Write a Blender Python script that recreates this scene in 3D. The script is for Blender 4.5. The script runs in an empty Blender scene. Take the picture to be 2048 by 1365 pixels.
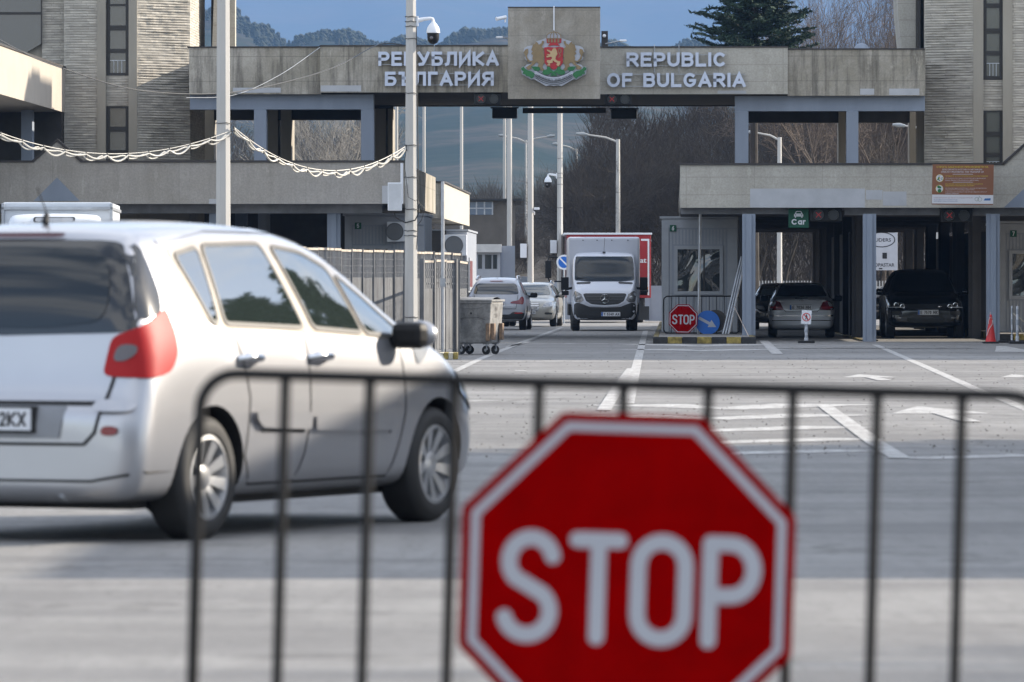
import bpy, bmesh, math, random
from math import sin, cos, pi, radians, atan2, sqrt
from mathutils import Vector, Matrix, noise
from mathutils.bvhtree import BVHTree
from mathutils.geometry import delaunay_2d_cdt

sc = bpy.context.scene
COL = sc.collection

# ------------------------------------------------------------------ camera
F = 12500.0          # focal length in photo pixels (220 mm lens)
H = 1.29             # eye height in metres
YH = 575.0           # horizon row in the photo
cam = bpy.data.cameras.new('camera')
cam.sensor_width = 36.0
cam.lens = F / 2048.0 * 36.0
cam.shift_y = -(682.5 - YH) / 2048.0
cam.clip_start = 0.5
cam.clip_end = 20000.0
cam.dof.use_dof = True
cam.dof.focus_distance = 158.0
cam.dof.aperture_fstop = 7.8
camo = bpy.data.objects.new('camera', cam)
COL.objects.link(camo)
camo.location = (0, 0, H)
camo.rotation_euler = (radians(90), 0, 0)
sc.camera = camo

# ------------------------------------------------------------------ sky, sun, exposure
SUN_EL = radians(24)
SUN_AZ = atan2(0.93, 0.37)          # clockwise from +Y
w = bpy.data.worlds.new('World')
sc.world = w
w.use_nodes = True
nt = w.node_tree
bg = nt.nodes['Background']
sky = nt.nodes.new('ShaderNodeTexSky')
sky.sky_type = 'NISHITA'
sky.sun_disc = False
sky.sun_elevation = SUN_EL
sky.sun_rotation = SUN_AZ
sky.altitude = 500
sky.air_density = 1.0
sky.dust_density = 1.2
sky.ozone_density = 1.5
# thin broken cloud over the clear sky
_tc = nt.nodes.new('ShaderNodeTexCoord'); _mp = nt.nodes.new('ShaderNodeMapping'); _mp.inputs['Scale'].default_value = (1.0, 1.0, 2.6)
nt.links.new(_tc.outputs['Generated'], _mp.inputs[0])
_no = nt.nodes.new('ShaderNodeTexNoise'); _no.inputs['Scale'].default_value = 4.2; _no.inputs['Detail'].default_value = 7; _no.inputs['Roughness'].default_value = .58
nt.links.new(_mp.outputs[0], _no.inputs['Vector'])
_cr = nt.nodes.new('ShaderNodeValToRGB'); _cr.color_ramp.elements[0].position = .43; _cr.color_ramp.elements[1].position = .57
_cr.color_ramp.elements[0].color = (.15, .15, .15, 1); _cr.color_ramp.elements[1].color = (.9, .9, .9, 1)
nt.links.new(_no.outputs[0], _cr.inputs[0])
_mx = nt.nodes.new('ShaderNodeMix'); _mx.data_type = 'RGBA'; _mx.inputs[7].default_value = (6.2, 6.4, 6.8, 1)
nt.links.new(_cr.outputs[0], _mx.inputs[0]); nt.links.new(sky.outputs[0], _mx.inputs[6]); nt.links.new(_mx.outputs[2], bg.inputs[0])
bg.inputs[1].default_value = 0.12
sd = Vector((sin(SUN_AZ) * cos(SUN_EL), cos(SUN_AZ) * cos(SUN_EL), sin(SUN_EL)))
sun = bpy.data.lights.new('sun', 'SUN')
sun.energy = 4.5
sun.angle = radians(0.6)
sun.color = (1.0, 0.89, 0.74)
suno = bpy.data.objects.new('sun', sun)
COL.objects.link(suno)
suno.rotation_euler = sd.to_track_quat('Z', 'Y').to_euler()
sc.view_settings.view_transform = 'Standard'
sc.view_settings.look = 'None'
sc.view_settings.gamma = 1.0
sc.view_settings.exposure = 1.33

# ------------------------------------------------------------------ places
def PX(px, s): return (px - 1024.0) / s
def PZ(py, s): return H + (YH - py) / s
def PY(s): return F / s
def G(px, py):
    s = (py - YH) / H
    return ((px - 1024.0) / s, F / s)

# ------------------------------------------------------------------ materials
MATS = {}
def _base(name):
    m = bpy.data.materials.new(name)
    m.use_nodes = True
    n = m.node_tree.nodes; l = m.node_tree.links
    return m, n, l, n['Principled BSDF']

def _noise(n, l, vec, scale, detail=5, rough=.6, dist=0.0):
    t = n.new('ShaderNodeTexNoise')
    t.inputs['Scale'].default_value = scale
    t.inputs['Detail'].default_value = detail
    t.inputs['Roughness'].default_value = rough
    t.inputs['Distortion'].default_value = dist
    if vec: l.new(vec, t.inputs['Vector'])
    return t

def _ramp(n, l, src, a, b, ca=(0, 0, 0, 1), cb=(1, 1, 1, 1)):
    r = n.new('ShaderNodeValToRGB')
    r.color_ramp.elements[0].position = a; r.color_ramp.elements[1].position = b
    r.color_ramp.elements[0].color = ca; r.color_ramp.elements[1].color = cb
    l.new(src, r.inputs[0])
    return r

def _mix(n, l, fac, a, b, mode='MIX'):
    m = n.new('ShaderNodeMix'); m.data_type = 'RGBA'; m.blend_type = mode
    if hasattr(fac, 'is_linked'): l.new(fac, m.inputs[0])
    else: m.inputs[0].default_value = fac
    for i, v in ((6, a), (7, b)):
        if hasattr(v, 'is_linked'): l.new(v, m.inputs[i])
        else: m.inputs[i].default_value = (*v[:3], 1)
    return m.outputs[2]

def _map(n, l, scale=(1, 1, 1), coord='Object'):
    tc = n.new('ShaderNodeTexCoord'); mp = n.new('ShaderNodeMapping')
    mp.inputs['Scale'].default_value = scale
    l.new(tc.outputs[coord], mp.inputs[0])
    return mp.outputs[0]

def mat(name, c, rough=.6, metal=0.0, var=.12, vs=3.0, bump=0.0, bs=40.0, coat=0.0, c2=None, spec=.5, streak=False):
    """plain paint / metal / plastic with a little tone variation"""
    if name in MATS: return MATS[name]
    m, n, l, b = _base(name)
    v = _map(n, l, (1, 1, .25) if streak else (1, 1, 1))
    t = _noise(n, l, v, vs)
    r = _ramp(n, l, t.outputs[0], .35, .68)
    lo = tuple(x * (1 - var) for x in c) if c2 is None else c2
    l.new(_mix(n, l, r.outputs[0], lo, tuple(min(1, x * (1 + var * .6)) for x in c)), b.inputs['Base Color'])
    b.inputs['Roughness'].default_value = rough
    b.inputs['Metallic'].default_value = metal
    b.inputs['Specular IOR Level'].default_value = spec
    if coat:
        b.inputs['Coat Weight'].default_value = coat
        b.inputs['Coat Roughness'].default_value = .06
    if bump:
        t2 = _noise(n, l, v, bs, 4)
        bp = n.new('ShaderNodeBump'); bp.inputs['Strength'].default_value = bump
        bp.inputs['Distance'].default_value = .02
        l.new(t2.outputs[0], bp.inputs['Height']); l.new(bp.outputs[0], b.inputs['Normal'])
    MATS[name] = m
    return m

def mat_concrete(name, c, stain, dark, panel=(2.9, 1.0), off=(0, 0), streaky=1.0, blotch=.55):
    """precast concrete panels: blotches, vertical run marks, joint lines"""
    if name in MATS: return MATS[name]
    m, n, l, b = _base(name)
    v = _map(n, l)
    big = _noise(n, l, v, .55, 6, .62, .4)
    rb = _ramp(n, l, big.outputs[0], .42, .62)
    col = _mix(n, l, rb.outputs[0], c, stain)
    v2 = _map(n, l, (2.2, 2.2, .22))
    st = _noise(n, l, v2, 2.4, 6, .7)
    rs = _ramp(n, l, st.outputs[0], .46, .70)
    mul = n.new('ShaderNodeMath'); mul.operation = 'MULTIPLY'; mul.inputs[1].default_value = blotch * streaky
    l.new(rs.outputs[0], mul.inputs[0])
    col = _mix(n, l, mul.outputs[0], col, dark)
    v3 = _map(n, l, (1.7, 1.7, .5))
    sp = _noise(n, l, v3, 1.3, 8, .75)
    rp = _ramp(n, l, sp.outputs[0], .60, .64)
    mp = n.new('ShaderNodeMath'); mp.operation = 'MULTIPLY'; mp.inputs[1].default_value = .35
    l.new(rp.outputs[0], mp.inputs[0])
    col = _mix(n, l, mp.outputs[0], col, tuple(min(1, x * 1.35) for x in c))
    fine = _noise(n, l, v, 22, 4, .7)
    col = _mix(n, l, .35, col, fine.outputs[0], 'OVERLAY')
    # joints
    sx = n.new('ShaderNodeSeparateXYZ'); l.new(v, sx.inputs[0])
    def line(sock, period, o, wd):
        a = n.new('ShaderNodeMath'); a.operation = 'ADD'; a.inputs[1].default_value = o; l.new(sock, a.inputs[0])
        d = n.new('ShaderNodeMath'); d.operation = 'DIVIDE'; d.inputs[1].default_value = period; l.new(a.outputs[0], d.inputs[0])
        f = n.new('ShaderNodeMath'); f.operation = 'FRACT'; l.new(d.outputs[0], f.inputs[0])
        c_ = n.new('ShaderNodeMath'); c_.operation = 'LESS_THAN'; c_.inputs[1].default_value = wd / period; l.new(f.outputs[0], c_.inputs[0])
        return c_.outputs[0]
    mx = n.new('ShaderNodeMath'); mx.operation = 'MAXIMUM'
    l.new(line(sx.outputs[0], panel[0], off[0] + 500, .022), mx.inputs[0])
    l.new(line(sx.outputs[2], panel[1], off[1] + 500, .02), mx.inputs[1])
    m2 = n.new('ShaderNodeMath'); m2.operation = 'MULTIPLY'; m2.inputs[1].default_value = .35
    l.new(mx.outputs[0], m2.inputs[0])
    col = _mix(n, l, m2.outputs[0], col, dark)
    l.new(col, b.inputs['Base Color'])
    b.inputs['Roughness'].default_value = .9
    bp = n.new('ShaderNodeBump'); bp.inputs['Strength'].default_value = .4; bp.inputs['Distance'].default_value = .01
    l.new(fine.outputs[0], bp.inputs['Height']); l.new(bp.outputs[0], b.inputs['Normal'])
    MATS[name] = m
    return m

def mat_asphalt():
    m, n, l, b = _base('worn asphalt')
    v = _map(n, l)
    big = _noise(n, l, v, .10, 6, .6, .5)
    r = _ramp(n, l, big.outputs[0], .40, .62)
    col = _mix(n, l, r.outputs[0], (.188, .183, .176), (.245, .240, .232))
    # long light and shade streaks running across the view, put into the colour
    v2 = _map(n, l, (.10, .42, 1))
    wv = _noise(n, l, v2, 1.1, 6, .6, .9)
    r2 = _ramp(n, l, wv.outputs[0], .47, .60)
    m2 = n.new('ShaderNodeMath'); m2.operation = 'MULTIPLY'; m2.inputs[1].default_value = .5; l.new(r2.outputs[0], m2.inputs[0])
    col = _mix(n, l, m2.outputs[0], col, (.105, .102, .102))
    # tyre polish and wear drawn out along the lanes
    vt = _map(n, l, (3.2, .30, 1)); tw = _noise(n, l, vt, 1.0, 7, .72, .4)
    rt = _ramp(n, l, tw.outputs[0], .44, .64)
    mt = n.new('ShaderNodeMath'); mt.operation = 'MULTIPLY'; mt.inputs[1].default_value = .38; l.new(rt.outputs[0], mt.inputs[0])
    col = _mix(n, l, mt.outputs[0], col, (.135, .130, .126))
    vs_ = _map(n, l, (14, 1.2, 1)); ts = _noise(n, l, vs_, 1.0, 4, .8)
    rs_ = _ramp(n, l, ts.outputs[0], .58, .66)
    ms_ = n.new('ShaderNodeMath'); ms_.operation = 'MULTIPLY'; ms_.inputs[1].default_value = .45; l.new(rs_.outputs[0], ms_.inputs[0])
    col = _mix(n, l, ms_.outputs[0], col, (.11, .104, .098))
    # damp oily patches
    v4 = _map(n, l, (.55, .8, 1))
    oil = _noise(n, l, v4, .9, 4, .55)
    r4 = _ramp(n, l, oil.outputs[0], .62, .72)
    m4 = n.new('ShaderNodeMath'); m4.operation = 'MULTIPLY'; m4.inputs[1].default_value = .55; l.new(r4.outputs[0], m4.inputs[0])
    col = _mix(n, l, m4.outputs[0], col, (.05, .047, .044))
    # cracks
    vo = n.new('ShaderNodeTexVoronoi'); vo.feature = 'DISTANCE_TO_EDGE'; vo.inputs['Scale'].default_value = .16
    vd = _noise(n, l, v, 1.3, 4); vv = n.new('ShaderNodeVectorMath'); vv.operation = 'SCALE'; vv.inputs[3].default_value = 1.6
    l.new(vd.outputs[1], vv.inputs[0]); va = n.new('ShaderNodeVectorMath'); va.operation = 'ADD'
    l.new(v, va.inputs[0]); l.new(vv.outputs[0], va.inputs[1]); l.new(va.outputs[0], vo.inputs['Vector'])
    rc = _ramp(n, l, vo.outputs['Distance'], .0, .012, (1, 1, 1, 1), (0, 0, 0, 1))
    m3 = n.new('ShaderNodeMath'); m3.operation = 'MULTIPLY'; m3.inputs[1].default_value = .55; l.new(rc.outputs[0], m3.inputs[0])
    col = _mix(n, l, m3.outputs[0], col, (.06, .056, .052))
    fine = _noise(n, l, v, 9, 6, .8)
    col = _mix(n, l, .5, col, fine.outputs[0], 'OVERLAY')
    gr = _noise(n, l, v, 70, 3, .8)
    rg = _ramp(n, l, gr.outputs[0], .62, .70)
    mg = n.new('ShaderNodeMath'); mg.operation = 'MULTIPLY'; mg.inputs[1].default_value = .5; l.new(rg.outputs[0], mg.inputs[0])
    col = _mix(n, l, mg.outputs[0], col, (.07, .065, .06))
    l.new(col, b.inputs['Base Color'])
    b.inputs['Roughness'].default_value = .82
    b.inputs['Specular IOR Level'].default_value = .35
    bp = n.new('ShaderNodeBump'); bp.inputs['Strength'].default_value = .5; bp.inputs['Distance'].default_value = .01
    l.new(gr.outputs[0], bp.inputs['Height']); l.new(bp.outputs[0], b.inputs['Normal'])
    return m

def mat_roadpaint(name, c=(.55, .55, .54), wear=.5):
    m, n, l, b = _base(name)
    v = _map(n, l)
    t = _noise(n, l, _map(n, l, (1, .25, 1)), 5, 8, .85); r = _ramp(n, l, t.outputs[0], wear - .04, wear + .16)
    t2 = _noise(n, l, v, .7, 3); 
    col = _mix(n, l, r.outputs[0], (.26, .25, .24), c)
    l.new(col, b.inputs['Base Color']); b.inputs['Roughness'].default_value = .8
    MATS[name] = m
    return m

def mat_stone(name, c, c2):
    """rough split stone laid in long thin courses"""
    m, n, l, b = _base(name)
    v0 = _map(n, l); sx = n.new('ShaderNodeSeparateXYZ'); l.new(v0, sx.inputs[0])
    ad = n.new('ShaderNodeMath'); ad.operation = 'ADD'; l.new(sx.outputs[0], ad.inputs[0]); l.new(sx.outputs[1], ad.inputs[1])
    wb = _noise(n, l, v0, 2.2, 3); wm = n.new('ShaderNodeMath'); wm.operation = 'MULTIPLY_ADD'; wm.inputs[1].default_value = .05
    l.new(wb.outputs[0], wm.inputs[0]); l.new(sx.outputs[2], wm.inputs[2])
    cv = n.new('ShaderNodeCombineXYZ'); l.new(ad.outputs[0], cv.inputs[0]); l.new(wm.outputs[0], cv.inputs[1])
    bk = n.new('ShaderNodeTexBrick'); l.new(cv.outputs[0], bk.inputs['Vector']); bk.inputs['Scale'].default_value = 1.0
    bk.inputs['Brick Width'].default_value = .46; bk.inputs['Row Height'].default_value = .066; bk.inputs['Mortar Size'].default_value = .007; bk.inputs['Mortar Smooth'].default_value = .3
    bk.offset_frequency = 3; bk.offset = .37; bk.squash = .7; bk.squash_frequency = 2
    bk.inputs['Color1'].default_value = (.15, .15, .15, 1); bk.inputs['Color2'].default_value = (.95, .95, .95, 1); bk.inputs['Mortar'].default_value = (0, 0, 0, 1); bk.inputs['Bias'].default_value = 0
    v = _map(n, l, (1.3, 1.3, 5))
    t = _noise(n, l, v, 2.4, 7, .72, .2)
    t2 = _noise(n, l, _map(n, l, (.5, .5, .8)), 1.0, 4)
    r = _ramp(n, l, t.outputs[0], .34, .66)
    col = _mix(n, l, r.outputs[0], c2, c)
    col = _mix(n, l, .26, col, bk.outputs[0], 'OVERLAY')
    r2 = _ramp(n, l, t2.outputs[0], .4, .65)
    mm = n.new('ShaderNodeMath'); mm.operation = 'MULTIPLY'; mm.inputs[1].default_value = .5; l.new(r2.outputs[0], mm.inputs[0])
    col = _mix(n, l, mm.outputs[0], col, tuple(x * .72 for x in c))
    l.new(col, b.inputs['Base Color']); b.inputs['Roughness'].default_value = .85
    MATS[name] = m
    return m

def mat_glass(name, c=(.012, .016, .018), rough=.03, wav=0.0, ior=1.55, coat=.3):
    """dark window glass seen from outside"""
    if name in MATS: return MATS[name]
    m, n, l, b = _base(name)
    b.inputs['Base Color'].default_value = (*c, 1)
    b.inputs['Roughness'].default_value = rough
    b.inputs['IOR'].default_value = ior
    b.inputs['Specular IOR Level'].default_value = .8
    b.inputs['Coat Weight'].default_value = coat
    b.inputs['Coat Roughness'].default_value = .02
    if wav:
        t = _noise(n, l, _map(n, l), .75, 2, .35, 1.2)
        bp = n.new('ShaderNodeBump'); bp.inputs['Strength'].default_value = wav; bp.inputs['Distance'].default_value = .25
        l.new(t.outputs[0], bp.inputs['Height']); l.new(bp.outputs[0], b.inputs['Normal'])
        l.new(bp.outputs[0], b.inputs['Coat Normal'])
    MATS[name] = m
    return m

# ------------------------------------------------------------------ mesh builder
class MB:
    def __init__(self): self.v = []; self.f = []; self.m = []; self.mi = 0; self.T = None
    def add(self, vs, fs):
        o = len(self.v)
        if self.T is not None: vs = [self.T @ Vector(p) for p in vs]
        self.v.extend([tuple(p) for p in vs]); self.f.extend([tuple(i + o for i in f) for f in fs]); self.m.extend([self.mi] * len(fs))
        return self
    def box(self, x0, x1, y0, y1, z0, z1):
        return self.add([(x0, y0, z0), (x1, y0, z0), (x1, y1, z0), (x0, y1, z0), (x0, y0, z1), (x1, y0, z1), (x1, y1, z1), (x0, y1, z1)],
                        [(0, 3, 2, 1), (4, 5, 6, 7), (0, 1, 5, 4), (1, 2, 6, 5), (2, 3, 7, 6), (3, 0, 4, 7)])
    def cbox(self, c, sz):
        return self.box(c[0] - sz[0] / 2, c[0] + sz[0] / 2, c[1] - sz[1] / 2, c[1] + sz[1] / 2, c[2] - sz[2] / 2, c[2] + sz[2] / 2)
    def foot(self, poly, z0, z1):
        """footprint polygon (x,y) extruded in z"""
        n = len(poly)
        a = sum(poly[i][0] * poly[(i + 1) % n][1] - poly[(i + 1) % n][0] * poly[i][1] for i in range(n))
        if a < 0: poly = poly[::-1]
        vs = [(x, y, z0) for x, y in poly] + [(x, y, z1) for x, y in poly]
        return self.add(vs, [tuple(range(n))[::-1], tuple(range(n, 2 * n))] + [(i, (i + 1) % n, n + (i + 1) % n, n + i) for i in range(n)])
    def face(self, poly, y0, y1):
        """front-view polygon (x,z) extruded from y0 back to y1"""
        n = len(poly)
        a = sum(poly[i][0] * poly[(i + 1) % n][1] - poly[(i + 1) % n][0] * poly[i][1] for i in range(n))
        if a < 0: poly = poly[::-1]
        vs = [(x, y0, z) for x, z in poly] + [(x, y1, z) for x, z in poly]
        return self.add(vs, [tuple(range(n)), tuple(range(n, 2 * n))[::-1]] + [(i, n + i, n + (i + 1) % n, (i + 1) % n) for i in range(n)])
    def cyl(self, p0, p1, r0, r1=None, n=10, caps=True, rot=0.0):
        r1 = r0 if r1 is None else r1
        p0 = Vector(p0); p1 = Vector(p1); d = (p1 - p0)
        if d.length < 1e-7: return self
        d.normalize(); a = d.orthogonal().normalized()
        if abs(d.z) > .9: a = Vector((1, 0, 0)); a = (a - d * a.dot(d)).normalized()
        b = d.cross(a)
        vs = []
        for p, r in ((p0, r0), (p1, r1)):
            for i in range(n):
                t = 2 * pi * i / n + rot
                vs.append(p + (a * cos(t) + b * sin(t)) * r)
        fs = [(i, (i + 1) % n, n + (i + 1) % n, n + i) for i in range(n)]
        if caps: fs += [tuple(range(n))[::-1], tuple(range(n, 2 * n))]
        return self.add(vs, fs)
    def tube(self, pts, r, n=8, closed=False):
        pts = [Vector(p) for p in pts]; m = len(pts)
        vs = []; prev = None
        for i, p in enumerate(pts):
            if closed: d = pts[(i + 1) % m] - pts[i - 1]
            else: d = pts[min(i + 1, m - 1)] - pts[max(i - 1, 0)]
            d.normalize()
            a = d.orthogonal().normalized() if prev is None else (prev - d * prev.dot(d)).normalized()
            prev = a; b = d.cross(a)
            rr = r[i] if isinstance(r, (list, tuple)) else r
            for k in range(n):
                t = 2 * pi * k / n
                vs.append(p + (a * cos(t) + b * sin(t)) * rr)
        fs = []
        for i in range(m if closed else m - 1):
            j = (i + 1) % m
            for k in range(n):
                fs.append((i * n + k, i * n + (k + 1) % n, j * n + (k + 1) % n, j * n + k))
        if not closed: fs += [tuple(range(n))[::-1], tuple(range((m - 1) * n, m * n))]
        return self.add(vs, fs)
    def lathe(self, prof, c, axis='z', n=20, a0=0.0, a1=2 * pi):
        """profile (r, h) turned about an axis through c"""
        full = abs(a1 - a0 - 2 * pi) < 1e-6
        k = n if full else n + 1
        vs = []
        for r, h in prof:
            for i in range(k):
                t = a0 + (a1 - a0) * i / n
                x, y = r * cos(t), r * sin(t)
                p = {'z': (x, y, h), 'x': (h, x, y), 'y': (x, -h, y)}[axis]
                vs.append((c[0] + p[0], c[1] + p[1], c[2] + p[2]))
        fs = []
        for j in range(len(prof) - 1):
            for i in range(k if full else k - 1):
                i2 = (i + 1) % k
                fs.append((j * k + i, j * k + i2, (j + 1) * k + i2, (j + 1) * k + i))
        return self.add(vs, fs)
    def sphere(self, c, r, n=14, m=8, sx=1, sy=1, sz=1):
        prof = [(max(1e-4, r * sin(pi * i / m)), -r * cos(pi * i / m)) for i in range(m + 1)]
        vs = []
        for rr, h in prof:
            for i in range(n):
                t = 2 * pi * i / n
                vs.append((c[0] + rr * cos(t) * sx, c[1] + rr * sin(t) * sy, c[2] + h * sz))
        return self.add(vs, [(j * n + i, j * n + (i + 1) % n, (j + 1) * n + (i + 1) % n, (j + 1) * n + i) for j in range(m) for i in range(n)])
    def build(self, name, mats, parent=None, smooth=None, world=False, bevel=0.0, kind=None):
        me = bpy.data.meshes.new(name)
        vs = self.v
        if world and parent is not None:
            t = top_loc(parent); vs = [(x - t[0], y - t[1], z - t[2]) for x, y, z in vs]
        me.from_pydata(vs, [], self.f)
        if not isinstance(mats, (list, tuple)): mats = [mats]
        for m_ in mats: me.materials.append(m_)
        me.polygons.foreach_set('material_index', self.m)
        me.validate()
        if smooth is not None:
            me.polygons.foreach_set('use_smooth', [True] * len(me.polygons))
            me.set_sharp_from_angle(angle=radians(smooth))
        me.update()
        o = bpy.data.objects.new(name, me)
        COL.objects.link(o)
        if parent is not None: o.parent = parent
        if bevel:
            bv = o.modifiers.new('bevel', 'BEVEL'); bv.width = bevel; bv.segments = 2; bv.limit_method = 'ANGLE'; bv.angle_limit = radians(40)
        if kind: o['kind'] = kind
        return o

def top_loc(o):
    while o.parent is not None: o = o.parent
    return Vector(o.location)

def thing(name, label, cat, loc=(0, 0, 0), rz=0.0, group=None):
    o = bpy.data.objects.new(name, None)
    o.empty_display_size = .2
    COL.objects.link(o); o.location = loc; o.rotation_euler = (0, 0, rz)
    return tag(o, label, cat, group)
def tag(o, label, cat, group=None):
    o['label'] = label; o['category'] = cat
    if group: o['group'] = group
    return o
def struct(o): o['kind'] = 'structure'; return o
def rebase(o, loc):
    """put a top-level mesh's origin at loc"""
    loc = Vector(loc)
    for v in o.data.vertices: v.co -= loc
    o.location = loc
    return o
def dup(o, parent=None):
    c = o.copy(); COL.objects.link(c)
    if parent is not None: c.parent = parent
    for ch in [x for x in KIDS.get(o.name, [])]: dup(ch, c)
    return c
KIDS = {}
def index_kids():
    KIDS.clear()
    for o in bpy.data.objects:
        if o.parent is not None: KIDS.setdefault(o.parent.name, []).append(o)

# ------------------------------------------------------------------ lettering
_TX = {}
def text_raw(body, bold):
    k = (body, bold)
    if k in _TX: return _TX[k]
    c = bpy.data.curves.new('lettering', 'FONT'); c.body = body; c.offset = bold; c.resolution_u = 3; c.fill_mode = 'FRONT'
    o = bpy.data.objects.new('lettering', c); COL.objects.link(o)
    dg = bpy.context.evaluated_depsgraph_get()
    me = bpy.data.meshes.new_from_object(o.evaluated_get(dg))
    vs = [tuple(v.co) for v in me.vertices]; fs = [tuple(p.vertices) for p in me.polygons]
    bpy.data.objects.remove(o); bpy.data.curves.remove(c); bpy.data.meshes.remove(me)
    if not vs: vs = [(0, 0, 0), (1, 0, 0), (0, 1, 0)]; fs = []
    x0 = min(v[0] for v in vs); x1 = max(v[0] for v in vs); y0 = min(v[1] for v in vs); y1 = max(v[1] for v in vs)
    vs = [((v[0] - x0) / (x1 - x0), (v[1] - y0) / (y1 - y0)) for v in vs]
    _TX[k] = (vs, fs)
    return _TX[k]
def text(mb, body, x, z, w_, h_, y, depth=0.0, bold=.012, M=None):
    """upright lettering facing -Y with its lower left corner at (x, z), w_ by h_; depth > 0 gives solid letters"""
    vs, fs = text_raw(body, bold)
    f3 = [(x + a * w_, y, z + b * h_) for a, b in vs]
    if depth <= 0:
        if M: f3 = [M @ Vector(p) for p in f3]
        mb.add(f3, fs); return
    back = [(p[0], y + depth, p[2]) for p in f3]
    n = len(f3)
    cnt = {}
    for f in fs:
        for i in range(len(f)):
            e = (f[i], f[(i + 1) % len(f)]); cnt[e] = cnt.get(e, 0) + 1
    side = [(a, a + n, b + n, b) for (a, b) in cnt if (b, a) not in cnt]
    al = f3 + back
    if M: al = [M @ Vector(p) for p in al]
    i0 = mb.mi
    mb.add(al, fs + side)
    # side walls take the next material slot
    for k in range(len(side)): mb.m[-1 - k] = i0 + 1

def ribbon(path, wd, closed=False, cap=6):
    """flat stroke polygons (list of quads as vert/face lists) with round ends, in 2D"""
    pts = [Vector(p) for p in path]; m = len(pts)
    L = []; R = []
    for i, p in enumerate(pts):
        if closed: a = pts[i - 1]; b = pts[(i + 1) % m]
        else: a = pts[max(i - 1, 0)]; b = pts[min(i + 1, m - 1)]
        d0 = (p - a); d1 = (b - p)
        if d0.length < 1e-9: d0 = d1
        if d1.length < 1e-9: d1 = d0
        d0 = d0.normalized(); d1 = d1.normalized(); t = (d0 + d1)
        t = t.normalized() if t.length > 1e-6 else d0
        nn = Vector((-t.y, t.x)); k = 1 / max(.35, nn.dot(Vector((-d0.y, d0.x))))
        L.append(p + nn * wd / 2 * k); R.append(p - nn * wd / 2 * k)
    vs = L + R; fs = []
    for i in range(m if closed else m - 1):
        j = (i + 1) % m; fs.append((i, m + i, m + j, j))
    if not closed:
        for (c, d, lft, rgt) in ((pts[0], pts[0] - pts[1], 0, m), (pts[-1], pts[-1] - pts[-2], m - 1, 2 * m - 1)):
            d = d.normalized(); a0 = atan2(d.y, d.x)
            arc = [c + Vector((cos(a0 + pi / 2 - pi * k / cap), sin(a0 + pi / 2 - pi * k / cap))) * wd / 2 for k in range(1, cap)]
            s0 = len(vs); vs += arc
            ids = list(range(s0, s0 + len(arc)))
            first = (rgt if c is pts[0] else lft); last = (lft if c is pts[0] else rgt)
            fs.append((first, *ids, last))
    return vs, fs
def arc(cx, cy, rx, ry, a0, a1, n=12):
    return [(cx + rx * cos(radians(a0 + (a1 - a0) * i / n)), cy + ry * sin(radians(a0 + (a1 - a0) * i / n))) for i in range(n + 1)]
# ------------------------------------------------------------------ shared materials
M_conc = mat_concrete('panel concrete', (.39, .36, .31), (.26, .237, .19), (.07, .062, .052), (2.9, .62), (0, .1), 1.0, .85)
M_conc2 = mat_concrete('clean concrete', (.41, .39, .345), (.345, .325, .28), (.20, .185, .16), (1.62, .42), (.3, .1), .5, .35)
M_conc3 = mat_concrete('emblem concrete', (.36, .335, .295), (.25, .225, .185), (.15, .135, .115), (8, .62), (0, .3), .9, .45)
M_blue = mat('blue grey paint on concrete', (.22, .255, .315), .8, var=.14, vs=1.2, bump=.1, streak=True)
M_stone = mat_stone('split stone', (.46, .425, .365), (.29, .27, .235))
M_smooth = mat('smooth render', (.30, .275, .23), .9, var=.14, vs=1.4, streak=True)
M_dark = mat('dark shaded surface', (.042, .038, .034), .9, var=.3, vs=1.5)  # recess shade put into the colour of soffits and rear parts
M_drk2 = mat('bronze window metal', (.018, .015, .013), .45, var=.2)
M_cap = mat('roof edge flashing', (.035, .03, .028), .6, var=.3)
M_white = mat('white enamel', (.68, .70, .74), .45, var=.05)
M_patch = mat('pale repair patch', (.40, .41, .43), .85, var=.10, vs=2)
M_black = mat('black rubber', (.012, .012, .013), .75, var=.2)
M_blkpaint = mat('black enamel', (.010, .010, .011), .5, var=.2, spec=.25)
M_chrome = mat('chrome', (.65, .66, .68), .12, 1.0, var=.05)
M_galv = mat('galvanised steel', (.38, .40, .43), .45, .7, var=.18, vs=5)
M_pole = mat('pole concrete', (.44, .43, .41), .75, var=.10, vs=1.3, streak=True)
M_lamp = mat('lamp head grey', (.30, .32, .33), .5, .3)
M_green = mat('green sign face', (.0, .075, .04), .6, var=.08)
M_red = mat('red reflective sheet', (.24, .0004, .0008), .8, var=.14, vs=9, spec=.0)
M_redbrd = mat('red plastic', (.55, .025, .025), .5, var=.1)
M_bsign = mat('blue sign face', (.01, .12, .48), .4, var=.06)
M_booth = mat('booth sheet metal', (.25, .275, .32), .55, var=.08, vs=1.2)
M_boothf = mat('booth trim', (.30, .32, .355), .5, var=.08)
M_ink = mat('black ink', (.015, .015, .018), .6, var=.05)
M_gold = mat('emblem gold', (.22, .155, .075), .5, var=.15, vs=6)
M_egreen = mat('emblem green', (.012, .13, .035), .5, var=.1)
M_ered = mat('emblem red', (.36, .012, .018), .5, var=.1)
M_asph = mat_asphalt()
M_line = mat_roadpaint('white road paint', (.47, .47, .46), .47)
M_glass = mat_glass('window glass', (.03, .035, .036), .05)
M_cglass = mat_glass('car glass')
M_wglass = mat_glass('wavy booth glass', (.03, .035, .04), .02, .5)

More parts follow.
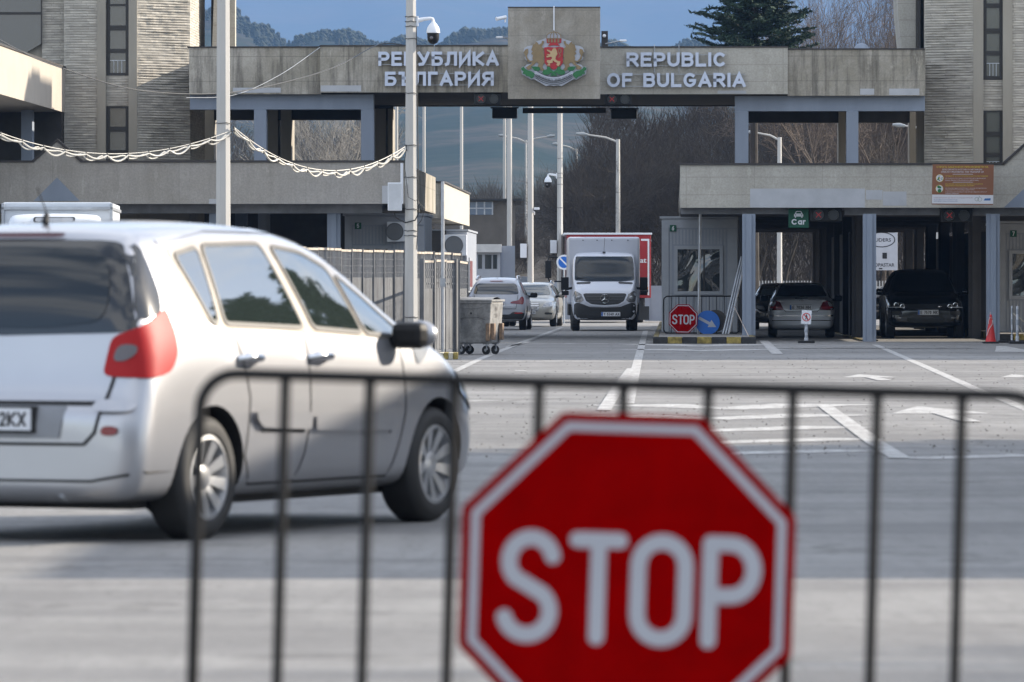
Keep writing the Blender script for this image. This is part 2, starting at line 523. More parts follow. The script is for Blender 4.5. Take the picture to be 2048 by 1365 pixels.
# ------------------------------------------------------------------ ground, road, markings
g = MB(); g.add([(-900, -60, -.004), (900, -60, -.004), (900, 900, -.004), (-900, 900, -.004)], [(0, 1, 2, 3)])
M_soil = mat('winter grass and soil', (.09, .075, .05), .95, var=.4, vs=.3)
struct(g.build('ground', M_soil))
g = MB(); g.foot([(-60, -30), (60, -30), (60, 330), (-60, 330)], -.5, 0.0)
struct(g.build('asphalt_road', M_asph))

def strip(mb, pts, wds, z=.004):
    """painted line along photo ground points; wds are real widths in metres"""
    P = [Vector(G(*p)) for p in pts]; vs = []
    for i, p in enumerate(P):
        d = (P[min(i + 1, len(P) - 1)] - P[max(i - 1, 0)]).normalized(); nn = Vector((-d.y, d.x))
        wd = wds[i] if isinstance(wds, (list, tuple)) else wds
        vs += [(*(p + nn * wd / 2), z), (*(p - nn * wd / 2), z)]
    mb.add(vs, [(2 * i, 2 * i + 1, 2 * i + 3, 2 * i + 2) for i in range(len(P) - 1)])
mk = MB()
strip(mk, [(1125, 655), (1050, 683), (962, 718), (905, 745)], .13)
strip(mk, [(1291, 662), (1276, 720), (1255, 808)], .15)
strip(mk, [(1263, 738), (1236, 775), (1208, 822)], .15, .008)
strip(mk, [(1750, 690), (1860, 738), (1960, 782), (2060, 822)], .14)
strip(mk, [(1648, 812), (1700, 850), (1752, 888), (1800, 918)], .16, .008)
for k_, (y, x0, x1, c) in enumerate([(812, 1262, 1662, 818), (833, 1215, 1668, 838), (857, 1190, 1686, 862), (881, 1170, 1705, 886), (905, 1160, 1728, 908)]):
    q_ = 4.6 * ((y - YH) / H) ** -2 * F / H * 1.0; strip(mk, [(x0, y - 2), ((x0 + x1) / 2, c), (x1, y - 3)], q_)
strip(mk, [(1800, 918.5), (1900, 916), (2080, 911)], .6)
strip(mk, [(1290, 689), (1400, 693), (1520, 689)], 1.7)
strip(mk, [(1290, 699), (1400, 702), (1536, 699)], 1.7)
strip(mk, [(1527, 682), (1555, 709)], .22, .008)
for x in range(1565, 1960, 44): strip(mk, [(x, 697), (x + 24, 697.5)], 1.3)
for x in range(1096, 1270, 60): strip(mk, [(x, 688), (x + 28, 688.3)], 1.3)
strip(mk, [(1015, 694), (1060, 684)], .12)
strip(mk, [(2002, 693), (2030, 704), (2070, 704)], [.2, .8, 1.6])
strip(mk, [(930, 802), (985, 803)], .5); strip(mk, [(1030, 742), (1052, 742)], .9)
for (cx, cy, sc_) in ((1745, 756, 1.0), (1888, 829, 1.25), (2062, 756, 1.0)):
    y0 = G(cx, cy)[1]; X = G(cx, cy)[0]
    hw = .42 * sc_; hl = 1.6 * sc_
    mk.add([(X - hw, y0 + .2, .004), (X + hw, y0 + .2, .004), (X, y0 + hl * 2.1, .004)], [(0, 1, 2)])
    mk.add([(X - .10, y0 - hl * 1.9, .008), (X + .10, y0 - hl * 1.9, .008), (X + .10, y0 + .4, .008), (X - .10, y0 + .4, .008)], [(0, 1, 2, 3)])
struct(mk.build('road_marking', M_line))

# dark tar joints and repair cuts
tj = MB()
strip(tj, [(1125, 660), (1060, 684), (1010, 700), (955, 722)], .05, .003)
strip(tj, [(1265, 737), (1332, 737.5)], .09, .003)
M_tar = mat('tar joint', (.025, .024, .023), .7)
struct(tj.build('road_crack', M_tar))
# loose grit and leaves on the apron
rnd = random.Random(5)
gr = MB()
for i in range(1300):
    py = 668 + 250 * rnd.random() ** 1.3; px = rnd.uniform(890, 2060)
    x, y = G(px, py); r = rnd.uniform(.004, .015)
    a = rnd.random() * 6.28
    gr.add([(x + cos(a) * r, y + sin(a) * r, .0), (x + cos(a + 2.1) * r, y + sin(a + 2.1) * r, .0), (x + cos(a + 4.2) * r, y + sin(a + 4.2) * r, .0), (x, y, r * .9)],
           [(0, 1, 3), (1, 2, 3), (2, 0, 3)])
M_grit = mat('grit and dead leaves', (.05, .04, .03), .9, var=.5, vs=40)
gr.build('road_grit', M_grit, kind='stuff')

# ------------------------------------------------------------------ mountains
def hill(name, m, ridge, x0, x1, ytop, depth, nx, ny, rough, seed, zb=-2.0, kind='structure'):
    """slope rising away from the viewer to a ridge line z = ridge(x) at y = ytop"""
    mb = MB(); vs = []
    for j in range(ny + 1):
        t = j / ny
        for i in range(nx + 1):
            x = x0 + (x1 - x0) * i / nx
            y = ytop - depth * (1 - t)
            e = t ** 1.25
            z = zb + (ridge(x) - zb) * e
            nz = noise.fractal(Vector((x * .006 + seed, y * .002, seed)), 1.0, 2.0, 6)
            z += nz * rough * (.25 + .75 * sin(pi * min(1, t * 1.02)))
            y += noise.noise(Vector((x * .01, t * 4, seed + 4))) * depth * .03
            vs.append((x, y, z))
    W = nx + 1
    fs = [(j * W + i, j * W + i + 1, (j + 1) * W + i + 1, (j + 1) * W + i) for j in range(ny) for i in range(nx)]
    # back slope
    o = len(vs)
    for i in range(nx + 1):
        x, y, z = vs[ny * W + i]; vs.append((x, y + depth * .5, zb))
    fs += [(ny * W + i, ny * W + i + 1, o + i + 1, o + i) for i in range(nx)]
    mb.add(vs, fs)
    ob = mb.build(name, m, smooth=180)
    if kind: ob['kind'] = kind
    return ob
def mat_forest(name, a, b_, c, sc1, sc2):
    m, n, l, b = _base(name)
    v = _map(n, l)
    t = _noise(n, l, v, sc1, 8, .65, .8); t2 = _noise(n, l, v, sc2, 6, .7)
    r = _ramp(n, l, t.outputs[0], .42, .60); r2 = _ramp(n, l, t2.outputs[0], .4, .66)
    col = _mix(n, l, r.outputs[0], a, b_)
    col = _mix(n, l, r2.outputs[0], col, c)
    l.new(col, b.inputs['Base Color']); b.inputs['Roughness'].default_value = 1.0
    b.inputs['Specular IOR Level'].default_value = .05
    return m
M_far = mat_forest('far wooded slope', (.05, .06, .045), (.09, .08, .055), (.065, .075, .05), .004, .05)
M_near = mat_forest('near wooded slope', (.016, .028, .018), (.07, .06, .045), (.026, .036, .024), .012, .09)
hill('far_mountain', M_far, lambda x: 620 + 20 * sin(x * .0011 + 1), -4600, 4600, 11000, 5000, 120, 50, 20, 3.3)
RD = 2700.0
def ridge_near(x):
    px = 1024 + x * F / RD
    tab = [(-2500, 88), (0, 60), (300, 20), (460, 28), (520, 52), (585, 88), (660, 66), (760, 82), (860, 88), (930, 72), (1010, 58), (1100, 85), (1215, 92), (1300, 112), (1365, 84), (1400, 92), (1500, 130), (1700, 150), (2000, 180), (4500, 200)]
    for (a, ya), (b, yb) in zip(tab, tab[1:]):
        if a <= px <= b:
            t = (px - a) / (b - a); y = ya + (yb - ya) * (t * t * (3 - 2 * t)); break
    else: y = 120
    return H + (YH - y) / F * RD
hill('near_hill', M_near, lambda x: ridge_near(x) - 1.5, -560, 560, RD, 1600, 260, 60, 2.2, 8.1)
# conifers along the crest: far off, read as one wooded edge
rnd = random.Random(11); cf = MB()
for i in range(3600):
    x = rnd.uniform(-220, 270); t = rnd.random() ** 2
    y = RD - 10 - 220 * t; z = ridge_near(x) - 2.6 - 10 * t
    big = noise.noise(Vector((x * .08, 3, 0)))
    h = rnd.uniform(1.6, 4.6) * (1 + 1.0 * big); r = h * rnd.uniform(.28, .5)
    k = 7; vs = [(x, y, z + h)]
    for q in range(3):
        zz = z + h * (.85 - .42 * q); rr = r * (.55 + .22 * q)
        vs += [(x + cos(6.28 * a / k + q) * rr * rnd.uniform(.7, 1.2), y + sin(6.28 * a / k + q) * rr, zz) for a in range(k)]
    fs = [(0, 1 + a, 1 + (a + 1) % k) for a in range(k)]
    for q in range(2): fs += [(1 + q * k + a, 1 + q * k + (a + 1) % k, 1 + (q + 1) * k + (a + 1) % k, 1 + (q + 1) * k + a) for a in range(k)]
    cf.add(vs, fs)
M_conif = mat('distant conifer', (.03, .04, .022), .95, var=.4, vs=.1)
cf.build('distant_wood', M_conif, kind='stuff')
# haze
hz = MB(); hz.box(-4900, 4900, -40, 13600, -3, 690)
mh = bpy.data.materials.new('haze'); mh.use_nodes = True
mh.node_tree.nodes.clear()
out = mh.node_tree.nodes.new('ShaderNodeOutputMaterial'); pv = mh.node_tree.nodes.new('ShaderNodeVolumePrincipled')
pv.inputs['Color'].default_value = (.165, .30, .56, 1); pv.inputs['Density'].default_value = .000125; pv.inputs['Anisotropy'].default_value = 0.0
mh.node_tree.links.new(pv.outputs[0], out.inputs['Volume'])
hz.build('haze', mh, kind='stuff')
# ------------------------------------------------------------------ stroke lettering (bold sans, square ends)
S_ = {
 'A': (.9, [[(0, 0), (.5, 1), (1, 0)], [(.18, .30), (.82, .30)]]),
 'B': (.78, [[(0, 0), (0, 1), (.6, 1)] + arc(.62, .77, .34, .23, 90, -90, 6) + [(.0, .54)], [(0, .54), (.62, .54)] + arc(.66, .27, .34, .27, 90, -90, 6) + [(0, 0)]]),
 'C': (.85, [arc(.5, .5, .5, .5, 48, 312, 16)]),
 'D': (.8, [[(0, 0), (0, 1), (.45, 1)] + arc(.5, .5, .5, .5, 90, -90, 8) + [(0, 0)]]),
 'E': (.7, [[(1, 1), (0, 1), (0, 0), (1, 0)], [(0, .52), (.9, .52)]]),
 'F': (.66, [[(1, 1), (0, 1), (0, 0)], [(0, .5), (.85, .5)]]),
 'G': (.88, [arc(.5, .5, .5, .5, 50, 335, 16) + [(.98, .46), (.55, .46)]]),
 'H': (.8, [[(0, 0), (0, 1)], [(1, 0), (1, 1)], [(0, .5), (1, .5)]]),
 'I': (.02, [[(.5, 0), (.5, 1)]]),
 'K': (.8, [[(0, 0), (0, 1)], [(1, 1), (.12, .48), (1, 0)]]),
 'L': (.66, [[(0, 1), (0, 0), (1, 0)]]),
 'M': (.9, [[(0, 0), (0, 1), (.5, .3), (1, 1), (1, 0)]]),
 'N': (.8, [[(0, 0), (0, 1), (1, 0), (1, 1)]]),
 'O': (.9, [arc(.5, .5, .5, .5, 0, 360, 22)[:-1] + ['c']]),
 'P': (.76, [[(0, 0), (0, 1), (.6, 1)] + arc(.64, .73, .36, .27, 90, -90, 7) + [(0, .46)]]),
 'R': (.8, [[(0, 0), (0, 1), (.6, 1)] + arc(.62, .74, .36, .26, 90, -90, 7) + [(0, .48)], [(.5, .48), (1, 0)]]),
 'T': (.75, [[(0, 1), (1, 1)], [(.5, 1), (.5, 0)]]),
 'U': (.8, [[(0, 1), (0, .36)] + arc(.5, .36, .5, .36, 180, 360, 10) + [(1, 1)]]),
 'X': (.8, [[(0, 0), (1, 1)], [(0, 1), (1, 0)]]),
 'Y': (.8, [[(0, 1), (.5, .48), (1, 1)], [(.5, .48), (.5, 0)]]),
 'S': (.78, [arc(.5, .74, .46, .26, 25, 270, 12)[:-1] + arc(.5, .25, .48, .25, 90, -160, 12)]),
 'П': (.8, [[(0, 0), (0, 1), (1, 1), (1, 0)]]),
 'У': (.85, [[(0, 1), (.52, .36)], [(1, 1), (.56, .22), (.42, .03), (.12, .0)]]),
 'Б': (.78, [[(.9, 1), (0, 1), (0, 0), (.62, 0)] + arc(.64, .29, .36, .29, -90, 90, 7) + [(0, .58)]]),
 'Л': (.85, [[(0, 0), (.14, .04), (.22, .25), (.26, 1), (1, 1), (1, 0)]]),
 'И': (.8, [[(0, 1), (0, 0), (1, 1), (1, 0)]]),
 'Ъ': (.92, [[(0, 1), (.32, 1), (.32, 0), (.72, 0)] + arc(.74, .28, .26, .28, -90, 90, 7) + [(.32, .56)]]),
 'Г': (.62, [[(0, 0), (0, 1), (1, 1)]]),
 'Я': (.8, [[(1, 0), (1, 1), (.4, 1)] + arc(.38, .74, .36, .26, 90, 270, 7) + [(1, .48)], [(.5, .48), (0, 0)]]),
 '0': (.55, [arc(.5, .72, .5, .28, 0, 180, 8) + arc(.5, .28, .5, .28, 180, 360, 8) + ['c']]),
 '1': (.3, [[(0, .78), (.9, 1), (.9, 0)]]),
 '2': (.55, [arc(.5, .72, .48, .28, 165, -35, 10) + [(.0, 0), (1, 0)]]),
 '3': (.55, [arc(.48, .75, .45, .25, 160, -80, 8) + arc(.48, .26, .5, .26, 80, -160, 9)]),
 '4': (.58, [[(.75, 0), (.75, 1), (0, .28), (1, .28)]]),
 '5': (.55, [[(.95, 1), (.1, 1), (.04, .52)] + arc(.48, .31, .5, .31, 125, -155, 10)]),
 '6': (.55, [[(.85, 1), (.3, .72), (.04, .4)] + arc(.5, .3, .48, .3, 165, -195, 14)]),
 '7': (.55, [[(0, 1), (1, 1), (.35, 0)]]),
 '8': (.55, [arc(.5,.74,.42,.26,-90,270,16)[:-1]+['c'], arc(.5,.26,.5,.26,-90,270,16)[:-1]+['c']]),
 '9': (.55, [[(.15, 0), (.7, .28), (.96, .6)] + arc(.5, .7, .48, .3, -15, 345, 14)]),
 'a': (.56, [arc(.5, .36, .5, .36, 0, 360, 16)[:-1] + ['c'], [(1, 0), (1, .72)]]),
 'r': (.34, [[(0, 0), (0, .72)], arc(.75, .36, .75, .36, 180, 80, 6)]),
 ' ': (.35, []),
}
for a_, b_ in (('Р', 'P'), ('Е', 'E'), ('К', 'K'), ('А', 'A')): S_[a_] = S_[b_]
def strokes(mb, body, x, z, w_, h_, y, wd, depth=.0, gap=.16, M=None, sq=True):
    """bold lettering from uniform strokes; lower-left (x,z), fitted to width w_; faces -Y"""
    hh = h_ - wd
    tot = 0; n = len(body)
    for ch in body: tot += S_[ch][0]
    tot_fixed = n * wd + (n - 1) * gap * h_
    k = (w_ - tot_fixed) / tot
    cx = x
    yy = y
    i0 = mb.mi
    for ch in body:
        gw = S_[ch][0] * k
        for st in S_[ch][1]:
            closed = st[-1] == 'c'
            P = [(cx + wd / 2 + p[0] * gw, z + wd / 2 + p[1] * hh) for p in (st[:-1] if closed else st)]
            if not closed and sq:
                for e0, e1 in ((0, 1), (-1, -2)):
                    a = Vector(P[e0]); b = Vector(P[e1]); d = (a - b).normalized() * wd * .48; P[e0] = tuple(a + d)
            vs, fs = ribbon(P, wd, closed, 2 if sq else 6)
            if sq and not closed: fs = fs[:-2]; vs = vs[:2 * len(P)]
            f3 = [Vector((p[0], yy, p[1])) for p in vs]; nn = len(f3)
            if M: f3 = [M @ p for p in f3]
            if depth <= 0: mb.add(f3, fs)
            else:
                dv = (M.to_3x3() @ Vector((0, depth, 0))) if M else Vector((0, depth, 0))
                cnt = {}
                for f in fs:
                    for i in range(len(f)):
                        e = (f[i], f[(i + 1) % len(f)]); cnt[e] = cnt.get(e, 0) + 1
                side = [(a, a + nn, b + nn, b) for (a, b) in cnt if (b, a) not in cnt]
                mb.add(f3 + [p + dv for p in f3], fs + side)
                for q in range(len(side)): mb.m[-1 - q] = i0 + 1
            yy -= min(.0015, wd * .02)
        cx += gw + wd + gap * h_
def plate(parent, body, w_, h_, c, M, blue=True, ink=None):
    """number plate centred at c, matrix M turns -Y facing geometry into place"""
    b = MB(); b.T = M
    b.box(-w_ / 2, w_ / 2, 0, .015, -h_ / 2, h_ / 2)
    b.mi = 1; bw = w_ * .085
    b.box(-w_ / 2 + .004, -w_ / 2 + bw, -.004, 0, -h_ / 2 + .004, h_ / 2 - .004)
    b.mi = 2
    x0 = -w_ / 2 + bw * 1.5
    strokes(b, body, x0, -h_ * .33, w_ / 2 - x0 - w_ * .04, h_ * .66, -.003, h_ * .11, gap=.10)
    t_ = .006
    b.box(-w_ / 2 - t_, w_ / 2 + t_, -.002, .016, h_ / 2, h_ / 2 + t_); b.box(-w_ / 2 - t_, w_ / 2 + t_, -.002, .016, -h_ / 2 - t_, -h_ / 2)
    return b.build('number_plate', [M_white, M_bsign, M_ink], parent)

# ------------------------------------------------------------------ the gate
KR = 0.026
PIV = 150.0
RB = Matrix.Translation((0, PIV, 0)) @ Matrix.Rotation(-KR, 4, 'Z') @ Matrix.Translation((0, -PIV, 0))
def BX(px, s): return PX(px, s) - KR * (PY(s) - PIV)
def BM(): b = MB(); b.T = RB; return b
def near(px, s): return RB @ Vector((BX(px, s), PY(s), 0))

def fascia(b, x0, x1, py0, py1, s, th=.3, dy=0.0):
    y = PY(s) + dy
    return b.box(BX(x0, s), BX(x1, s), y, y + th, PZ(py1, s), PZ(py0, s))

sP = 80.0; yP = PY(sP)
gate = thing('gate_portal', 'long concrete portal beam carrying the white country lettering and the coat of arms', 'gate', (0, yP, 0))
b = BM(); fascia(b, 376, 640, 95, 188, sP, .3, .18); b.build('beam_panel', M_conc, gate, world=True)
b = BM(); fascia(b, 640, 1016, 93, 185, sP); b.build('beam_panel', M_conc, gate, world=True)
b = BM(); fascia(b, 1200, 1575, 96, 189, sP); b.build('beam_panel', M_conc2, gate, world=True)
b = BM(); fascia(b, 1575, 1850, 100, 192, sP, .3, .18); b.build('beam_panel', M_conc, gate, world=True)
b = BM(); b.box(BX(1016, sP), BX(1200, sP), yP, yP + .3, PZ(186, sP), PZ(93, sP)); b.build('beam_panel', M_conc, gate, world=True)
# roof slab (its underside is the dark shaded surface)
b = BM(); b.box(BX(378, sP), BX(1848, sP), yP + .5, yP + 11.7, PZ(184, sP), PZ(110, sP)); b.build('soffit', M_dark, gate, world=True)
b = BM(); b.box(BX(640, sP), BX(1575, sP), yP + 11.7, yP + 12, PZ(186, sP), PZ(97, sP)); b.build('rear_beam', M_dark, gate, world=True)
# flashing
b = BM()
for x0, x1, y, dy in ((374, 640, 95, .18), (640, 1016, 93, 0), (1200, 1576, 96, 0), (1576, 1850, 100, .18)):
    b.box(BX(x0, sP) - .02, BX(x1, sP), yP + dy - .03, yP + dy + .4, PZ(y, sP) + .002, PZ(y, sP) + .035)
b.build('roof_flashing', M_cap, gate, world=True)
# pale repair patches
b = BM()
for x0, x1, y0, y1, dy in ((464, 560, 175, 185, .18), (641, 722, 171, 183, 0), (1720, 1748, 178, 190, .18), (1778, 1838, 178, 191, .18), (1435, 1492, 182, 188, 0)):
    b = BM(); b.box(BX(x0, sP), BX(x1, sP), yP + dy - .004, yP + dy, PZ(y1, sP), PZ(y0, sP)); b.build('repair_patch', M_patch, gate, world=True)
# blue painted ring beams and posts
def frame_side(x0, x1, posts, y0, y1, yb):
    b = BM(); b.box(BX(x0, sP), BX(x1, sP), yP + .5 - .06, yP + 1.0, PZ(y1, sP), PZ(y0, sP)); b.build('ring_beam', M_blue, gate, world=True)
    for a, c in posts:
        b = BM(); b.box(BX(a, sP), BX(c, sP), yP + .5 - .10, yP + .9, PZ(yb + 8, sP) - 1.0, PZ(y1, sP) - .002); b.build('post', M_blue, gate, world=True, bevel=.01)
frame_side(376, 745, ((505, 530), (720, 746)), 188, 218, 328)
frame_side(1470, 1850, ((1470, 1497), (1693, 1717)), 192, 222, 333)
sR = 74.4; yR = PY(sR)
for a, c in ((398, 428), (533, 556), (562, 583), (736, 772), (776, 786), (1676, 1690), (1818, 1830)):
    b = BM(); b.box(BX(a, sR), BX(c, sR), yR - .2, yR + 1.2, 3.6, PZ(218, sR)); b.build('rear_post', M_smooth, gate, world=True)
b = BM(); b.box(BX(376, sR), BX(786, sR), yR - .1, yR + .4, PZ(240, sR), PZ(205, sR)); b.build('rear_ring_beam', M_dark, gate, world=True)
b = BM(); b.box(BX(1484, sR), BX(1835, sR), yR - .1, yR + .4, PZ(246, sR), PZ(205, sR)); b.build('rear_ring_beam', M_dark, gate, world=True)
# deck between the two storeys
# letters
b = BM(); Ly = yP - .16; wd_ = 6.1 / sP
def letters(body, x0, x1, y0, y1):
    b = BM(); strokes(b, body, BX(x0, sP), PZ(y1, sP), (x1 - x0) / sP, (y1 - y0) / sP, Ly, wd_, .09, gap=.135)
    b.build('lettering', [mat('letter face', (.50, .55, .66), .4, var=.04), mat('letter side', (.05, .055, .06), .5)], gate, world=True)
letters('РЕПУБЛИКА', 757, 998, 104, 132.5); letters('БЪЛГАРИЯ', 770, 988, 144, 172.5)
letters('REPUBLIC', 1253, 1452, 106, 134.5); letters('OF BULGARIA', 1214, 1491, 147, 175.5)
b = BM()
for x0, x1, y in ((757, 998, 109), (757, 998, 130), (770, 988, 148), (770, 988, 171), (1253, 1452, 111), (1253, 1452, 133), (1220, 1491, 150), (1220, 1491, 174)):
    b.box(BX(x0, sP), BX(x1, sP), Ly + .095, Ly + .115, PZ(y, sP), PZ(y, sP) + .012)
for x in (868, 1308, 1357): b.box(BX(x, sP), BX(x, sP) + .02, Ly + .12, Ly + .14, PZ(146, sP), PZ(90, sP))
b.build('letter_rail', M_galv, gate, world=True)
# emblem panel
sE = 81.2; yE = PY(sE)
b = BM(); b.box(BX(1016, sE), BX(1200, sE), yE, yE + .45, PZ(198, sE), PZ(16, sE)); ep = b.build('emblem_panel', M_conc3, gate, world=True)
b = BM(); b.box(BX(1015.5, sE), BX(1200.5, sE), yE - .02, yE + .5, PZ(16, sE) + .002, PZ(14, sE)); b.build('flashing', M_cap, ep, world=True)
b = BM(); b.cyl((BX(1108, sE), yE - .03, PZ(65, sE)), (BX(1108, sE), yE - .03, PZ(13, sE)), .018, n=6); b.build('conduit', M_white, ep, world=True)
# coat of arms, in the coordinates of a 5.69x enlargement starting at photo pixel (1010, 0)
def EC(p): return (BX(1010 + p[0] / 5.69, sE), PZ(p[1] / 5.69, sE))
def epoly(pts, d0, th, name, m, par):
    b = BM(); b.face([EC(p) for p in pts], yE - d0 - th, yE - d0); return b.build(name, m, par, world=True)
def mir(pts): return [(1114 - x, y) for x, y in pts][::-1]
M_ewht = mat('emblem white', (.36, .38, .43), .45, var=.03)
back = [(182, 790), (195, 765), (225, 765), (250, 740), (300, 730), (300, 705), (240, 690), (222, 660), (240, 640), (210, 590), (225, 550), (260, 530), (330, 520), (350, 480), (430, 455), (465, 440), (480, 405), (530, 370), (557, 355)]
back_l = back + [(557, 985), (490, 985), (470, 985), (330, 905), (300, 912), (230, 870), (195, 850)]
coa_b = BM()
coa_b.face([EC(p) for p in back + mir(back)[1:] + [(919, 850), (884, 870), (814, 912), (784, 905), (644, 985), (600, 975), (557, 985), (514, 975), (470, 985), (330, 905), (300, 912), (230, 870), (195, 850)]], yE - .16, yE - .04)
coa = coa_b.build('coat_of_arms', M_ewht, gate, world=True)
lion = [(372, 492), (352, 478), (345, 500), (318, 520), (310, 552), (300, 575), (318, 592), (300, 612), (322, 640), (312, 668), (322, 690), (300, 735), (270, 752), (240, 772), (262, 800), (300, 790), (300, 765), (330, 742), (362, 712), (385, 735), (372, 765), (395, 795), (425, 812), (452, 800), (428, 770), (440, 735), (462, 705), (440, 680), (452, 640), (440, 600), (446, 560), (420, 540), (440, 505), (448, 478), (425, 468), (415, 500), (388, 515)]
tail = [(330, 690), (290, 700), (262, 672), (250, 640), (268, 600), (262, 560), (232, 570), (215, 600), (232, 632), (240, 670), (262, 705), (300, 716)]
for pts in (lion, mir(lion), tail, mir(tail)): epoly(pts, .16, .03, 'lion', M_gold, coa)
shield = [(447, 548), (500, 540), (557, 548), (614, 540), (668, 548), (662, 640), (660, 720), (630, 762), (557, 800), (484, 762), (452, 720), (452, 640)]
epoly(shield, .163, .04, 'shield', M_ered, coa)
sl = [(548, 560), (575, 555), (590, 580), (600, 622), (580, 650), (575, 680), (600, 700), (632, 705), (628, 735), (610, 760), (585, 745), (598, 722), (570, 712), (545, 690), (545, 720), (510, 728), (518, 752), (484, 752), (488, 735), (505, 735), (478, 712), (482, 690), (520, 690), (540, 668), (528, 650), (478, 662), (470, 645), (500, 640), (475, 622), (520, 625), (510, 600), (480, 585), (478, 570), (500, 575), (530, 590)]
epoly(sl, .206, .02, 'shield_lion', mat('emblem pale gold', (.46, .33, .17), .5, var=.1, vs=6), coa)
b = BM()
vs, fs = ribbon([EC(p) for p in [(610, 660), (632, 640), (618, 610), (606, 580), (620, 560), (640, 572), (638, 600), (626, 610)]], .018)
b.add([(p[0], yE - .222, p[1]) for p in vs], fs); b.build('lion_tail', M_gold, coa, world=True)
epoly([(475, 442), (645, 442), (640, 495), (600, 500), (630, 530), (557, 520), (490, 530), (515, 500), (478, 495)], .163, .03, 'crown_band', M_ered, coa)
b = BM()
for x in (500, 535, 570, 610): b.box(EC((x - 12, 0))[0], EC((x + 10, 0))[0], yE - .205, yE - .195, EC((0, 490))[1], EC((0, 450))[1])
for k in (-1, -.5, 0, .5, 1):
    vs, fs = ribbon([EC(p) for p in [(557 + k * 82, 440), (557 + k * 76, 405), (557 + k * 40, 378), (557, 368)]], .02)
    b.add([(p[0], yE - .20 - k * .002, p[1]) for p in vs], fs)
b.box(EC((470, 0))[0], EC((645, 0))[0], yE - .21, yE - .205, EC((0, 448))[1], EC((0, 440))[1])
b.box(EC((552, 0))[0], EC((563, 0))[0], yE - .21, yE - .205, EC((0, 372))[1], EC((0, 352))[1])
b.build('crown', M_gold, coa, world=True)
leafA = [(185, 780), (215, 765), (232, 790), (262, 808), (300, 815), (345, 845), (330, 880), (300, 905), (285, 880), (240, 868), (232, 850), (200, 845), (215, 815), (190, 805)]
leafB = [(302, 765), (345, 762), (390, 768), (405, 795), (372, 822), (340, 812), (320, 790)]
leafC = [(425, 835), (440, 805), (480, 795), (478, 760), (515, 765), (525, 800), (557, 820), (600, 868), (570, 872), (530, 835), (500, 855), (450, 860)]
for pts in (leafA, mir(leafA), leafB, mir(leafB), leafC, mir(leafC)): epoly(pts, .196 if pts[0][0] != 425 else .21, .02, 'oak_leaf', M_egreen, coa)
rb_ = BM(); mi = [(352, 838), (430, 885), (500, 908), (557, 912), (614, 908), (684, 885), (762, 838)]
def curve(y0, n=26): return [(352 + 410 * i / n, y0 - 74 * (2 * i / n - 1) ** 2) for i in range(n + 1)]
for y0, w_, m_i, d in ((905, .10, 0, .222), (905 - 26, .014, 1, .226), (905 + 22, .014, 1, .226), (948, .012, 1, .2), (968, .012, 1, .2)):
    rb_.mi = m_i; vs, fs = ribbon([EC(p) for p in curve(y0)], w_, cap=2); rb_.add([(p[0], yE - d, p[1]) for p in vs], fs)
rb_.mi = 1
body = 'СЪЕДИНЕНИЕТО ПРАВИ СИЛАТА'
for i, ch in enumerate(body):
    if ch == ' ': continue
    t_ = (i + .6) / len(body); xx = 372 + 370 * t_; u = 2 * (xx - 352) / 410 - 1; yy = 905 - 74 * u * u + 8
    ex, ez = EC((xx, yy)); ang = atan2(74 * 4 * u / 410, 1)
    MM = RB.inverted() @ RB @ Matrix.Translation((ex, yE - .23, ez)) @ Matrix.Rotation(-(-ang), 4, 'Y')
    vs, fs = text_raw(ch, 0); rb_.add([MM @ Vector(((a - .5) * .026, 0, (c - .5) * .042)) for a, c in vs], fs)
rb_.build('motto_ribbon', [M_ewht, M_ink], coa, world=True)

# ------------------------------------------------------------------ lane signals
def lane_signal(px0, px1, py0, py1, s, label, kind_x=True, dy=0.0):
    x0, x1 = BX(px0, s), BX(px1, s); z0, z1 = PZ(py1, s), PZ(py0, s); y = PY(s) + dy
    cx = (x0 + x1) / 2; base = RB @ Vector((cx, y, z0))
    t = thing('lane_signal', label, 'traffic light', base, 0, 'lane signals of the gate')
    b = BM(); b.box(x0, x1, y, y + .28, z0, z1); b.box(x0 - .05, x1 + .05, y + .02, y + .25, z1, z1 + .04)
    b.build('housing', mat('signal black', (.01, .01, .01), .6), t, world=True, bevel=.02)
    if kind_x:
        r = (z1 - z0) * .38; lx = x0 + (x1 - x0) * .27; rx = x0 + (x1 - x0) * .74; cz = (z0 + z1) / 2
        for xx, nm in ((lx, 'red_cross_lamp'), (rx, 'arrow_lamp')):
            l_ = BM(); l_.lathe([(.001, .0), (r, .0), (r * 1.02, .05), (r * 1.12, .05), (r * 1.12, -.01)], (xx, y - .05, cz), 'y', 20)
            o = l_.build(nm, mat('signal lens', (.018, .02, .022), .3), t, smooth=30, world=True)
            if nm == 'red_cross_lamp':
                c_ = BM()
                for a in (45, 135):
                    for q in range(-4, 5):
                        d = q * r * .17; px_, pz_ = cos(radians(a)) * d, sin(radians(a)) * d
                        c_.cyl((xx + px_, y - .112, cz + pz_), (xx + px_, y - .10, cz + pz_), r * .085, n=6)
                m = bpy.data.materials.get('lit red dots')
                if m is None:
                    m, n, l, bb = _base('lit red dots'); bb.inputs['Base Color'].default_value = (.4, .02, .02, 1)
                    bb.inputs['Emission Color'].default_value = (1, .05, .06, 1); bb.inputs['Emission Strength'].default_value = .045
                c_.build('cross', m, o, world=True)
    return t
lane_signal(947, 1002, 187, 209, sP, 'black lane signal with faint red cross hanging under the Cyrillic lettering, left of the emblem', dy=.1)
lane_signal(1209, 1264, 188, 210, sP, 'black lane signal with brighter red cross hanging just right of the emblem', dy=.1)
lane_signal(984, 1034, 217, 237, sR, 'blank black signal box hanging behind the beam left of the emblem', False, .1)
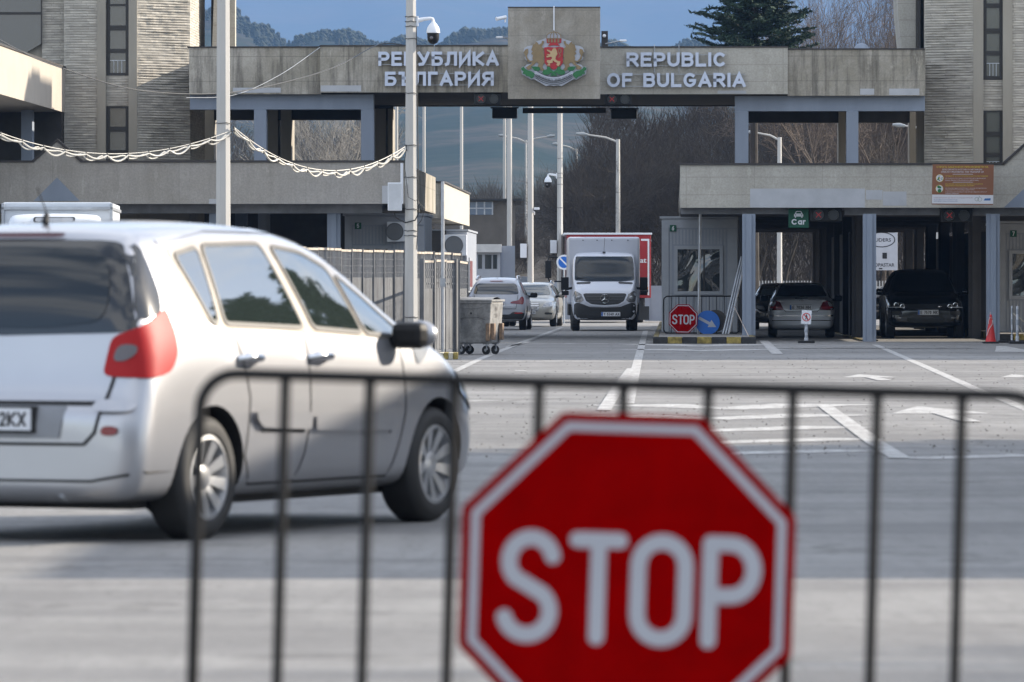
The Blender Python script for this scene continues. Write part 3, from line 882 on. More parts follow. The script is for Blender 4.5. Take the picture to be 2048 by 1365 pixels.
lane_signal(1222, 1274, 219, 238, sR, 'blank black signal box hanging behind the beam right of the emblem', False, .1)
b = BM(); b.box(BX(1045, sR), BX(1212, sR), yR + .1, yR + .3, PZ(226.5, sR), PZ(216, sR))
o = b.build('display_board', M_dark); tag(rebase(o, RB @ Vector((BX(1128, sR), yR, PZ(226, sR)))), 'long narrow dark display board under the beam below the coat of arms', 'sign')

# small cameras and fittings on the beam
def bullet_camera(px, py, s, flip, label):
    p = RB @ Vector((BX(px, s), PY(s), PZ(py, s)))
    t = thing('security_camera', label, 'camera', p)
    b = MB(); b.cyl((-.02 * flip, 0, -.1), (-.02 * flip, 0, .02), .02); b.build('bracket', M_white, t)
    b = MB(); b.cyl((0, 0, .03), (-.22 * flip, -.12, -.02), .045, n=12); b.cyl((-.22 * flip, -.12, -.02), (-.24 * flip, -.13, -.025), .052, n=12); b.build('housing', M_white, t, smooth=40)
bullet_camera(1012, 37, sE, 1, 'small white bullet camera sticking out from the left edge of the emblem panel')
def flood(px, py, s, label, sgn):
    p = RB @ Vector((BX(px, s), PY(s) + .3, PZ(py, s)))
    t = thing('street_lamp', label, 'lamp', p)
    b = MB(); b.cyl((-.36 * sgn, 0, -.03), (0, -.1, .04), .018); b.build('arm', M_galv, t)
    b = MB(); b.box(-.02, .16, -.14, -.04, .02, .07) if sgn > 0 else b.box(-.16, .02, -.14, -.04, .02, .07); b.build('head', M_white, t, bevel=.02)
flood(1240, 85, sE, 'small pale floodlight on an arm right of the emblem panel', 1)
flood(1004, 78, sE, 'small pale floodlight on an arm left of the emblem panel', -1)
b = BM(); b.box(BX(1202, sP), BX(1215, sP), yP + .8, yP + 1.1, PZ(95, sP), PZ(60, sP)); b.mi = 1; b.sphere((BX(1208, sP), yP + .76, PZ(70, sP)), .045)
o = b.build('equipment_cabinet', [M_cap, M_white]); tag(rebase(o, RB @ Vector((BX(1208, sP), yP + .9, PZ(95, sP)))), 'small black cabinet standing on the beam right beside the emblem panel', 'cabinet')
b = BM(); c_ = RB @ Vector((BX(1727, sP), yP + 2, PZ(100, sP)))
b2 = MB(); b2.sphere((0, 0, 0), .22, 18, 8, 1, 1, 1.1); o = b2.build('roof_vent', M_blue, smooth=60); o.location = c_; tag(o, 'round grey blue vent dome on the roof left of the right tower', 'vent')

# ------------------------------------------------------------------ towers
def stone_face(b, p0, p1, z0, z1, dxs=.09, course=.066, amp=.022, seed=0):
    """rough coursed stone front from plan point p0 to p1 (outside is to the right of p1->p0)"""
    p0 = Vector(p0); p1 = Vector(p1); L = (p1 - p0).length; d = (p1 - p0) / L; nn = Vector((d.y, -d.x))
    nx = max(2, int(L / dxs)); nz = int((z1 - z0) / (course / 3))
    vs = []
    for j in range(nz + 1):
        z = z0 + (z1 - z0) * j / nz; c = j % 3
        row = j // 3
        for i in range(nx + 1):
            q = p0 + d * (L * i / nx)
            a = 0; md = max(0, min(1, .5 + 1.3 * noise.noise(Vector((i * dxs * .9 + seed, z * 1.1, seed * 2.3)))))
            if 0 < i < nx:
                a = noise.noise(Vector((i * dxs * 1.6 + row * 7.7, row * 3.1, seed))) * .7 + noise.noise(Vector((i * dxs * 6, z * 9, seed + 5))) * .4 + .25
                a = (a if c != 0 else a * .6 - .25 * (1 + noise.noise(Vector((row * 1.7, i * dxs * 2, seed + 9))))) * amp * (.35 + .9 * md)
            vs.append((q.x + nn.x * a, q.y + nn.y * a, z))
    W = nx + 1
    b.add(vs, [(j * W + i, j * W + i + 1, (j + 1) * W + i + 1, (j + 1) * W + i) for j in range(nz) for i in range(nx)])

M_tglass = mat_glass('stair glass', (.07, .068, .056), .15, coat=0)  # paler base colour stands in for the lit look of the panes
M_tglass2 = mat_glass('dark upper glass', (.02, .026, .028), .06, coat=0)
sT = 79.0; yT = PY(sT); ZT = 17.0
def tower_windows(t, xa, xb, spans, y, z_lo):
    for (py0, py1, panes) in spans:
        z0, z1 = max(PZ(py1, sT), z_lo), min(PZ(py0, sT), 12.5)
        fr = BM(); X0, X1 = BX(xa, sT), BX(xb, sT); f_ = .09
        fr.box(X0, X0 + f_, y + .12, y + .24, z0, z1); fr.box(X1 - f_, X1, y + .12, y + .24, z0, z1)
        zs = [z0] + [v for a, c in panes for v in (PZ(c, sT), PZ(a, sT))][::1] + [z1]
        cuts = sorted(set([z0, z1] + [PZ(c, sT) for a, c in panes if PZ(c, sT) > z0] + [PZ(a, sT) for a, c in panes if PZ(a, sT) < z1]))
        # solid bars between panes
        rng = sorted([(max(z0, PZ(c, sT)), min(z1, PZ(a, sT))) for a, c in panes])
        cur = z0
        for a, c in rng:
            if a - cur > .01: fr.box(X0 + f_, X1 - f_, y + .12, y + .24, cur, a)
            cur = c
        if z1 - cur > .01: fr.box(X0 + f_, X1 - f_, y + .12, y + .24, cur, z1)
        f = fr.build('window_frame', M_drk2, t, world=True)
        for a, c in rng:
            g_ = BM(); g_.box(X0 + f_, X1 - f_, y + .17, y + .19, a, c); g_.build('pane', M_tglass, f, world=True)
        if len(rng) > 2:
            r = BM(); zz = rng[0]
            for q in range(1, 4): r.box(X0 + f_ + (X1 - X0 - 2 * f_) * q / 4 - .008, X0 + f_ + (X1 - X0 - 2 * f_) * q / 4 + .008, y + .155, y + .168, zz[0], zz[0] + (zz[1] - zz[0]) * .62)
            r.box(X0 + f_, X1 - f_, y + .15, y + .166, zz[0] + (zz[1] - zz[0]) * .60, zz[0] + (zz[1] - zz[0]) * .64)
            r.build('railing', M_galv, f, world=True)
# left tower
tl = thing('stone_tower', 'left stone clad tower with a strip of bronze framed windows, partly sunlit on its right', 'tower', near(250, sT))
x_ = lambda p: BX(p, sT)
b = BM(); zb = 3.4
stone_face(b, (x_(80), yT + .25), (x_(126), yT + .25), zb, ZT, seed=1)
stone_face(b, (x_(126), yT), (x_(193), yT), zb, ZT, seed=2)
stone_face(b, (x_(209), yT + .1), (x_(257), yT + .1), PZ(212, sT), PZ(151, sT), seed=3)
stone_face(b, (x_(273), yT), (x_(373), yT + 1.0), zb, ZT, amp=.045, seed=4)
stone_face(b, (x_(373), yT + 1.0), (x_(373), yT + 6.0), zb, ZT, seed=5)
b.build('stone_cladding', M_stone, tl, world=True)
b = BM(); b.box(x_(193), x_(210), yT - .05, yT + .5, zb, ZT); b.box(x_(256), x_(273), yT - .05, yT + .5, zb, ZT)
b.build('pilaster', M_smooth, tl, world=True)
b = BM(); b.foot([(x_(-20), yT + .32), (x_(126), yT + .32), (x_(127), yT + .06), (x_(192), yT + .06), (x_(194), yT + .45), (x_(272), yT + .45), (x_(274), yT + .08), (x_(371), yT + 1.05), (x_(372), yT + 6), (x_(-20), yT + 6)], zb - 3.3, ZT - .05)
b.build('wall', M_smooth, tl, world=True)
tower_windows(tl, 210, 256, [(-60, 151, [(-60, -45), (-38, 7), (11, 50), (60, 97), (105, 145)]), (212, 340, [(216, 253), (263, 300), (306, 340)])], yT, 3.0)
b = BM(); b.box(x_(396), x_(436), yT + 6, yT + 6.4, 7.2, ZT); b.build('upper_wall', M_conc2, tl, world=True)
b = BM(); b.face([(x_(398), 7.2), (x_(414), 7.2), (x_(421), 9.5), (x_(404), 9.5)], yT + 4.2, yT + 5.8); b.build('fin', M_conc2, tl, world=True)
b = BM(); b.box(x_(389), x_(396), yT + 5.5, yT + 6.2, 7.2, ZT); b.build('rainwater_pipe', M_drk2, tl, world=True)
b = BM(); b.face([(x_(-30), PZ(70, sT)), (x_(0), PZ(88, sT)), (x_(42), PZ(108, sT)), (x_(80), PZ(86, sT)), (x_(80), 11), (x_(-30), 11)], yT + .16, yT + .30)
ug = b.build('corner_window', M_tglass2, tl, world=True)
b = BM(); b.box(x_(-30), x_(80), yT + .11, yT + .158, PZ(28, sT), PZ(23, sT)); b.box(x_(78.6), x_(80.5), yT + .1, yT + .157, PZ(86, sT), 11); b.build('frame', M_drk2, ug, world=True)
# right tower
tr = thing('stone_tower', 'right stone clad tower above the orange notice board, all in shade', 'tower', near(1950, sT))
b = BM()
stone_face(b, (x_(1849), yT + .5), (x_(1945), yT), zb, ZT, amp=.05, seed=11)
stone_face(b, (x_(1963), yT + .1), (x_(2006), yT + .1), PZ(222, sT), PZ(161, sT), seed=12)
stone_face(b, (x_(2023), yT), (x_(2140), yT), zb, ZT, seed=13)
b.build('stone_cladding', M_stone, tr, world=True)
b = BM(); b.box(x_(1945), x_(1965), yT - .05, yT + .5, zb, ZT); b.box(x_(2004), x_(2023), yT - .05, yT + .5, zb, ZT); b.build('pilaster', M_smooth, tr, world=True)
b = BM(); b.foot([(x_(1850), yT + .56), (x_(1943), yT + .08), (x_(1944), yT + .45), (x_(2024), yT + .45), (x_(2025), yT + .06), (x_(2140), yT + .06), (x_(2140), yT + 6), (x_(1850), yT + 6)], 3.3, ZT - .05); b.build('wall', M_smooth, tr, world=True)
tower_windows(tr, 1965, 2005, [(-60, 160, [(-60, -48), (-40, 8), (17, 58), (68, 103), (112, 153)]), (222, 340, [(225, 264), (274, 306), (314, 340)])], yT, 3.0)
b = BM(); b.box(x_(1836), x_(1843), yT + 1.0, yT + 3, 7.2, ZT); b.build('rainwater_pipe', M_drk2, tr, world=True)
b = BM(); b.face([(x_(1808), 7.15), (x_(1835), 7.15), (x_(1835), 9.4), (x_(1797), 9.4), (x_(1799), 8.3)], yT + 1.5, yT + 4.5); b.build('fin', M_conc2, tr, world=True)

# ------------------------------------------------------------------ bridge deck running forward from the left tower
lw = thing('side_wing', 'raised concrete wing at far left, its side facing right in full sun', 'building', near(60, 83))
b = BM(); zt_, zb_ = PZ(137, sT), PZ(225, sT)
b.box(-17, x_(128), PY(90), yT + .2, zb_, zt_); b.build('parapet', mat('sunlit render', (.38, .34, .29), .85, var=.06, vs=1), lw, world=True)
b = BM(); b.box(-17.02, x_(128) + .03, PY(90) - .03, yT + .2, zt_ + .002, zt_ + .05); b.build('flashing', M_cap, lw, world=True)
for px in (48,):
    b = BM(); b.box(BX(40, 80.2), BX(62, 80.2), PY(80.2), PY(80.2) + .5, 3.9, zb_ - .003); b.build('post', M_blue, lw, world=True)
b = BM(); b.box(-17, x_(126), yT - .6, yT - .3, 3.5, zb_ - .003); b.build('dark_backing', M_dark, lw, world=True)  # dark sheet added in place of the shaded interior

# ------------------------------------------------------------------ toll canopies
sL = 82.0; yL = PY(sL)
def l_(p): return BX(p, sL)
cl = thing('toll_canopy', 'left toll canopy with a wide concrete fascia and a pointed gable', 'canopy', near(430, sL), 0, 'toll canopies')
b = BM(); z0, z1 = PZ(408, sL), PZ(325, sL)
b.face([(l_(-180), z0), (l_(805), z0), (l_(805), z1), (l_(160), z1), (l_(112), PZ(283, sL)), (l_(65), z1), (l_(-180), z1)], yL, yL + .3)
M_fasc = mat_concrete('fascia concrete', (.33, .31, .285), (.29, .27, .24), (.19, .18, .16), (3.1, 3), (0, 1), .7, .5)
b.build('fascia', M_fasc, cl, world=True)
b = BM(); t_ = .05
b.box(l_(160), l_(805) + .03, yL - .04, yL + .4, z1 + .002, z1 + t_)
b.box(l_(-180), l_(65), yL - .04, yL + .4, z1 + .002, z1 + t_)
za = PZ(283, sL)
b.face([(l_(160), z1 + .002), (l_(160) + .04, z1 + t_), (l_(112), za + .07), (l_(65) - .04, z1 + t_), (l_(65), z1 + .002), (l_(112), za + .003)], yL - .04, yL + .4)
b.build('flashing', M_cap, cl, world=True)
b = BM(); b.face([(l_(65), z0 + .07), (l_(158), z0 + .07), (l_(112), PZ(355, sL))], yL - .012, yL - .002); b.build('gable_panel', M_blue, cl, world=True)
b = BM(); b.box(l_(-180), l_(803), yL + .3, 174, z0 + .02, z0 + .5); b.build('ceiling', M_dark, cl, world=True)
b = BM(); b.box(l_(805) - .3, l_(805), yL + .3, 173.5, z0, z1); b.build('side_fascia', M_conc, cl, world=True)
b = BM(); b.box(l_(-180), l_(760), yL + .75, yL + 1.3, PZ(426, sL), z0 + .018); b.build('edge_beam', mat('grey beam paint', (.19, .195, .21), .8, var=.3, vs=2), cl, world=True)
b = BM(); b.cyl((l_(803.5), yL - .04, z0), (l_(803.5), yL - .04, z1 - .02), .035); b.build('rainwater_pipe', M_white, cl, world=True)
b = BM(); b.box(l_(764), l_(800), yL - .004, yL, z0 + .01, PZ(372, sL)); b.box(l_(417), l_(432), yL - .004, yL, z0, z0 + .12); b.build('repair_patch', M_patch, cl, world=True)
def col_shape(b, cx, y, wd, z0, z1, d=.34):
    b.box(cx - wd * .5, cx - wd * .22, y + .05, y + d, z0, z1); b.box(cx - wd * .215, cx + wd * .215, y, y + d + .02, z0, z1); b.box(cx + wd * .22, cx + wd * .5, y + .05, y + d, z0, z1)
for px in (663, 425, 187, -60):
    for k in range(3):
        b = BM(); col_shape(b, l_(px), yL + .85 + k * 9, .32, .1, PZ(426, sL) - .002 if k == 0 else z0 + .015); b.build('column', M_blue, cl, world=True)
b = BM(); b.box(l_(-180), l_(640), 172.5, 173, .0, z0); b.build('dark_backing', M_dark, cl, world=True)  # added dark sheet stands in for shade under the left canopy
# far left canopy block
s2 = 69.0
c2 = thing('toll_canopy', 'farther small canopy block whose side wall glows cream in the sun', 'canopy', near(890, s2), 0, 'toll canopies')
z1b, z0b = PZ(366, s2), PZ(436, s2)
b = BM(); b.box(BX(830, s2), BX(885, s2), PY(s2), 204, z0b, z1b); b.build('fascia', M_conc, c2, world=True)
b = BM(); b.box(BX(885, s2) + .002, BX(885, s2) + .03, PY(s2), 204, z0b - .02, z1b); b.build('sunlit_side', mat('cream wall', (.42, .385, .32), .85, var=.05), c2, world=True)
b = BM(); b.box(BX(830, s2) - .03, BX(885, s2) + .08, PY(s2) - .04, 204, z1b + .002, z1b + .05); b.build('flashing', M_cap, c2, world=True)
b = BM(); b.box(BX(790, s2), BX(872, s2), PY(s2) + 8, 204, .1, z0b - .3); b.build('dark_backing', M_dark, c2, world=True)  # dark sheet added for the shade below the small canopy

# right canopy
sC = 84.0; yC = PY(sC)
def r_(p): return BX(p, sC)
cr = thing('toll_canopy', 'right toll canopy over lanes six and seven, pale repaired fascia', 'canopy', near(1620, sC), 0, 'toll canopies')
z0, z1 = PZ(416, sC), PZ(331, sC)
b = BM(); b.face([(r_(1360), z0), (r_(2250), z0), (r_(2250), z1), (r_(2101), z1), (r_(2053), PZ(288, sC)), (r_(2006), z1), (r_(1360), z1)], yC, yC + .3); b.build('fascia', M_conc2, cr, world=True)
b = BM(); za = PZ(288, sC)
b.box(r_(1360) - .03, r_(2006), yC - .04, yC + .4, z1 + .002, z1 + .05)
b.face([(r_(2101), z1 + .002), (r_(2101) + .04, z1 + .05), (r_(2053), za + .07), (r_(2006) - .04, z1 + .05), (r_(2006), z1 + .002), (r_(2053), za + .003)], yC - .04, yC + .4)
b.box(r_(2101), r_(2250), yC - .04, yC + .4, z1 + .002, z1 + .05)
b.build('flashing', M_cap, cr, world=True)
b = BM(); b.face([(r_(2006), z0 + .003), (r_(2101), z0 + .003), (r_(2053), PZ(372, sC))], yC - .012, yC - .002); b.build('gable_panel', M_blue, cr, world=True)
b = BM(); b.box(r_(1500), r_(1729), yC - .004, yC, z0 + .002, PZ(378, sC)); b.box(r_(1731), r_(1764), yC - .004, yC, PZ(400, sC), PZ(381, sC)); b.box(r_(1765), r_(1812), yC - .003, yC, PZ(412, sC), PZ(384, sC)); b.build('repair_patch', M_patch, cr, world=True)
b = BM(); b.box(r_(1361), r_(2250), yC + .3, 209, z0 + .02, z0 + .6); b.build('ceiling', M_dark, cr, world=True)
b = BM(); b.box(r_(1361), r_(1361) + .3, yC + .3, 209, z0, z1); b.build('side_fascia', M_conc, cr, world=True)
bm_ = mat('grey beam paint', (.19, .195, .21), .8)
b = BM()
b.box(r_(1361), r_(1578), yC + .55, yC + 1.1, PZ(428, sC), z0 + .018); b.box(r_(1690), r_(1880), yC + .55, yC + 1.1, PZ(430, sC), z0 + .018); b.box(r_(1945), r_(2250), yC + .55, yC + 1.1, PZ(431, sC), z0 + .018)
b.build('edge_beam', bm_, cr, world=True)
M_ext = mat('shade-darkened paint', (.05, .05, .055), .8)  # shade under the canopy put into the colour of inner parts
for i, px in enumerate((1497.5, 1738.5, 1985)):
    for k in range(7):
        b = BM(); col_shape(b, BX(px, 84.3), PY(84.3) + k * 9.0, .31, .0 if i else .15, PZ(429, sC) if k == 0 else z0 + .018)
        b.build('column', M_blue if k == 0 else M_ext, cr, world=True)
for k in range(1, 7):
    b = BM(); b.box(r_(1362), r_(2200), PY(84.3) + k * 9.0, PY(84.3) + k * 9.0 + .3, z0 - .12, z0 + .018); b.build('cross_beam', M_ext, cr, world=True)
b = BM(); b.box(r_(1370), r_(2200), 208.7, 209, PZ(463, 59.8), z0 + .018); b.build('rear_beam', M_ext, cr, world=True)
# ------------------------------------------------------------------ islands and kerbs
M_kb = mat('kerb black', (.03, .03, .03), .8, var=.4, vs=6); M_ky = mat('kerb yellow', (.30, .23, .06), .8, var=.5, vs=7)
M_pave = mat('island paving', (.20, .19, .18), .85, var=.3, vs=4)
def island(px0, px1, s, y1, label_name='traffic_island', n=6, h=.15):
    b = BM(); x0, x1 = BX(px0, s), BX(px1, s); y0 = PY(s)
    b.box(x0 + .12, x1 - .12, y0 + .12, y1, .0, h)
    nseg = n; L = (x1 - x0) / nseg
    for i in range(nseg):
        b.mi = 1 + (i % 2); b.box(x0 + i * L, x0 + (i + 1) * L - .01, y0, y0 + .118, .0, h + .006)
    i = 0; y = y0 + .12
    while y < y1 - .1:
        b.mi = 1 + (i % 2); e = min(y + 1.0, y1)
        b.box(x0, x0 + .118, y, e - .01, .0, h + .006); b.box(x1 - .118, x1, y, e - .01, .0, h + .006); y = e; i += 1
    return struct(b.build(label_name, [M_pave, M_kb, M_ky], bevel=.012))
island(1306, 1512, 87.5, 208, n=7)
island(1722, 1756, 83.5, 208, n=1, h=.03)
island(1990, 2240, 82.0, 208, n=7)
island(655, 925, 66.0, 205, n=8)
b = BM(); M_kc = mat('kerb cream', (.45, .42, .34), .8)
for i in range(4):
    b.mi = i % 2; x0 = PX(878 + i * 9.5, 112); b.T = None; b.box(x0, x0 + .08, PY(112), PY(112) + 1.2, 0, .12)
struct(b.build('kerb', [M_kc, M_ky], bevel=.01))

# ------------------------------------------------------------------ booths
def booth(px0, px1, py_top, s, z_base, depth, num, npx, label, win=None, win2=None, number_py=None, drum=False):
    x0, x1 = BX(px0, s), BX(px1, s); y = PY(s); zt = PZ(py_top, s)
    t = thing('toll_booth', label, 'booth', RB @ Vector(((x0 + x1) / 2, y, z_base)), 0, 'toll booths')
    b = BM(); b.box(x0, x1, y, y + depth, z_base, zt)
    b.build('wall', M_booth, t, world=True, bevel=.02)
    b = BM()
    b.box(x0 - .01, x0 + .17, y - .03, y - .002, z_base + .02, zt - .01)
    b.box(x1 - .27, x1 - .02, y - .03, y - .002, z_base + .02, zt - .25)
    b.box(x0 + .17, x1 - .02, y - .035, y - .002, zt - .23, zt - .01)
    # ribbed sheet between the trims
    xx = x0 + .20
    while xx < x1 - .32:
        if win is None or not (BX(win[0], s) - .12 < xx + .05 and xx < BX(win[1], s) + .06):
            b.box(xx, xx + .05, y - .012, y - .002, z_base + .05, zt - .27)
        else:
            b.box(xx, xx + .05, y - .012, y - .002, PZ(win[2], s) + .12, zt - .27); b.box(xx, xx + .05, y - .012, y - .002, z_base + .05, PZ(win[3], s) - .12)
        xx += .085
    b.build('trim', M_boothf, t, world=True)
    if win:
        wx0, wx1, wz1, wz0 = BX(win[0], s), BX(win[1], s), PZ(win[2], s), PZ(win[3], s)
        f = BM(); e = .085
        for bx in ((wx0 - e, wx1 + e, wz1, wz1 + e), (wx0 - e, wx1 + e, wz0 - e, wz0), (wx0 - e, wx0, wz0, wz1), (wx1, wx1 + e, wz0, wz1)): f.box(bx[0], bx[1], y - .055, y - .003, bx[2], bx[3])
        fo = f.build('window', M_boothf, t, world=True)
        p = BM(); p.box(wx0, wx1, y - .03, y - .012, wz0, wz1); p.build('pane', M_wglass, fo, world=True)
        if wx1 - wx0 > .8:
            p = BM(); q = wx0 + (wx1 - wx0) * .63; p.box(q - .02, q + .02, y - .04, y - .031, wz0, wz1); p.build('mullion', M_drk2, fo, world=True)
    if num:
        z = PZ(number_py, s); p = BM(); xc = BX(npx, s); h2 = .082
        p.box(xc - h2, xc + h2, y - .05, y - .036, z - h2, z + h2); p.mi = 1
        strokes(p, num, xc - .032, z - .055, .062, .11, y - .053, .018)
        p.build('number_sign', [M_green, M_white], t, world=True)
    b = BM(); b.box(x0 - .06, x1 + .04, y - .08, y + depth + .05, zt + .002, zt + .06); b.build('roof', M_boothf, t, world=True)
    return t
booth(1324, 1476, 438, 79.0, .15, 5.5, '6', 1346, 'grey booth number six with a mirrored window behind the small STOP sign', (1355, 1439, 499, 583), number_py=457)
booth(1996, 2140, 448, 79.0, .15, 5.5, '7', 2025, 'grey booth number seven at the right edge behind the white posts', (2023, 2072, 508, 592), number_py=468)
booth(690, 850, 432, 79.0, .05, 4.5, '5', 716, 'grey booth number five under the left canopy behind the fence', (712, 775, 498, 540), number_py=452)
tb = booth(850, 934, 463, 66.0, .10, 9.0, None, 0, 'booth under the small cream canopy with red window blinds on its sunny side')
b = BM(); X1 = BX(934, 66.0) + .003; Yb = PY(66.0)
b.box(X1, X1 + .03, Yb + 1.5, Yb + 4.2, 1.2, 2.2); wf = b.build('side_window', M_boothf, tb, world=True)
b = BM(); b.box(X1 + .031, X1 + .036, Yb + 1.7, Yb + 4.0, 1.3, 2.1); b.build('blind', mat('red blind', (.10, .012, .015), .6), wf, world=True)
# booths deep inside the right lanes, their shade put into the colour
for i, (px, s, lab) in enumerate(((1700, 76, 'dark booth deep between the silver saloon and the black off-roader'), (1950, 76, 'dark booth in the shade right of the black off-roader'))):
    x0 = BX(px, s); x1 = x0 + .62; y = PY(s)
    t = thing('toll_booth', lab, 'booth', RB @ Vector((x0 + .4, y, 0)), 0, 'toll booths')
    b = BM(); b.box(x0, x1, y, y + 26, .0, 2.75); b.build('wall', mat('shade-darkened booth metal', (.018, .019, .021), .8), t, world=True)
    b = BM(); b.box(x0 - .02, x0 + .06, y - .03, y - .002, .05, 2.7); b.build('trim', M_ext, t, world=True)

# air conditioners
def aircon(px0, px1, py0, py1, s, label):
    x0, x1 = BX(px0, s), BX(px1, s); z0, z1 = PZ(py1, s), PZ(py0, s); y = PY(s) - .38
    t = thing('air_conditioner', label, 'air conditioner', RB @ Vector(((x0 + x1) / 2, y, z0)), 0, 'outdoor air conditioning units')
    b = BM(); b.box(x0, x1, y, y + .32, z0, z1); b.build('casing', M_white, t, world=True, bevel=.015)
    cx = x0 + (x1 - x0) * .42; cz = (z0 + z1) / 2; r = (z1 - z0) * .42
    b = BM(); b.lathe([(.001, 0), (r, 0), (r, .02), (r * 1.06, .02), (r * 1.06, -.002)], (cx, y - .003, cz), 'y', 24); g_ = b.build('fan_grille', mat('fan grille', (.16, .165, .17), .7), t, world=True)
    b = BM()
    for k in range(1, 6): b.tube([(cx + cos(a * .3142) * r * k / 6, y - .03, cz + sin(a * .3142) * r * k / 6) for a in range(20)], .004, 4, True)
    b.build('guard', M_galv, g_, world=True)
aircon(775, 812, 444, 484, 79.0, 'white air conditioner on booth five partly behind the camera pole')
aircon(890, 934, 470, 512, 66.0, 'white air conditioner hung on the far booth beside the cream wall')

# ------------------------------------------------------------------ signs on the right canopy
t = thing('lane_sign', 'green hanging sign with a white car symbol and the word Car', 'sign', near(1597, 83.5))
y = PY(sC) + .42; x0, x1 = r_(1577), r_(1618); z0, z1 = PZ(456, sC), PZ(418, sC)
b = BM(); b.box(x0, x1, y, y + .06, z0, z1); b.build('board', M_green, t, world=True, bevel=.015)
b = BM(); cx = (x0 + x1) / 2
strokes(b, 'Car', x0 + .075, PZ(449.5, sC), .34, .135, y - .006, .030, gap=.12)
def cp(u, v): return (cx + u * .01, PZ(430, sC) + v * .01)
body_ = [cp(*p) for p in [(-11, -4), (-11, 1), (-9, 3), (-6.5, 8), (-5, 9), (5, 9), (6.5, 8), (9, 3), (11, 1), (11, -4), (9, -4), (9, -7), (6.5, -7), (6.5, -4), (-6.5, -4), (-6.5, -7), (-9, -7), (-9, -4)]]
b.face(body_, y - .008, y - .003)
b.mi = 1; b.face([cp(*p) for p in [(-6.5, 3.4), (6.5, 3.4), (4.6, 7.4), (-4.6, 7.4)]], y - .011, y - .0085)
for sg in (-1, 1): b.cyl((cp(7.3 * sg, 0)[0], y - .0115, cp(0, 0)[1]), (cp(7.3 * sg, 0)[0], y - .0085, cp(0, 0)[1]), .014, n=8)
b.build('lettering', [M_white, M_green], t, world=True)
lane_signal(1620, 1684, 417, 443, sC, 'lane signal with a dull red cross right beside the green Car sign', True, .45)
lane_signal(1882, 1945, 418, 444, sC, 'lane signal with a dull red cross under the orange notice board', True, .45)

# orange notice board; coordinates of a 13.65x enlargement starting at (1850, 320)
sN = 84.6; yN = PY(sN)
t = thing('notice_board', 'orange and white notice board with yellow and white writing in three languages', 'sign', near(1924, sN))
M_or = mat('notice orange', (.20, .075, .032), .5, var=.08, vs=1.2); M_ye = mat('notice yellow', (.62, .50, .03), .5); M_wt = mat('notice white', (.55, .55, .58), .5, var=.03)
def NC(u, v): return BX(1850 + u / 13.65, sN), PZ(320 + v / 13.65, sN)
b = BM(); b.face([NC(195, 130), NC(1858, 142), NC(1835, 1240), NC(165, 1225)], yN, yN + .05); b.build('board', M_or, t, world=True)
b = BM(); b.face([NC(177, 955), NC(1843, 970), NC(1839, 1210), NC(172, 1198)], yN - .004, yN - .001); b.build('white_strip', M_wt, t, world=True)
b = BM(); 
def nt_(body, u0, u1, v0, v1, mi, bold=.0):
    b.mi = mi; x, z = NC(u0, v1); x2, z2 = NC(u1, v0); text(b, body, x, z, x2 - x, z2 - z, yN - .006, bold=bold)
nt_('СТРОГО ЗАБРАНЕНО ПРЕНАСЯНЕТО НА', 300, 1705, 178, 228, 0)
nt_('ΑΠΑΓΟΡΕΥΕΤΑΙ ΑΥΣΤΗΡΑ Η ΜΕΤΑΦΟΡΑ', 450, 1540, 252, 295, 1)
nt_('STRICTLY PROHIBITED THE TRANSFER OF', 420, 1585, 315, 360, 1)
nt_('ПРОДУКТИ ЗА РАСТИТЕЛНА ЗАЩИТА (ПЕСТИЦИДИ)', 540, 1695, 438, 470, 0)
nt_('ΦΥΤΟΠΡΟΣΤΑΤΕΥΤΙΚΩΝ ΠΡΟΪΟΝΤΩΝ (ΦΥΤΟΦΑΡΜΑΚΩΝ)', 540, 1640, 498, 527, 1)
nt_('PLANT PROTECTION PRODUCTS (PESTICIDES)', 540, 1445, 555, 585, 1)
nt_('РАСТЕНИЯ, РАСТИТЕЛНИ ПРОДУКТИ И ДРУГИ', 540, 1555, 655, 685, 0)
nt_('ОБЕКТИ БЕЗ РАСТИТЕЛЕН ПАСПОРТ', 540, 1330, 700, 728, 0)
nt_('ΦΥΤΩΝ, ΦΥΤΙΚΩΝ ΠΡΟΪΟΝΤΩΝ Ή ΑΛΛΩΝ ΑΝΤΙΚΕΙΜΕΝΩΝ', 540, 1660, 768, 795, 1)
nt_('ΧΩΡΙΣ ΦΥΤΟΫΓΕΙΟΝΟΜΙΚΟ ΔΙΑΒΑΤΗΡΙΟ', 540, 1330, 812, 838, 1)
nt_('PLANTS, PLANT PRODUCTS OR OTHER OBJECTS WITHOUT', 540, 1665, 874, 900, 1)
nt_('A PLANT PASSPORT', 540, 910, 912, 938, 1)
nt_('НАРУШИТЕЛИТЕ ЩЕ БЪДАТ САНКЦИОНИРАНИ!', 220, 1290, 1032, 1058, 2)
nt_('ΟΙ ΠΑΡΑΒΑΤΕΣ ΘΑ ΤΙΜΩΡΟΥΝΤΑΙ !', 220, 880, 1082, 1104, 3)
nt_('OFFENDERS SHALL BE PENALIZED', 220, 870, 1124, 1148, 3)
for v in (400, 617):
    b.mi = 1; x, z = NC(738, v + 5); x2, z2 = NC(1292, v - 5); b.box(x, x2, yN - .006, yN - .001, z, z2)
b.build('lettering', [M_ye, M_wt, mat('notice red ink', (.25, .03, .05), .6), mat('notice blue ink', (.05, .08, .25), .6)], t, world=True)
def disc(mb, u, v, r, y, n=24, sx=1):
    cx, cz = NC(u, v); rr = r / 13.65 / sN; mb.face([(cx + cos(2 * pi * i / n) * rr * sx, cz + sin(2 * pi * i / n) * rr) for i in range(n)], y - .002, y)
b = BM()
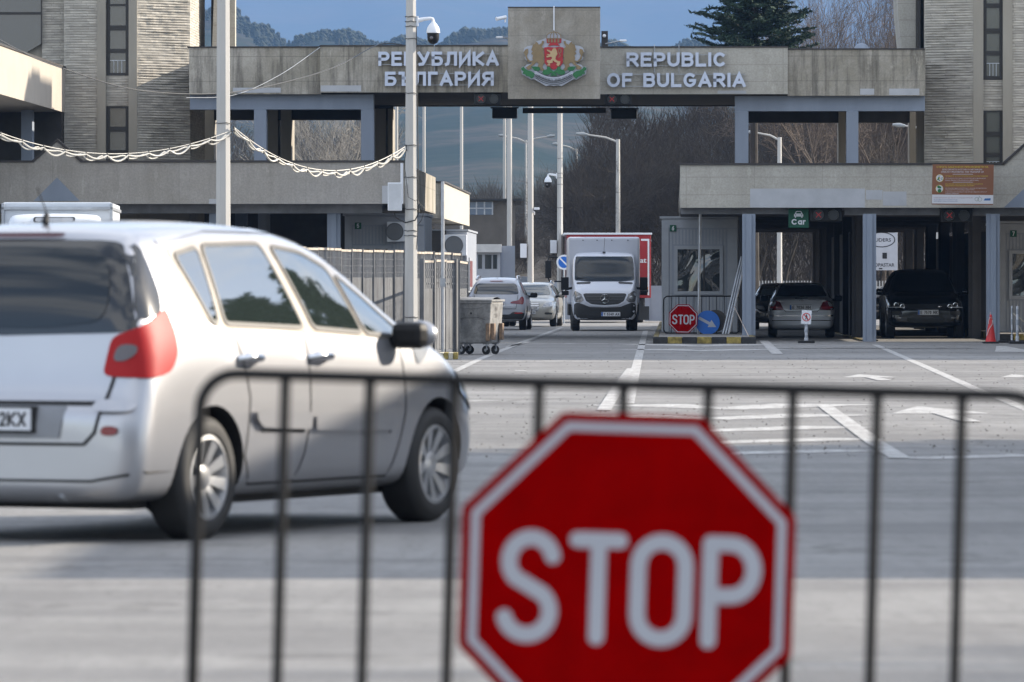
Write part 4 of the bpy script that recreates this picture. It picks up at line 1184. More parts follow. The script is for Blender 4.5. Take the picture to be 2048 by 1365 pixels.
for v in (508, 795): b.mi = 3; disc(b, 385 - (8 if v > 600 else 0), v, 104, yN - .0045); b.mi = 0; disc(b, 385 - (8 if v > 600 else 0), v, 96, yN - .007)
b.mi = 1
for (u, v, r) in ((365, 505, 30), (340, 540, 24), (355, 745, 40), (400, 760, 30), (378, 850, 52), (445, 535, 16)): disc(b, u, v, r, yN - .0095)
b.mi = 3; disc(b, 380, 510, 16, yN - .012); b.mi = 2
for (u, v, r) in ((368, 448, 13), (450, 490, 12), (380, 565, 16), (410, 440, 8), (420, 520, 8)): disc(b, u, v, r, yN - .0095)
b.build('pictogram', [M_wt, M_egreen, M_ink, M_ye], t, world=True)
b = BM()
for u, v, r in ((1392, 1080, 50), (1475, 1085, 54)):
    cx, cz = NC(u, v); rr = r / 13.65 / sN
    vs, fs = ribbon([(cx + cos(6.2832 * i / 20) * rr, cz + sin(6.2832 * i / 20) * rr) for i in range(20)], .008, True); b.add([(p[0], yN - .006 - r * .00002, p[1]) for p in vs], fs)
b.face([NC(1450, 1020), NC(1462, 990), NC(1480, 988), NC(1466, 1012)], yN - .006, yN - .0045)
b.mi = 1; b.face([NC(1578, 1118), NC(1612, 1062), NC(1775, 1055), NC(1765, 1118)], yN - .006, yN - .0045)
b.build('logo', [mat('olive ink', (.16, .2, .16), .6), mat('logo blue', (.03, .12, .33), .6)], t, world=True)
# ------------------------------------------------------------------ crowd barrier (local: x along, z up, origin at middle of foot line)
def barrier(label, loc, rz, roll=0.0, W=2.0, Ht=1.07, n=11, tr=.013, br=.008, zb=.16, M_=None, rr=.11):
    M_ = M_ or M_blkpaint
    t = thing('crowd_barrier', label, 'barrier', loc, rz, 'black steel crowd barriers')
    t.rotation_euler = (0, roll, rz)
    hw = W / 2
    pts = []
    for cx, cz, a0 in ((hw - rr, Ht - rr, 0), (-hw + rr, Ht - rr, 90), (-hw + rr, zb + rr, 180), (hw - rr, zb + rr, 270)):
        for k in range(7): a = radians(a0 + 15 * k); pts.append((cx + cos(a) * rr, 0, cz + sin(a) * rr))
    b = MB(); b.tube(pts, tr, 12, True); b.build('frame', M_, t, smooth=60)
    for i in range(1, n):
        x = -hw + W * i / n
        b = MB(); b.cyl((x, 0, zb), (x, 0, Ht), br, n=10); b.build('bar', M_, t, smooth=60)
    for sg in (-1, 1):
        b = MB(); x = sg * (hw - .28)
        b.tube([(x, .30, .01), (x, .26, .03), (x, .02, zb - .005), (x, -.02, zb - .005), (x, -.26, .03), (x, -.30, .01)], .011, 8)
        b.build('foot', M_, t, smooth=60)
    return t

def stop_sign(label, loc, rz, roll, D, th=.003):
    t = thing('stop_sign', label, 'sign', loc, rz, 'red octagonal stop signs')
    t.rotation_euler = (0, roll, rz)
    R_ = D / 2 / cos(pi / 8)
    def octo(r, rnd_=0.0):
        out = []
        for k in range(8):
            a = pi / 8 + k * pi / 4; p = Vector((cos(a) * r, sin(a) * r))
            if rnd_:
                t0 = Vector((-sin(a), cos(a)))
                for q in (-1, 0, 1): out.append(tuple(p * (1 - (.35 if q else .0) * rnd_ / r) + t0 * rnd_ * q))
            else: out.append(tuple(p))
        return out
    b = MB(); b.face(octo(R_, .018 * D), -th, th); b.build('plate', M_red, t)
    b = MB()
    o1 = octo(R_ * .943); o2 = octo(R_ * .892); y = -th - .0012
    b.add([(p[0], y, p[1]) for p in o1 + o2], [(k, (k + 1) % 8, 8 + (k + 1) % 8, 8 + k) for k in range(8)])
    b.build('border', M_sgnw, t)
    u = D / 665.0                       # one photo pixel of the near sign
    def q(x, y_): return ((x - 1262) * u, (1172 - y_) * u)
    wd = 31.5 * u; b = MB(); yy = -th - .0015
    def st(path, closed=False):
        nonlocal yy
        vs, fs = ribbon([q(*p) for p in path], wd, closed, 8); b.add([(p[0], yy, p[1]) for p in vs], fs); yy -= .0004
    S1 = arc(1062, 1118, 42, 40, 15, 0, 1)
    def a2(cx, cy, rx, ry, a0, a1, n=10): return [(cx + rx * cos(radians(a0 + (a1 - a0) * i / n)), cy - ry * sin(radians(a0 + (a1 - a0) * i / n))) for i in range(n + 1)]
    st(a2(1070, 1138, 44, 47, 14, 224, 14) + a2(1064, 1238, 46, 47, 48, -164, 14))
    st([(1161, 1092), (1246, 1092)]); st([(1204, 1093), (1204, 1285)])
    st(a2(1331, 1139, 47, 48, 0, 180, 10) + a2(1331, 1237, 47, 48, 180, 360, 10), True)
    st([(1427, 1285), (1427, 1093)]); st([(1427, 1091), (1464, 1091)] + a2(1468, 1143, 46, 52, 84, -84, 10) + [(1464, 1195), (1427, 1195)])
    b.build('lettering', M_sgnw, t)
    b = MB()
    for z in (.22 * D, -.22 * D): b.box(-.3 * D, .3 * D, th + .001, th + .012, z - .012, z + .012)
    b.build('bracket', M_galv, t)
    return t
M_sgnw = mat('sign white', (.40, .42, .47), .45, var=.04)

sB = 905.0; yB = F / sB
cxB = PX(1242, sB)
barrier('black crowd barrier in the foreground with the big blurred STOP sign', (PX(1221, sB), yB, PZ(769, sB) - 1.07), 0.0, radians(1.6), W=1.87, n=10, tr=.0135, br=.0118, rr=.08)
stop_sign('big blurred STOP sign in the foreground', (PX(1253, sB), yB - .045, PZ(1161, sB)), 0, radians(1.9), .735)

s6 = 77.5
p6 = near(1403, s6 + 4.0)
barrier('small black crowd barrier in front of booth six', (p6.x, p6.y, .0), -KR, 0, W=1.86, n=10, tr=.017, br=.009)
ps = near(1366, s6 + 4.3)
stop_sign('small STOP sign on the barrier in front of booth six', (ps.x, ps.y - .10, PZ(638, s6 + 4.3)), 0, radians(1), .70)
# blue arrow sign and the dark disc behind it
pa = near(1415, s6 + 4.2)
t = thing('arrow_sign', 'round blue sign with a white arrow pointing down right beside the small STOP sign', 'sign', (pa.x, pa.y - .09, PZ(645.5, s6 + 4.2)))
b = MB(); b.cyl((0, -.004, 0), (0, .004, 0), .295, n=40); b.build('plate', M_bsign, t)
b = MB(); b.T = Matrix.Rotation(radians(28), 4, 'Y'); b.face([(-.25, -.035), (.05, -.035), (.05, -.10), (.235, 0), (.05, .10), (.05, .035), (-.25, .035)], -.0085, -.005); b.build('arrow', M_sgnw, t)
b = MB(); b.cyl((0, -.02, 0), (0, .02, 0), .27, n=32); b.mi = 1; b.cyl((0, -.024, 0), (0, -.0205, 0), .2, n=32)
o = b.build('round_sign', [mat('sign back', (.045, .04, .036), .6), mat('sign back face', (.03, .026, .024), .6)]); o.location = (pa.x + .20, pa.y + .05, PZ(642, s6 + 4.2)); tag(o, 'dark round sign back half hidden behind the blue arrow sign', 'sign')

# thin post, leaning pipes, strap
pp = near(1396, 81.5)
b = MB(); b.cyl((0, 0, 0), (.05, 0, 3.30), .032, n=12); b.cyl((.05, 0, 3.28), (.05, 0, 3.34), .04, n=12)
o = b.build('metal_post', M_galv, smooth=60); o.location = (pp.x, pp.y - .16, .03); tag(o, 'thin grey post standing in front of the window of booth six', 'post')
for i, dx in enumerate((0, 6, 12)):
    a = near(1446 + dx * .9, 82.5); c = near(1476 + dx * .6, 81.0)
    b = MB(); b.cyl((0, 0, 0), (c.x - a.x, .55, PZ(515 + i, 81) - .16), .026, n=10); b.cyl((0, 0, 0), (.002, 0, .03), .03, n=10)
    o = b.build('steel_pipe', M_galv, smooth=60); o.location = (a.x, a.y, .16)
    tag(o, ('left', 'middle', 'right')[i] + ' of the three long pipes leaning between booth six and the post', 'pipe', 'pipes leaning by booth six')
b = MB(); a = near(1465, 82); c = near(1499, 85.5); b.tube([(a.x, a.y - .3, PZ(609, 82)), ((a.x + c.x) / 2 - .02, (a.y + c.y) / 2 - .3, PZ(640, 84)), (c.x, c.y - .1, PZ(678, 85.5))], .011, 5)
o = b.build('barrier_tape', mat('tape', (.5, .42, .36), .6)); tag(o, 'thin pale tape hanging from the barrier to the kerb beside the pipes', 'tape')

# ------------------------------------------------------------------ plastic posts and the cone
def deli_post(px, s, label, r, h, base_w, M1, M2, lean=0):
    p = near(px, s); t = thing('plastic_post', label, 'bollard', (p.x, p.y, 0), 0, 'striped plastic posts')
    b = MB(); z = .06; i = 0; seg = h / 7
    while z < h:
        b.mi = i % 2; e = min(z + seg, h); rr = r * (1.35 if i in (0, 3) else 1)
        b.cyl((0, 0, z), (0, 0, e), rr, n=14); z = e; i += 1
    b.build('tube', [M1, M2], t, smooth=50)
    b = MB(); b.cbox((0, 0, .03), (base_w, .3, .06)); b.build('base', M_black, t, bevel=.012)
    return t
M_pw = mat('post white', (.48, .50, .54), .5, var=.06); M_pg = mat('post grey', (.30, .33, .37), .5)
tp = deli_post(1612, 86.5, 'white post with a no pedestrians sign behind the silver saloon', .035, .45, .38, M_pw, M_pg)
b = MB(); b.T = Matrix.Translation((0, -.05, .60)) @ Matrix.Rotation(radians(4), 4, 'Y')
b.box(-.115, .115, 0, .012, -.16, .16)
b.mi = 1; vs, fs = ribbon([(cos(6.2832 * i / 28) * .088, sin(6.2832 * i / 28) * .088) for i in range(28)], .02, True); b.add([(p[0], -.003, p[1]) for p in vs], fs)
vs, fs = ribbon([(-.062, .062), (.062, -.062)], .02); b.add([(p[0], -.004, p[1]) for p in vs], fs)
b.mi = 2
for pth, wd in (([(0, .03), (0, -.01)], .03), ([(0, -.01), (-.03, -.06)], .014), ([(0, -.01), (.03, -.06)], .014), ([(-.03, .0), (0, .028), (.032, .0)], .011)):
    vs, fs = ribbon(pth, wd); b.add([(p[0], -.002, p[1]) for p in vs], fs)
b.cyl((0, -.003, .052), (0, -.001, .052), .013, n=10)
b.build('sign_plate', [M_white, M_redbrd, M_ink], tp)
deli_post(2022, 86.0, 'thinner striped post behind its twin right of the red cone', .018, .86, .62, M_pw, M_pg)
deli_post(2033, 87.5, 'thicker striped post with a black tip right of the red cone', .030, .86, .38, M_pw, M_pg)
b = BM(); q = near(2034, 87.2)
b.T = None; b.tube([(q.x, q.y, .62), (q.x + .14, q.y, .50), (q.x + .35, q.y, .40)], .012, 5); b.tube([(q.x, q.y, .45), (q.x + .12, q.y, .22), (q.x + .3, q.y, .02)], .008, 5); b.tube([(q.x - .1, q.y + .1, .7), (q.x, q.y, .58)], .008, 5)
o = b.build('rope', mat('rope', (.42, .38, .30), .8)); tag(o, 'loose pale rope slung from the thicker striped post', 'rope')
pc = near(1980, 87.0)
t = thing('traffic_cone', 'faded red traffic cone with torn white tape on a black base', 'cone', (pc.x, pc.y, 0))
b = MB(); b.lathe([(.125, .045), (.105, .13), (.085, .28), (.05, .50), (.026, .64), (.02, .665), (.001, .667)], (0, 0, 0), 'z', 18); b.build('cone', M_redbrd, t, smooth=50)
b = MB(); b.cbox((0, 0, .022), (.36, .34, .044)); b.build('base', M_black, t, bevel=.01)
b = MB(); b.tube([(-.10, -.09, .18), (-.05, -.085, .32), (.03, -.062, .44), (.035, -.05, .54)], .010, 5); b.tube([(.02, -.04, .58), (-.03, -.05, .60), (-.055, -.05, .50), (-.05, -.06, .45)], .008, 5); b.tube([(0, 0, .66), (-.02, 0, .70), (-.005, 0, .72)], .008, 5); b.build('tape', mat('torn tape', (.6, .45, .42), .6), t)

# ------------------------------------------------------------------ waste container
def container():
    s = 104.0; p = Vector((PX(955, s), PY(s), 0))
    t = thing('waste_container', 'battered galvanised waste container on castors beside the fence', 'container', p, radians(-13))
    W, D, z0, z1 = .78, 1.05, .21, 1.01
    m, n, l, bb = _base('dirty zinc')
    v = _map(n, l, (1, 1, 1)); a = _noise(n, l, v, 6, 8, .75); r = _ramp(n, l, a.outputs[0], .38, .66)
    c = _mix(n, l, r.outputs[0], (.14, .14, .14), (.30, .30, .295)); a2 = _noise(n, l, v, 28, 4, .8); r2 = _ramp(n, l, a2.outputs[0], .62, .7)
    c = _mix(n, l, r2.outputs[0], c, (.10, .075, .05)); l.new(c, bb.inputs['Base Color']); bb.inputs['Roughness'].default_value = .55; bb.inputs['Metallic'].default_value = .25
    Mz = m
    b = MB(); k = .045
    b.add([(-W / 2 + k, -D / 2 + k, z0), (W / 2 - k, -D / 2 + k, z0), (W / 2 - k, D / 2 - k, z0), (-W / 2 + k, D / 2 - k, z0), (-W / 2, -D / 2, z1), (W / 2, -D / 2, z1), (W / 2, D / 2, z1), (-W / 2, D / 2, z1)],
          [(0, 3, 2, 1), (4, 5, 6, 7), (0, 1, 5, 4), (1, 2, 6, 5), (2, 3, 7, 6), (3, 0, 4, 7)])
    b.build('body', Mz, t, bevel=.03)
    b = MB(); b.box(-W / 2 - .025, W / 2 + .025, -D / 2 - .025, D / 2 + .02, z1 + .002, z1 + .045); b.box(-W / 2 - .02, W / 2 + .02, -D / 2 - .02, -D / 2 + .03, z1 - .03, z1)
    b.build('rim', Mz, t, bevel=.008)
    b = MB(); b.lathe([(1.5, -W / 2 + .01), (1.5, W / 2 - .01)], (0, .0, z1 - 1.41), 'x', 12, radians(71), radians(109)); b.build('lid', Mz, t, smooth=60)
    b = MB(); fy = lambda z: -D / 2 + k * (z1 - z) / (z1 - z0)
    zc = z1 - .22
    b.cyl((0, fy(zc) - .03, zc), (0, fy(zc) + .02, zc), .045, n=16); b.mi = 1; b.cyl((0, fy(zc) - .034, zc), (0, fy(zc) - .028, zc), .022, n=12); b.mi = 0
    for sg in (-1, 1):
        b.tube([(sg * .30, fy(z1 - .08) - .006, z1 - .06), (sg * .13, fy(zc) - .008, z1 - .12), (sg * .12, fy(zc) - .008, z1 - .28), (sg * .30, fy(.75) - .008, z1 - .34)], .007, 5)
    b.tube([(-.14, fy(z1 - .1) - .008, z1 - .12), (.14, fy(z1 - .1) - .008, z1 - .12)], .007, 5); b.tube([(-.14, fy(z1 - .3) - .008, z1 - .29), (.14, fy(z1 - .3) - .008, z1 - .29)], .009, 5)
    b.tube([(-.18, fy(.68) - .008, .70), (.16, fy(.68) - .008, .72)], .007, 5)
    b.build('pressing', [Mz, M_black], t)
    b = MB()
    for yy in (-D / 2 + .06, D / 2 - .30): b.box(W / 2 - .02, W / 2 + .05, yy, yy + .14, .28, .60)
    b.box(W / 2 - .10, W / 2 - .02, -D / 2 - .03, -D / 2 + .03, .26, .60)
    b.build('lifting_post', mat('rusty steel', (.22, .15, .10), .8, var=.5, vs=9), t, bevel=.01)
    for (x, y, a) in ((-.24, -.36, .5), (.26, -.38, -.4), (-.24, .36, .2), (.27, .34, .9)):
        b = MB(); dx, dy = cos(a) * .07, sin(a) * .07
        b.mi = 0; b.cyl((x - dy * .3, y + dx * .3, .085), (x + dy * .3, y - dx * .3, .085), .085, n=18)
        b.mi = 1; b.cyl((x - dy * .32, y + dx * .32, .085), (x + dy * .32, y - dx * .32, .085), .03, n=12)
        b.box(x - .05, x + .05, y - .05, y + .05, .19, .222); b.tube([(x, y, .2), (x + dx * .5, y + dy * .5 - .045, .09)], .016, 5); b.tube([(x, y, .2), (x + dx * .5, y + dy * .5 + .045, .09)], .016, 5)
        b.build('castor', [M_black, M_galv], t, smooth=50)
    b = MB(); b.T = Matrix.Translation((W / 2 - .004, -.05, .78)) @ Matrix.Rotation(radians(90), 4, 'Z')
    for i_, r_w in enumerate(('НЯМА', 'ОГЪН')): text(b, r_w, -.10, .06 - i_ * .13, .2, .085, -.012)
    b.build('worn_stencil', mat('worn ink', (.12, .11, .11), .8), t)
container()

# ------------------------------------------------------------------ slatted steel fence on the left
M_slat = mat('fence slats', (.185, .19, .20), .6, .35, var=.35, vs=3, streak=True)
M_fpost = mat('fence post grey', (.13, .135, .145), .55, .4, var=.2)
def fence_run(p0, p1, zt, label, npan, post_h=None, z0=.10):
    p0 = Vector((*p0, 0)); p1 = Vector((*p1, 0)); d = (p1 - p0); L = d.length; d.normalize(); ang = atan2(d.y, d.x)
    t = thing('steel_fence', label, 'fence', p0, ang, 'slatted steel fences on the left')
    rr = random.Random(int(L * 100))
    for k in range(npan):
        x0 = L * k / npan; x1 = L * (k + 1) / npan; dz = rr.uniform(-.015, .015); jy = rr.uniform(-.03, .03)
        b = MB(); b.mi = 0
        x = x0 + .05; zl = zt - .52
        while x < x1 - .04:
            b.box(x, x + .034, jy - .006, jy + .006, z0, zl + dz); x += .058 if k % 3 else .049
        b.box(x0 + .03, x1 - .03, jy + .02, jy + .04, z0 + .25, z0 + .30); b.box(x0 + .03, x1 - .03, jy + .02, jy + .04, zl - .12, zl - .07)
        b.build('slat_panel', M_slat, t)
        b = MB(); x = x0 + .05
        while x < x1 - .04: b.box(x, x + .014, jy - .008, jy + .002, zl + dz, zt + dz - .03); x += .075
        for q in range(3):
            z = zl + .08 + q * .13 + dz
            for i in range(int((x1 - x0) / .075)): b.box(x0 + .055 + i * .075, x0 + .079 + i * .075, jy - .02, jy - .006, z, z + .026)
        b.build('lattice', M_slat, t)
        b = MB(); b.box(x0 + .02, x1 - .02, jy - .02, jy + .03, zt + dz - .03, zt + dz + .012); b.build('top_rail', mat('worn cream rail', (.42, .37, .31), .7, var=.4, vs=5), t)
        b = MB(); b.box(x0 - .022, x0 + .022, -.03, .06, -.0, zt + .03); b.build('post', M_fpost, t)
    b = MB(); b.box(L - .03, L + .03, -.03, .06, 0, zt + .03); b.build('post', M_fpost, t)
fence_run((PX(560, 113), PY(113)), (PX(921, 95), PY(95)), 2.0, 'long slatted fence with lattice top running behind the silver car', 17)
fence_run((PX(846, 106), PY(106)), (PX(912, 105), PY(105)), 1.80, 'short worn slatted fence between camera pole and container', 3, z0=.12)
fence_run((PX(917, 105), PY(105) + .1), (PX(934, 99.5), PY(99.5)), 1.78, 'stub of rusty slatted fence right behind the container', 1, z0=.40)
# things glimpsed behind the fence
b = MB(); b.lathe([(.16, .02), (.16, .05), (.11, .06), (.03, .72), (.001, .73)], (PX(757, 93), PY(90), .55), 'z', 14); b.box(PX(757, 93) - .3, PX(757, 93) + .3, PY(90) - .2, PY(90) + .2, 0, .55)
o = b.build('traffic_cone', M_redbrd, smooth=50); tag(rebase(o, (PX(757, 93), PY(90), 0)), 'orange cone glimpsed through the lattice of the long fence', 'cone')
b = MB(); b.box(PX(786, 92), PX(788.5, 92), PY(90), PY(90) + .1, 0, 1.62); b.box(PX(798, 92), PX(802, 92), PY(90), PY(90) + .1, 0, 1.9)
o = b.build('yellow_post', mat('yellow paint', (.5, .35, .02), .6)); tag(rebase(o, (PX(790, 92), PY(90), 0)), 'yellow posts glimpsed through the lattice of the long fence', 'post')
b = MB(); b.cyl((0, 0, 0), (0, 0, 3.27), .032, n=14); b.box(-.05, .05, -.04, -.03, 1.30, 1.46)
o = b.build('metal_post', M_galv, smooth=40); o.location = (PX(885.5, 107), PY(107), 0); tag(o, 'tall plain steel post in front of the short fence', 'post')
# ------------------------------------------------------------------ vehicles
# local frame: +Y forward, +X right, Z up, origin on the ground under the middle
def eval_mesh(o):
    dg = bpy.context.evaluated_depsgraph_get(); dg.update()
    return bpy.data.meshes.new_from_object(o.evaluated_get(dg))

def loft_body(stations, mat_, wheels, arch_r, parent, level=2, name='body', arch_w=.32, arch_mat=None, sharp=55):
    """stations: (y, w, zb, zw, wt, ze, zt)"""
    vs = []; K = None
    for (y, w_, zb, zw, wt, ze, zt) in stations:
        half = [(0, zb), (w_ * .80, zb), (w_ * .955, zb + .06 * min(1, (zw - zb))), (w_, zb + .42 * (zw - zb)), (w_ * .995, zb + .78 * (zw - zb)), (w_ * .955, zw),
                ((w_ * .935 + wt) / 2 + .012, (zw + ze) / 2), (wt, ze), (wt * .86, ze + (zt - ze) * .62), (wt * .45, ze + (zt - ze) * .95), (0, zt)]
        ring = half + [(-x, z) for x, z in half[-2:0:-1]]
        K = len(ring); vs += [(x, y, z) for x, z in ring]
    n = len(stations); fs = []
    for i in range(n - 1):
        for k in range(K): fs.append((i * K + k, (i + 1) * K + k, (i + 1) * K + (k + 1) % K, i * K + (k + 1) % K))
    # end caps as strips across
    def cap(o, flip):
        out = []
        for k in range(K // 2 - 1 + 1):
            a, b_ = k, k + 1; c, d = (K - k - 1) % K, (K - k) % K
            if k == 0: q = (o, o + 1, o + K - 1)
            elif b_ == K // 2: q = (o + a, o + b_, o + d)
            else: q = (o + a, o + b_, o + c, o + d)
            out.append(q if not flip else q[::-1])
        return out
    fs += cap(0, False) + cap((n - 1) * K, True)
    b = MB(); b.add(vs, fs); o = b.build(name, mat_)
    bmm = bmesh.new(); bmm.from_mesh(o.data); bmesh.ops.recalc_face_normals(bmm, faces=bmm.faces); bmm.to_mesh(o.data); bmm.free()
    sb = o.modifiers.new('s', 'SUBSURF'); sb.levels = level; sb.render_levels = level
    cut = []
    W_ = max(s_[1] for s_ in stations)
    for (wy, wz) in wheels:
        for sg in (-1, 1):
            c = MB(); c.cyl((sg * (W_ + .2), wy, wz), (sg * (W_ - arch_w), wy, wz), arch_r, n=36)
            co = c.build('cut', arch_mat or M_black); cut.append(co)
            bo = o.modifiers.new('b', 'BOOLEAN'); bo.operation = 'DIFFERENCE'; bo.object = co; bo.solver = 'EXACT'; bo.material_mode = 'TRANSFER'
    me = eval_mesh(o)
    for c in cut: me_ = c.data; bpy.data.objects.remove(c); bpy.data.meshes.remove(me_)
    old = o.data; o.modifiers.clear(); o.data = me; bpy.data.meshes.remove(old)
    me.polygons.foreach_set('use_smooth', [True] * len(me.polygons)); me.set_sharp_from_angle(angle=radians(sharp))
    o.parent = parent
    bvh = BVHTree.FromPolygons([v.co.copy() for v in me.vertices], [tuple(p.vertices) for p in me.polygons])
    return o, bvh

def chaikin(pts, it=2, closed=True):
    for _ in range(it):
        out = []; n = len(pts)
        rng = range(n) if closed else range(n - 1)
        if not closed: out.append(pts[0])
        for i in rng:
            a = pts[i]; c = pts[(i + 1) % n]
            out.append((a[0] * .75 + c[0] * .25, a[1] * .75 + c[1] * .25)); out.append((a[0] * .25 + c[0] * .75, a[1] * .25 + c[1] * .75))
        if not closed: out.append(pts[-1])
        pts = out
    return pts

def rounded(pts, r):
    out = []; n = len(pts)
    for i in range(n):
        p = Vector(pts[i]); a = Vector(pts[i - 1]) - p; c = Vector(pts[(i + 1) % n]) - p
        k1 = min(r, a.length * .45); k2 = min(r, c.length * .45); A = p + a.normalized() * k1; C_ = p + c.normalized() * k2
        for u in (0, .33, .67, 1): out.append(tuple(A * (1 - u) ** 2 + p * 2 * u * (1 - u) + C_ * u * u))
    return out

def panel(bvh, outline, view, off, name, m, parent, grid=.07, rnd_=1, th=.0):
    """a skin of the body inside a 2D outline, lifted off it by off. view R/L: (y,z) B/F: (x,z) T: (x,y)"""
    pts = rounded(outline, .05 * rnd_) if rnd_ else list(outline)
    a = sum(pts[i][0] * pts[(i + 1) % len(pts)][1] - pts[(i + 1) % len(pts)][0] * pts[i][1] for i in range(len(pts)))
    if a < 0: pts = pts[::-1]
    # densify the outline
    dp = []
    for i, p in enumerate(pts):
        q = pts[(i + 1) % len(pts)]; L = sqrt((p[0] - q[0]) ** 2 + (p[1] - q[1]) ** 2); n = max(1, int(L / grid))
        for k in range(n): dp.append((p[0] + (q[0] - p[0]) * k / n, p[1] + (q[1] - p[1]) * k / n))
    x0 = min(p[0] for p in dp); x1 = max(p[0] for p in dp); y0 = min(p[1] for p in dp); y1 = max(p[1] for p in dp)
    allp = [Vector(p) for p in dp]; nb = len(allp)
    nx = int((x1 - x0) / grid); ny = int((y1 - y0) / grid)
    for i in range(1, nx + 1):
        for j in range(1, ny + 1):
            allp.append(Vector((x0 + (i + (j % 2) * .5) * grid * .999, y0 + j * grid * .997)))
    r = delaunay_2d_cdt(allp, [(i, (i + 1) % nb) for i in range(nb)], [], 1, 1e-5)
    V2, F2 = r[0], r[2]
    out = []
    D = {'R': Vector((-1, 0, 0)), 'L': Vector((1, 0, 0)), 'B': Vector((0, 1, 0)), 'F': Vector((0, -1, 0)), 'T': Vector((0, 0, -1)), 'E': Vector((-.7071, .7071, 0)), 'V': Vector((.7071, .7071, 0))}[view]
    for p in V2:
        if view in 'RL': o = Vector((0, p[0], p[1]))
        elif view in 'EV': o = Vector(((.7071 if view == 'E' else -.7071) * p[0], .7071 * p[0], p[1]))
        elif view in 'BF': o = Vector((p[0], 0, p[1]))
        else: o = Vector((p[0], p[1], 0))
        o = o - D * 6
        loc, nn, _, _ = bvh.ray_cast(o, D)
        if loc is None:
            loc, nn, _, _ = bvh.find_nearest(o + D * (6 - .8))
        if nn.dot(D) > 0: nn = -nn
        out.append(loc + nn * off)
    flip = view in ('L', 'F', 'V')
    # drop stretched triangles that jump across an edge of the body
    fs = []
    for f in F2:
        if max((out[f[i]] - out[f[i - 1]]).length for i in range(len(f))) > grid * 3.2: continue
        fs.append(tuple(f)[::-1] if flip else tuple(f))
    b = MB(); b.add(out, fs)
    o = b.build(name, m, parent, smooth=60)
    return o

def seam(bvh, path, view, parent, wd=.012, off=.003, m=None, name='gap_and_edge_line'):
    vs, fs = ribbon(path, wd, cap=2)
    D = {'R': Vector((-1, 0, 0)), 'L': Vector((1, 0, 0)), 'B': Vector((0, 1, 0)), 'F': Vector((0, -1, 0)), 'T': Vector((0, 0, -1))}[view]
    out = []
    for p in vs:
        o = Vector((0, p[0], p[1])) if view in 'RL' else (Vector((p[0], 0, p[1])) if view in 'BF' else Vector((p[0], p[1], 0)))
        loc, nn, _, _ = bvh.ray_cast(o - D * 6, D)
        if loc is None: loc, nn, _, _ = bvh.find_nearest(o - D * .8)
        if nn.dot(D) > 0: nn = -nn
        out.append(loc + nn * off)
    b = MB(); b.add(out, fs); return b.build(name, m or M_black, parent)
def dense(path, step=.06):
    out = []
    for a, c in zip(path, path[1:]):
        L = sqrt((a[0] - c[0]) ** 2 + (a[1] - c[1]) ** 2); n = max(1, int(L / step))
        out += [(a[0] + (c[0] - a[0]) * k / n, a[1] + (c[1] - a[1]) * k / n) for k in range(n)]
    return out + [path[-1]]

M_tyre = mat('tyre rubber', (.018, .018, .019), .7, var=.25, vs=8)
M_rim = mat('alloy rim', (.50, .51, .53), .35, .75, var=.08)
def wheel(parent, x, y, r, rr, side, spokes=9, wd=.2, rim_m=None, steer=0, simple=False):
    o_ = MB(); T_ = Matrix.Translation((x, y, r)) @ Matrix.Rotation(steer, 4, 'Z'); o_.T = T_
    s = side
    prof = [(rr, s * .0), (rr + .01, s * .012), (rr + .05, s * .018), (r - .035, s * .010), (r - .008, -s * .012), (r, -s * .035), (r, -s * (wd - .035)), (r - .03, -s * wd), (rr, -s * wd)]
    o_.lathe(prof, (0, 0, 0), 'x', 36); ty = o_.build('wheel', M_tyre, parent, smooth=40)
    b = MB(); b.T = T_
    b.lathe([(rr + .002, s * .003), (rr - .018, s * .008), (rr - .025, -s * .02), (rr - .05, -s * .10)], (0, 0, 0), 'x', 32)
    b.lathe([(.001, -s * .015), (.045, -s * .015), (.07, -s * .03), (.075, -s * .06)], (0, 0, 0), 'x', 18)
    if not simple:
        for k in range(spokes):
            a = 2 * pi * k / spokes + .3
            R_ = Matrix.Rotation(a, 4, 'X')
            w0, w1 = .020, .034 * 9 / spokes
            vv = [(-s * .03, -w0, .05), (-s * .03, w0, .05), (s * .002, w1, rr - .02), (s * .002, -w1, rr - .02), (-s * .06, -w0, .05), (-s * .06, w0, .05), (-s * .04, w1 * .7, rr - .02), (-s * .04, -w1 * .7, rr - .02)]
            b.add([R_ @ Vector(v) for v in vv], [(0, 1, 2, 3), (4, 7, 6, 5), (0, 4, 5, 1), (1, 5, 6, 2), (2, 6, 7, 3), (3, 7, 4, 0)])
    b.build('rim', rim_m or M_rim, ty, smooth=35)
    b = MB(); b.T = T_; b.cyl((-s * .11, 0, 0), (-s * .12, 0, 0), rr, n=24); b.build('brake', M_black, ty)
    return ty

def mirror_(parent, x, y, z, s, w_=.22, h_=.16, m=None, glass=True):
    b = MB(); b.cbox((x + s * w_ * .62, y, z), (w_, .12, h_))
    o = b.build('mirror', m or M_blkpaint, parent, bevel=.045)
    b = MB(); b.tube([(x - s * .06, y + .02, z - h_ * .35), (x + s * .06, y + .01, z - h_ * .2), (x + s * w_ * .5, y, z - .01)], [.045, .035, .04], 8); b.build('arm', M_blkpaint, o, smooth=70)
    return o

MP = lambda v: (v[0], v[1])
def both(fn):
    for s, vw in ((1, 'R'), (-1, 'L')): fn(s, vw)
def rotM(loc, view):
    a = {'B': 0, 'F': pi}[view]
    return Matrix.Translation(loc) @ Matrix.Rotation(a, 4, 'Z')

def paint(name, c, rough=.32, metal=.5):
    return mat(name, c, rough, metal, var=.04, vs=1.5, coat=.7)

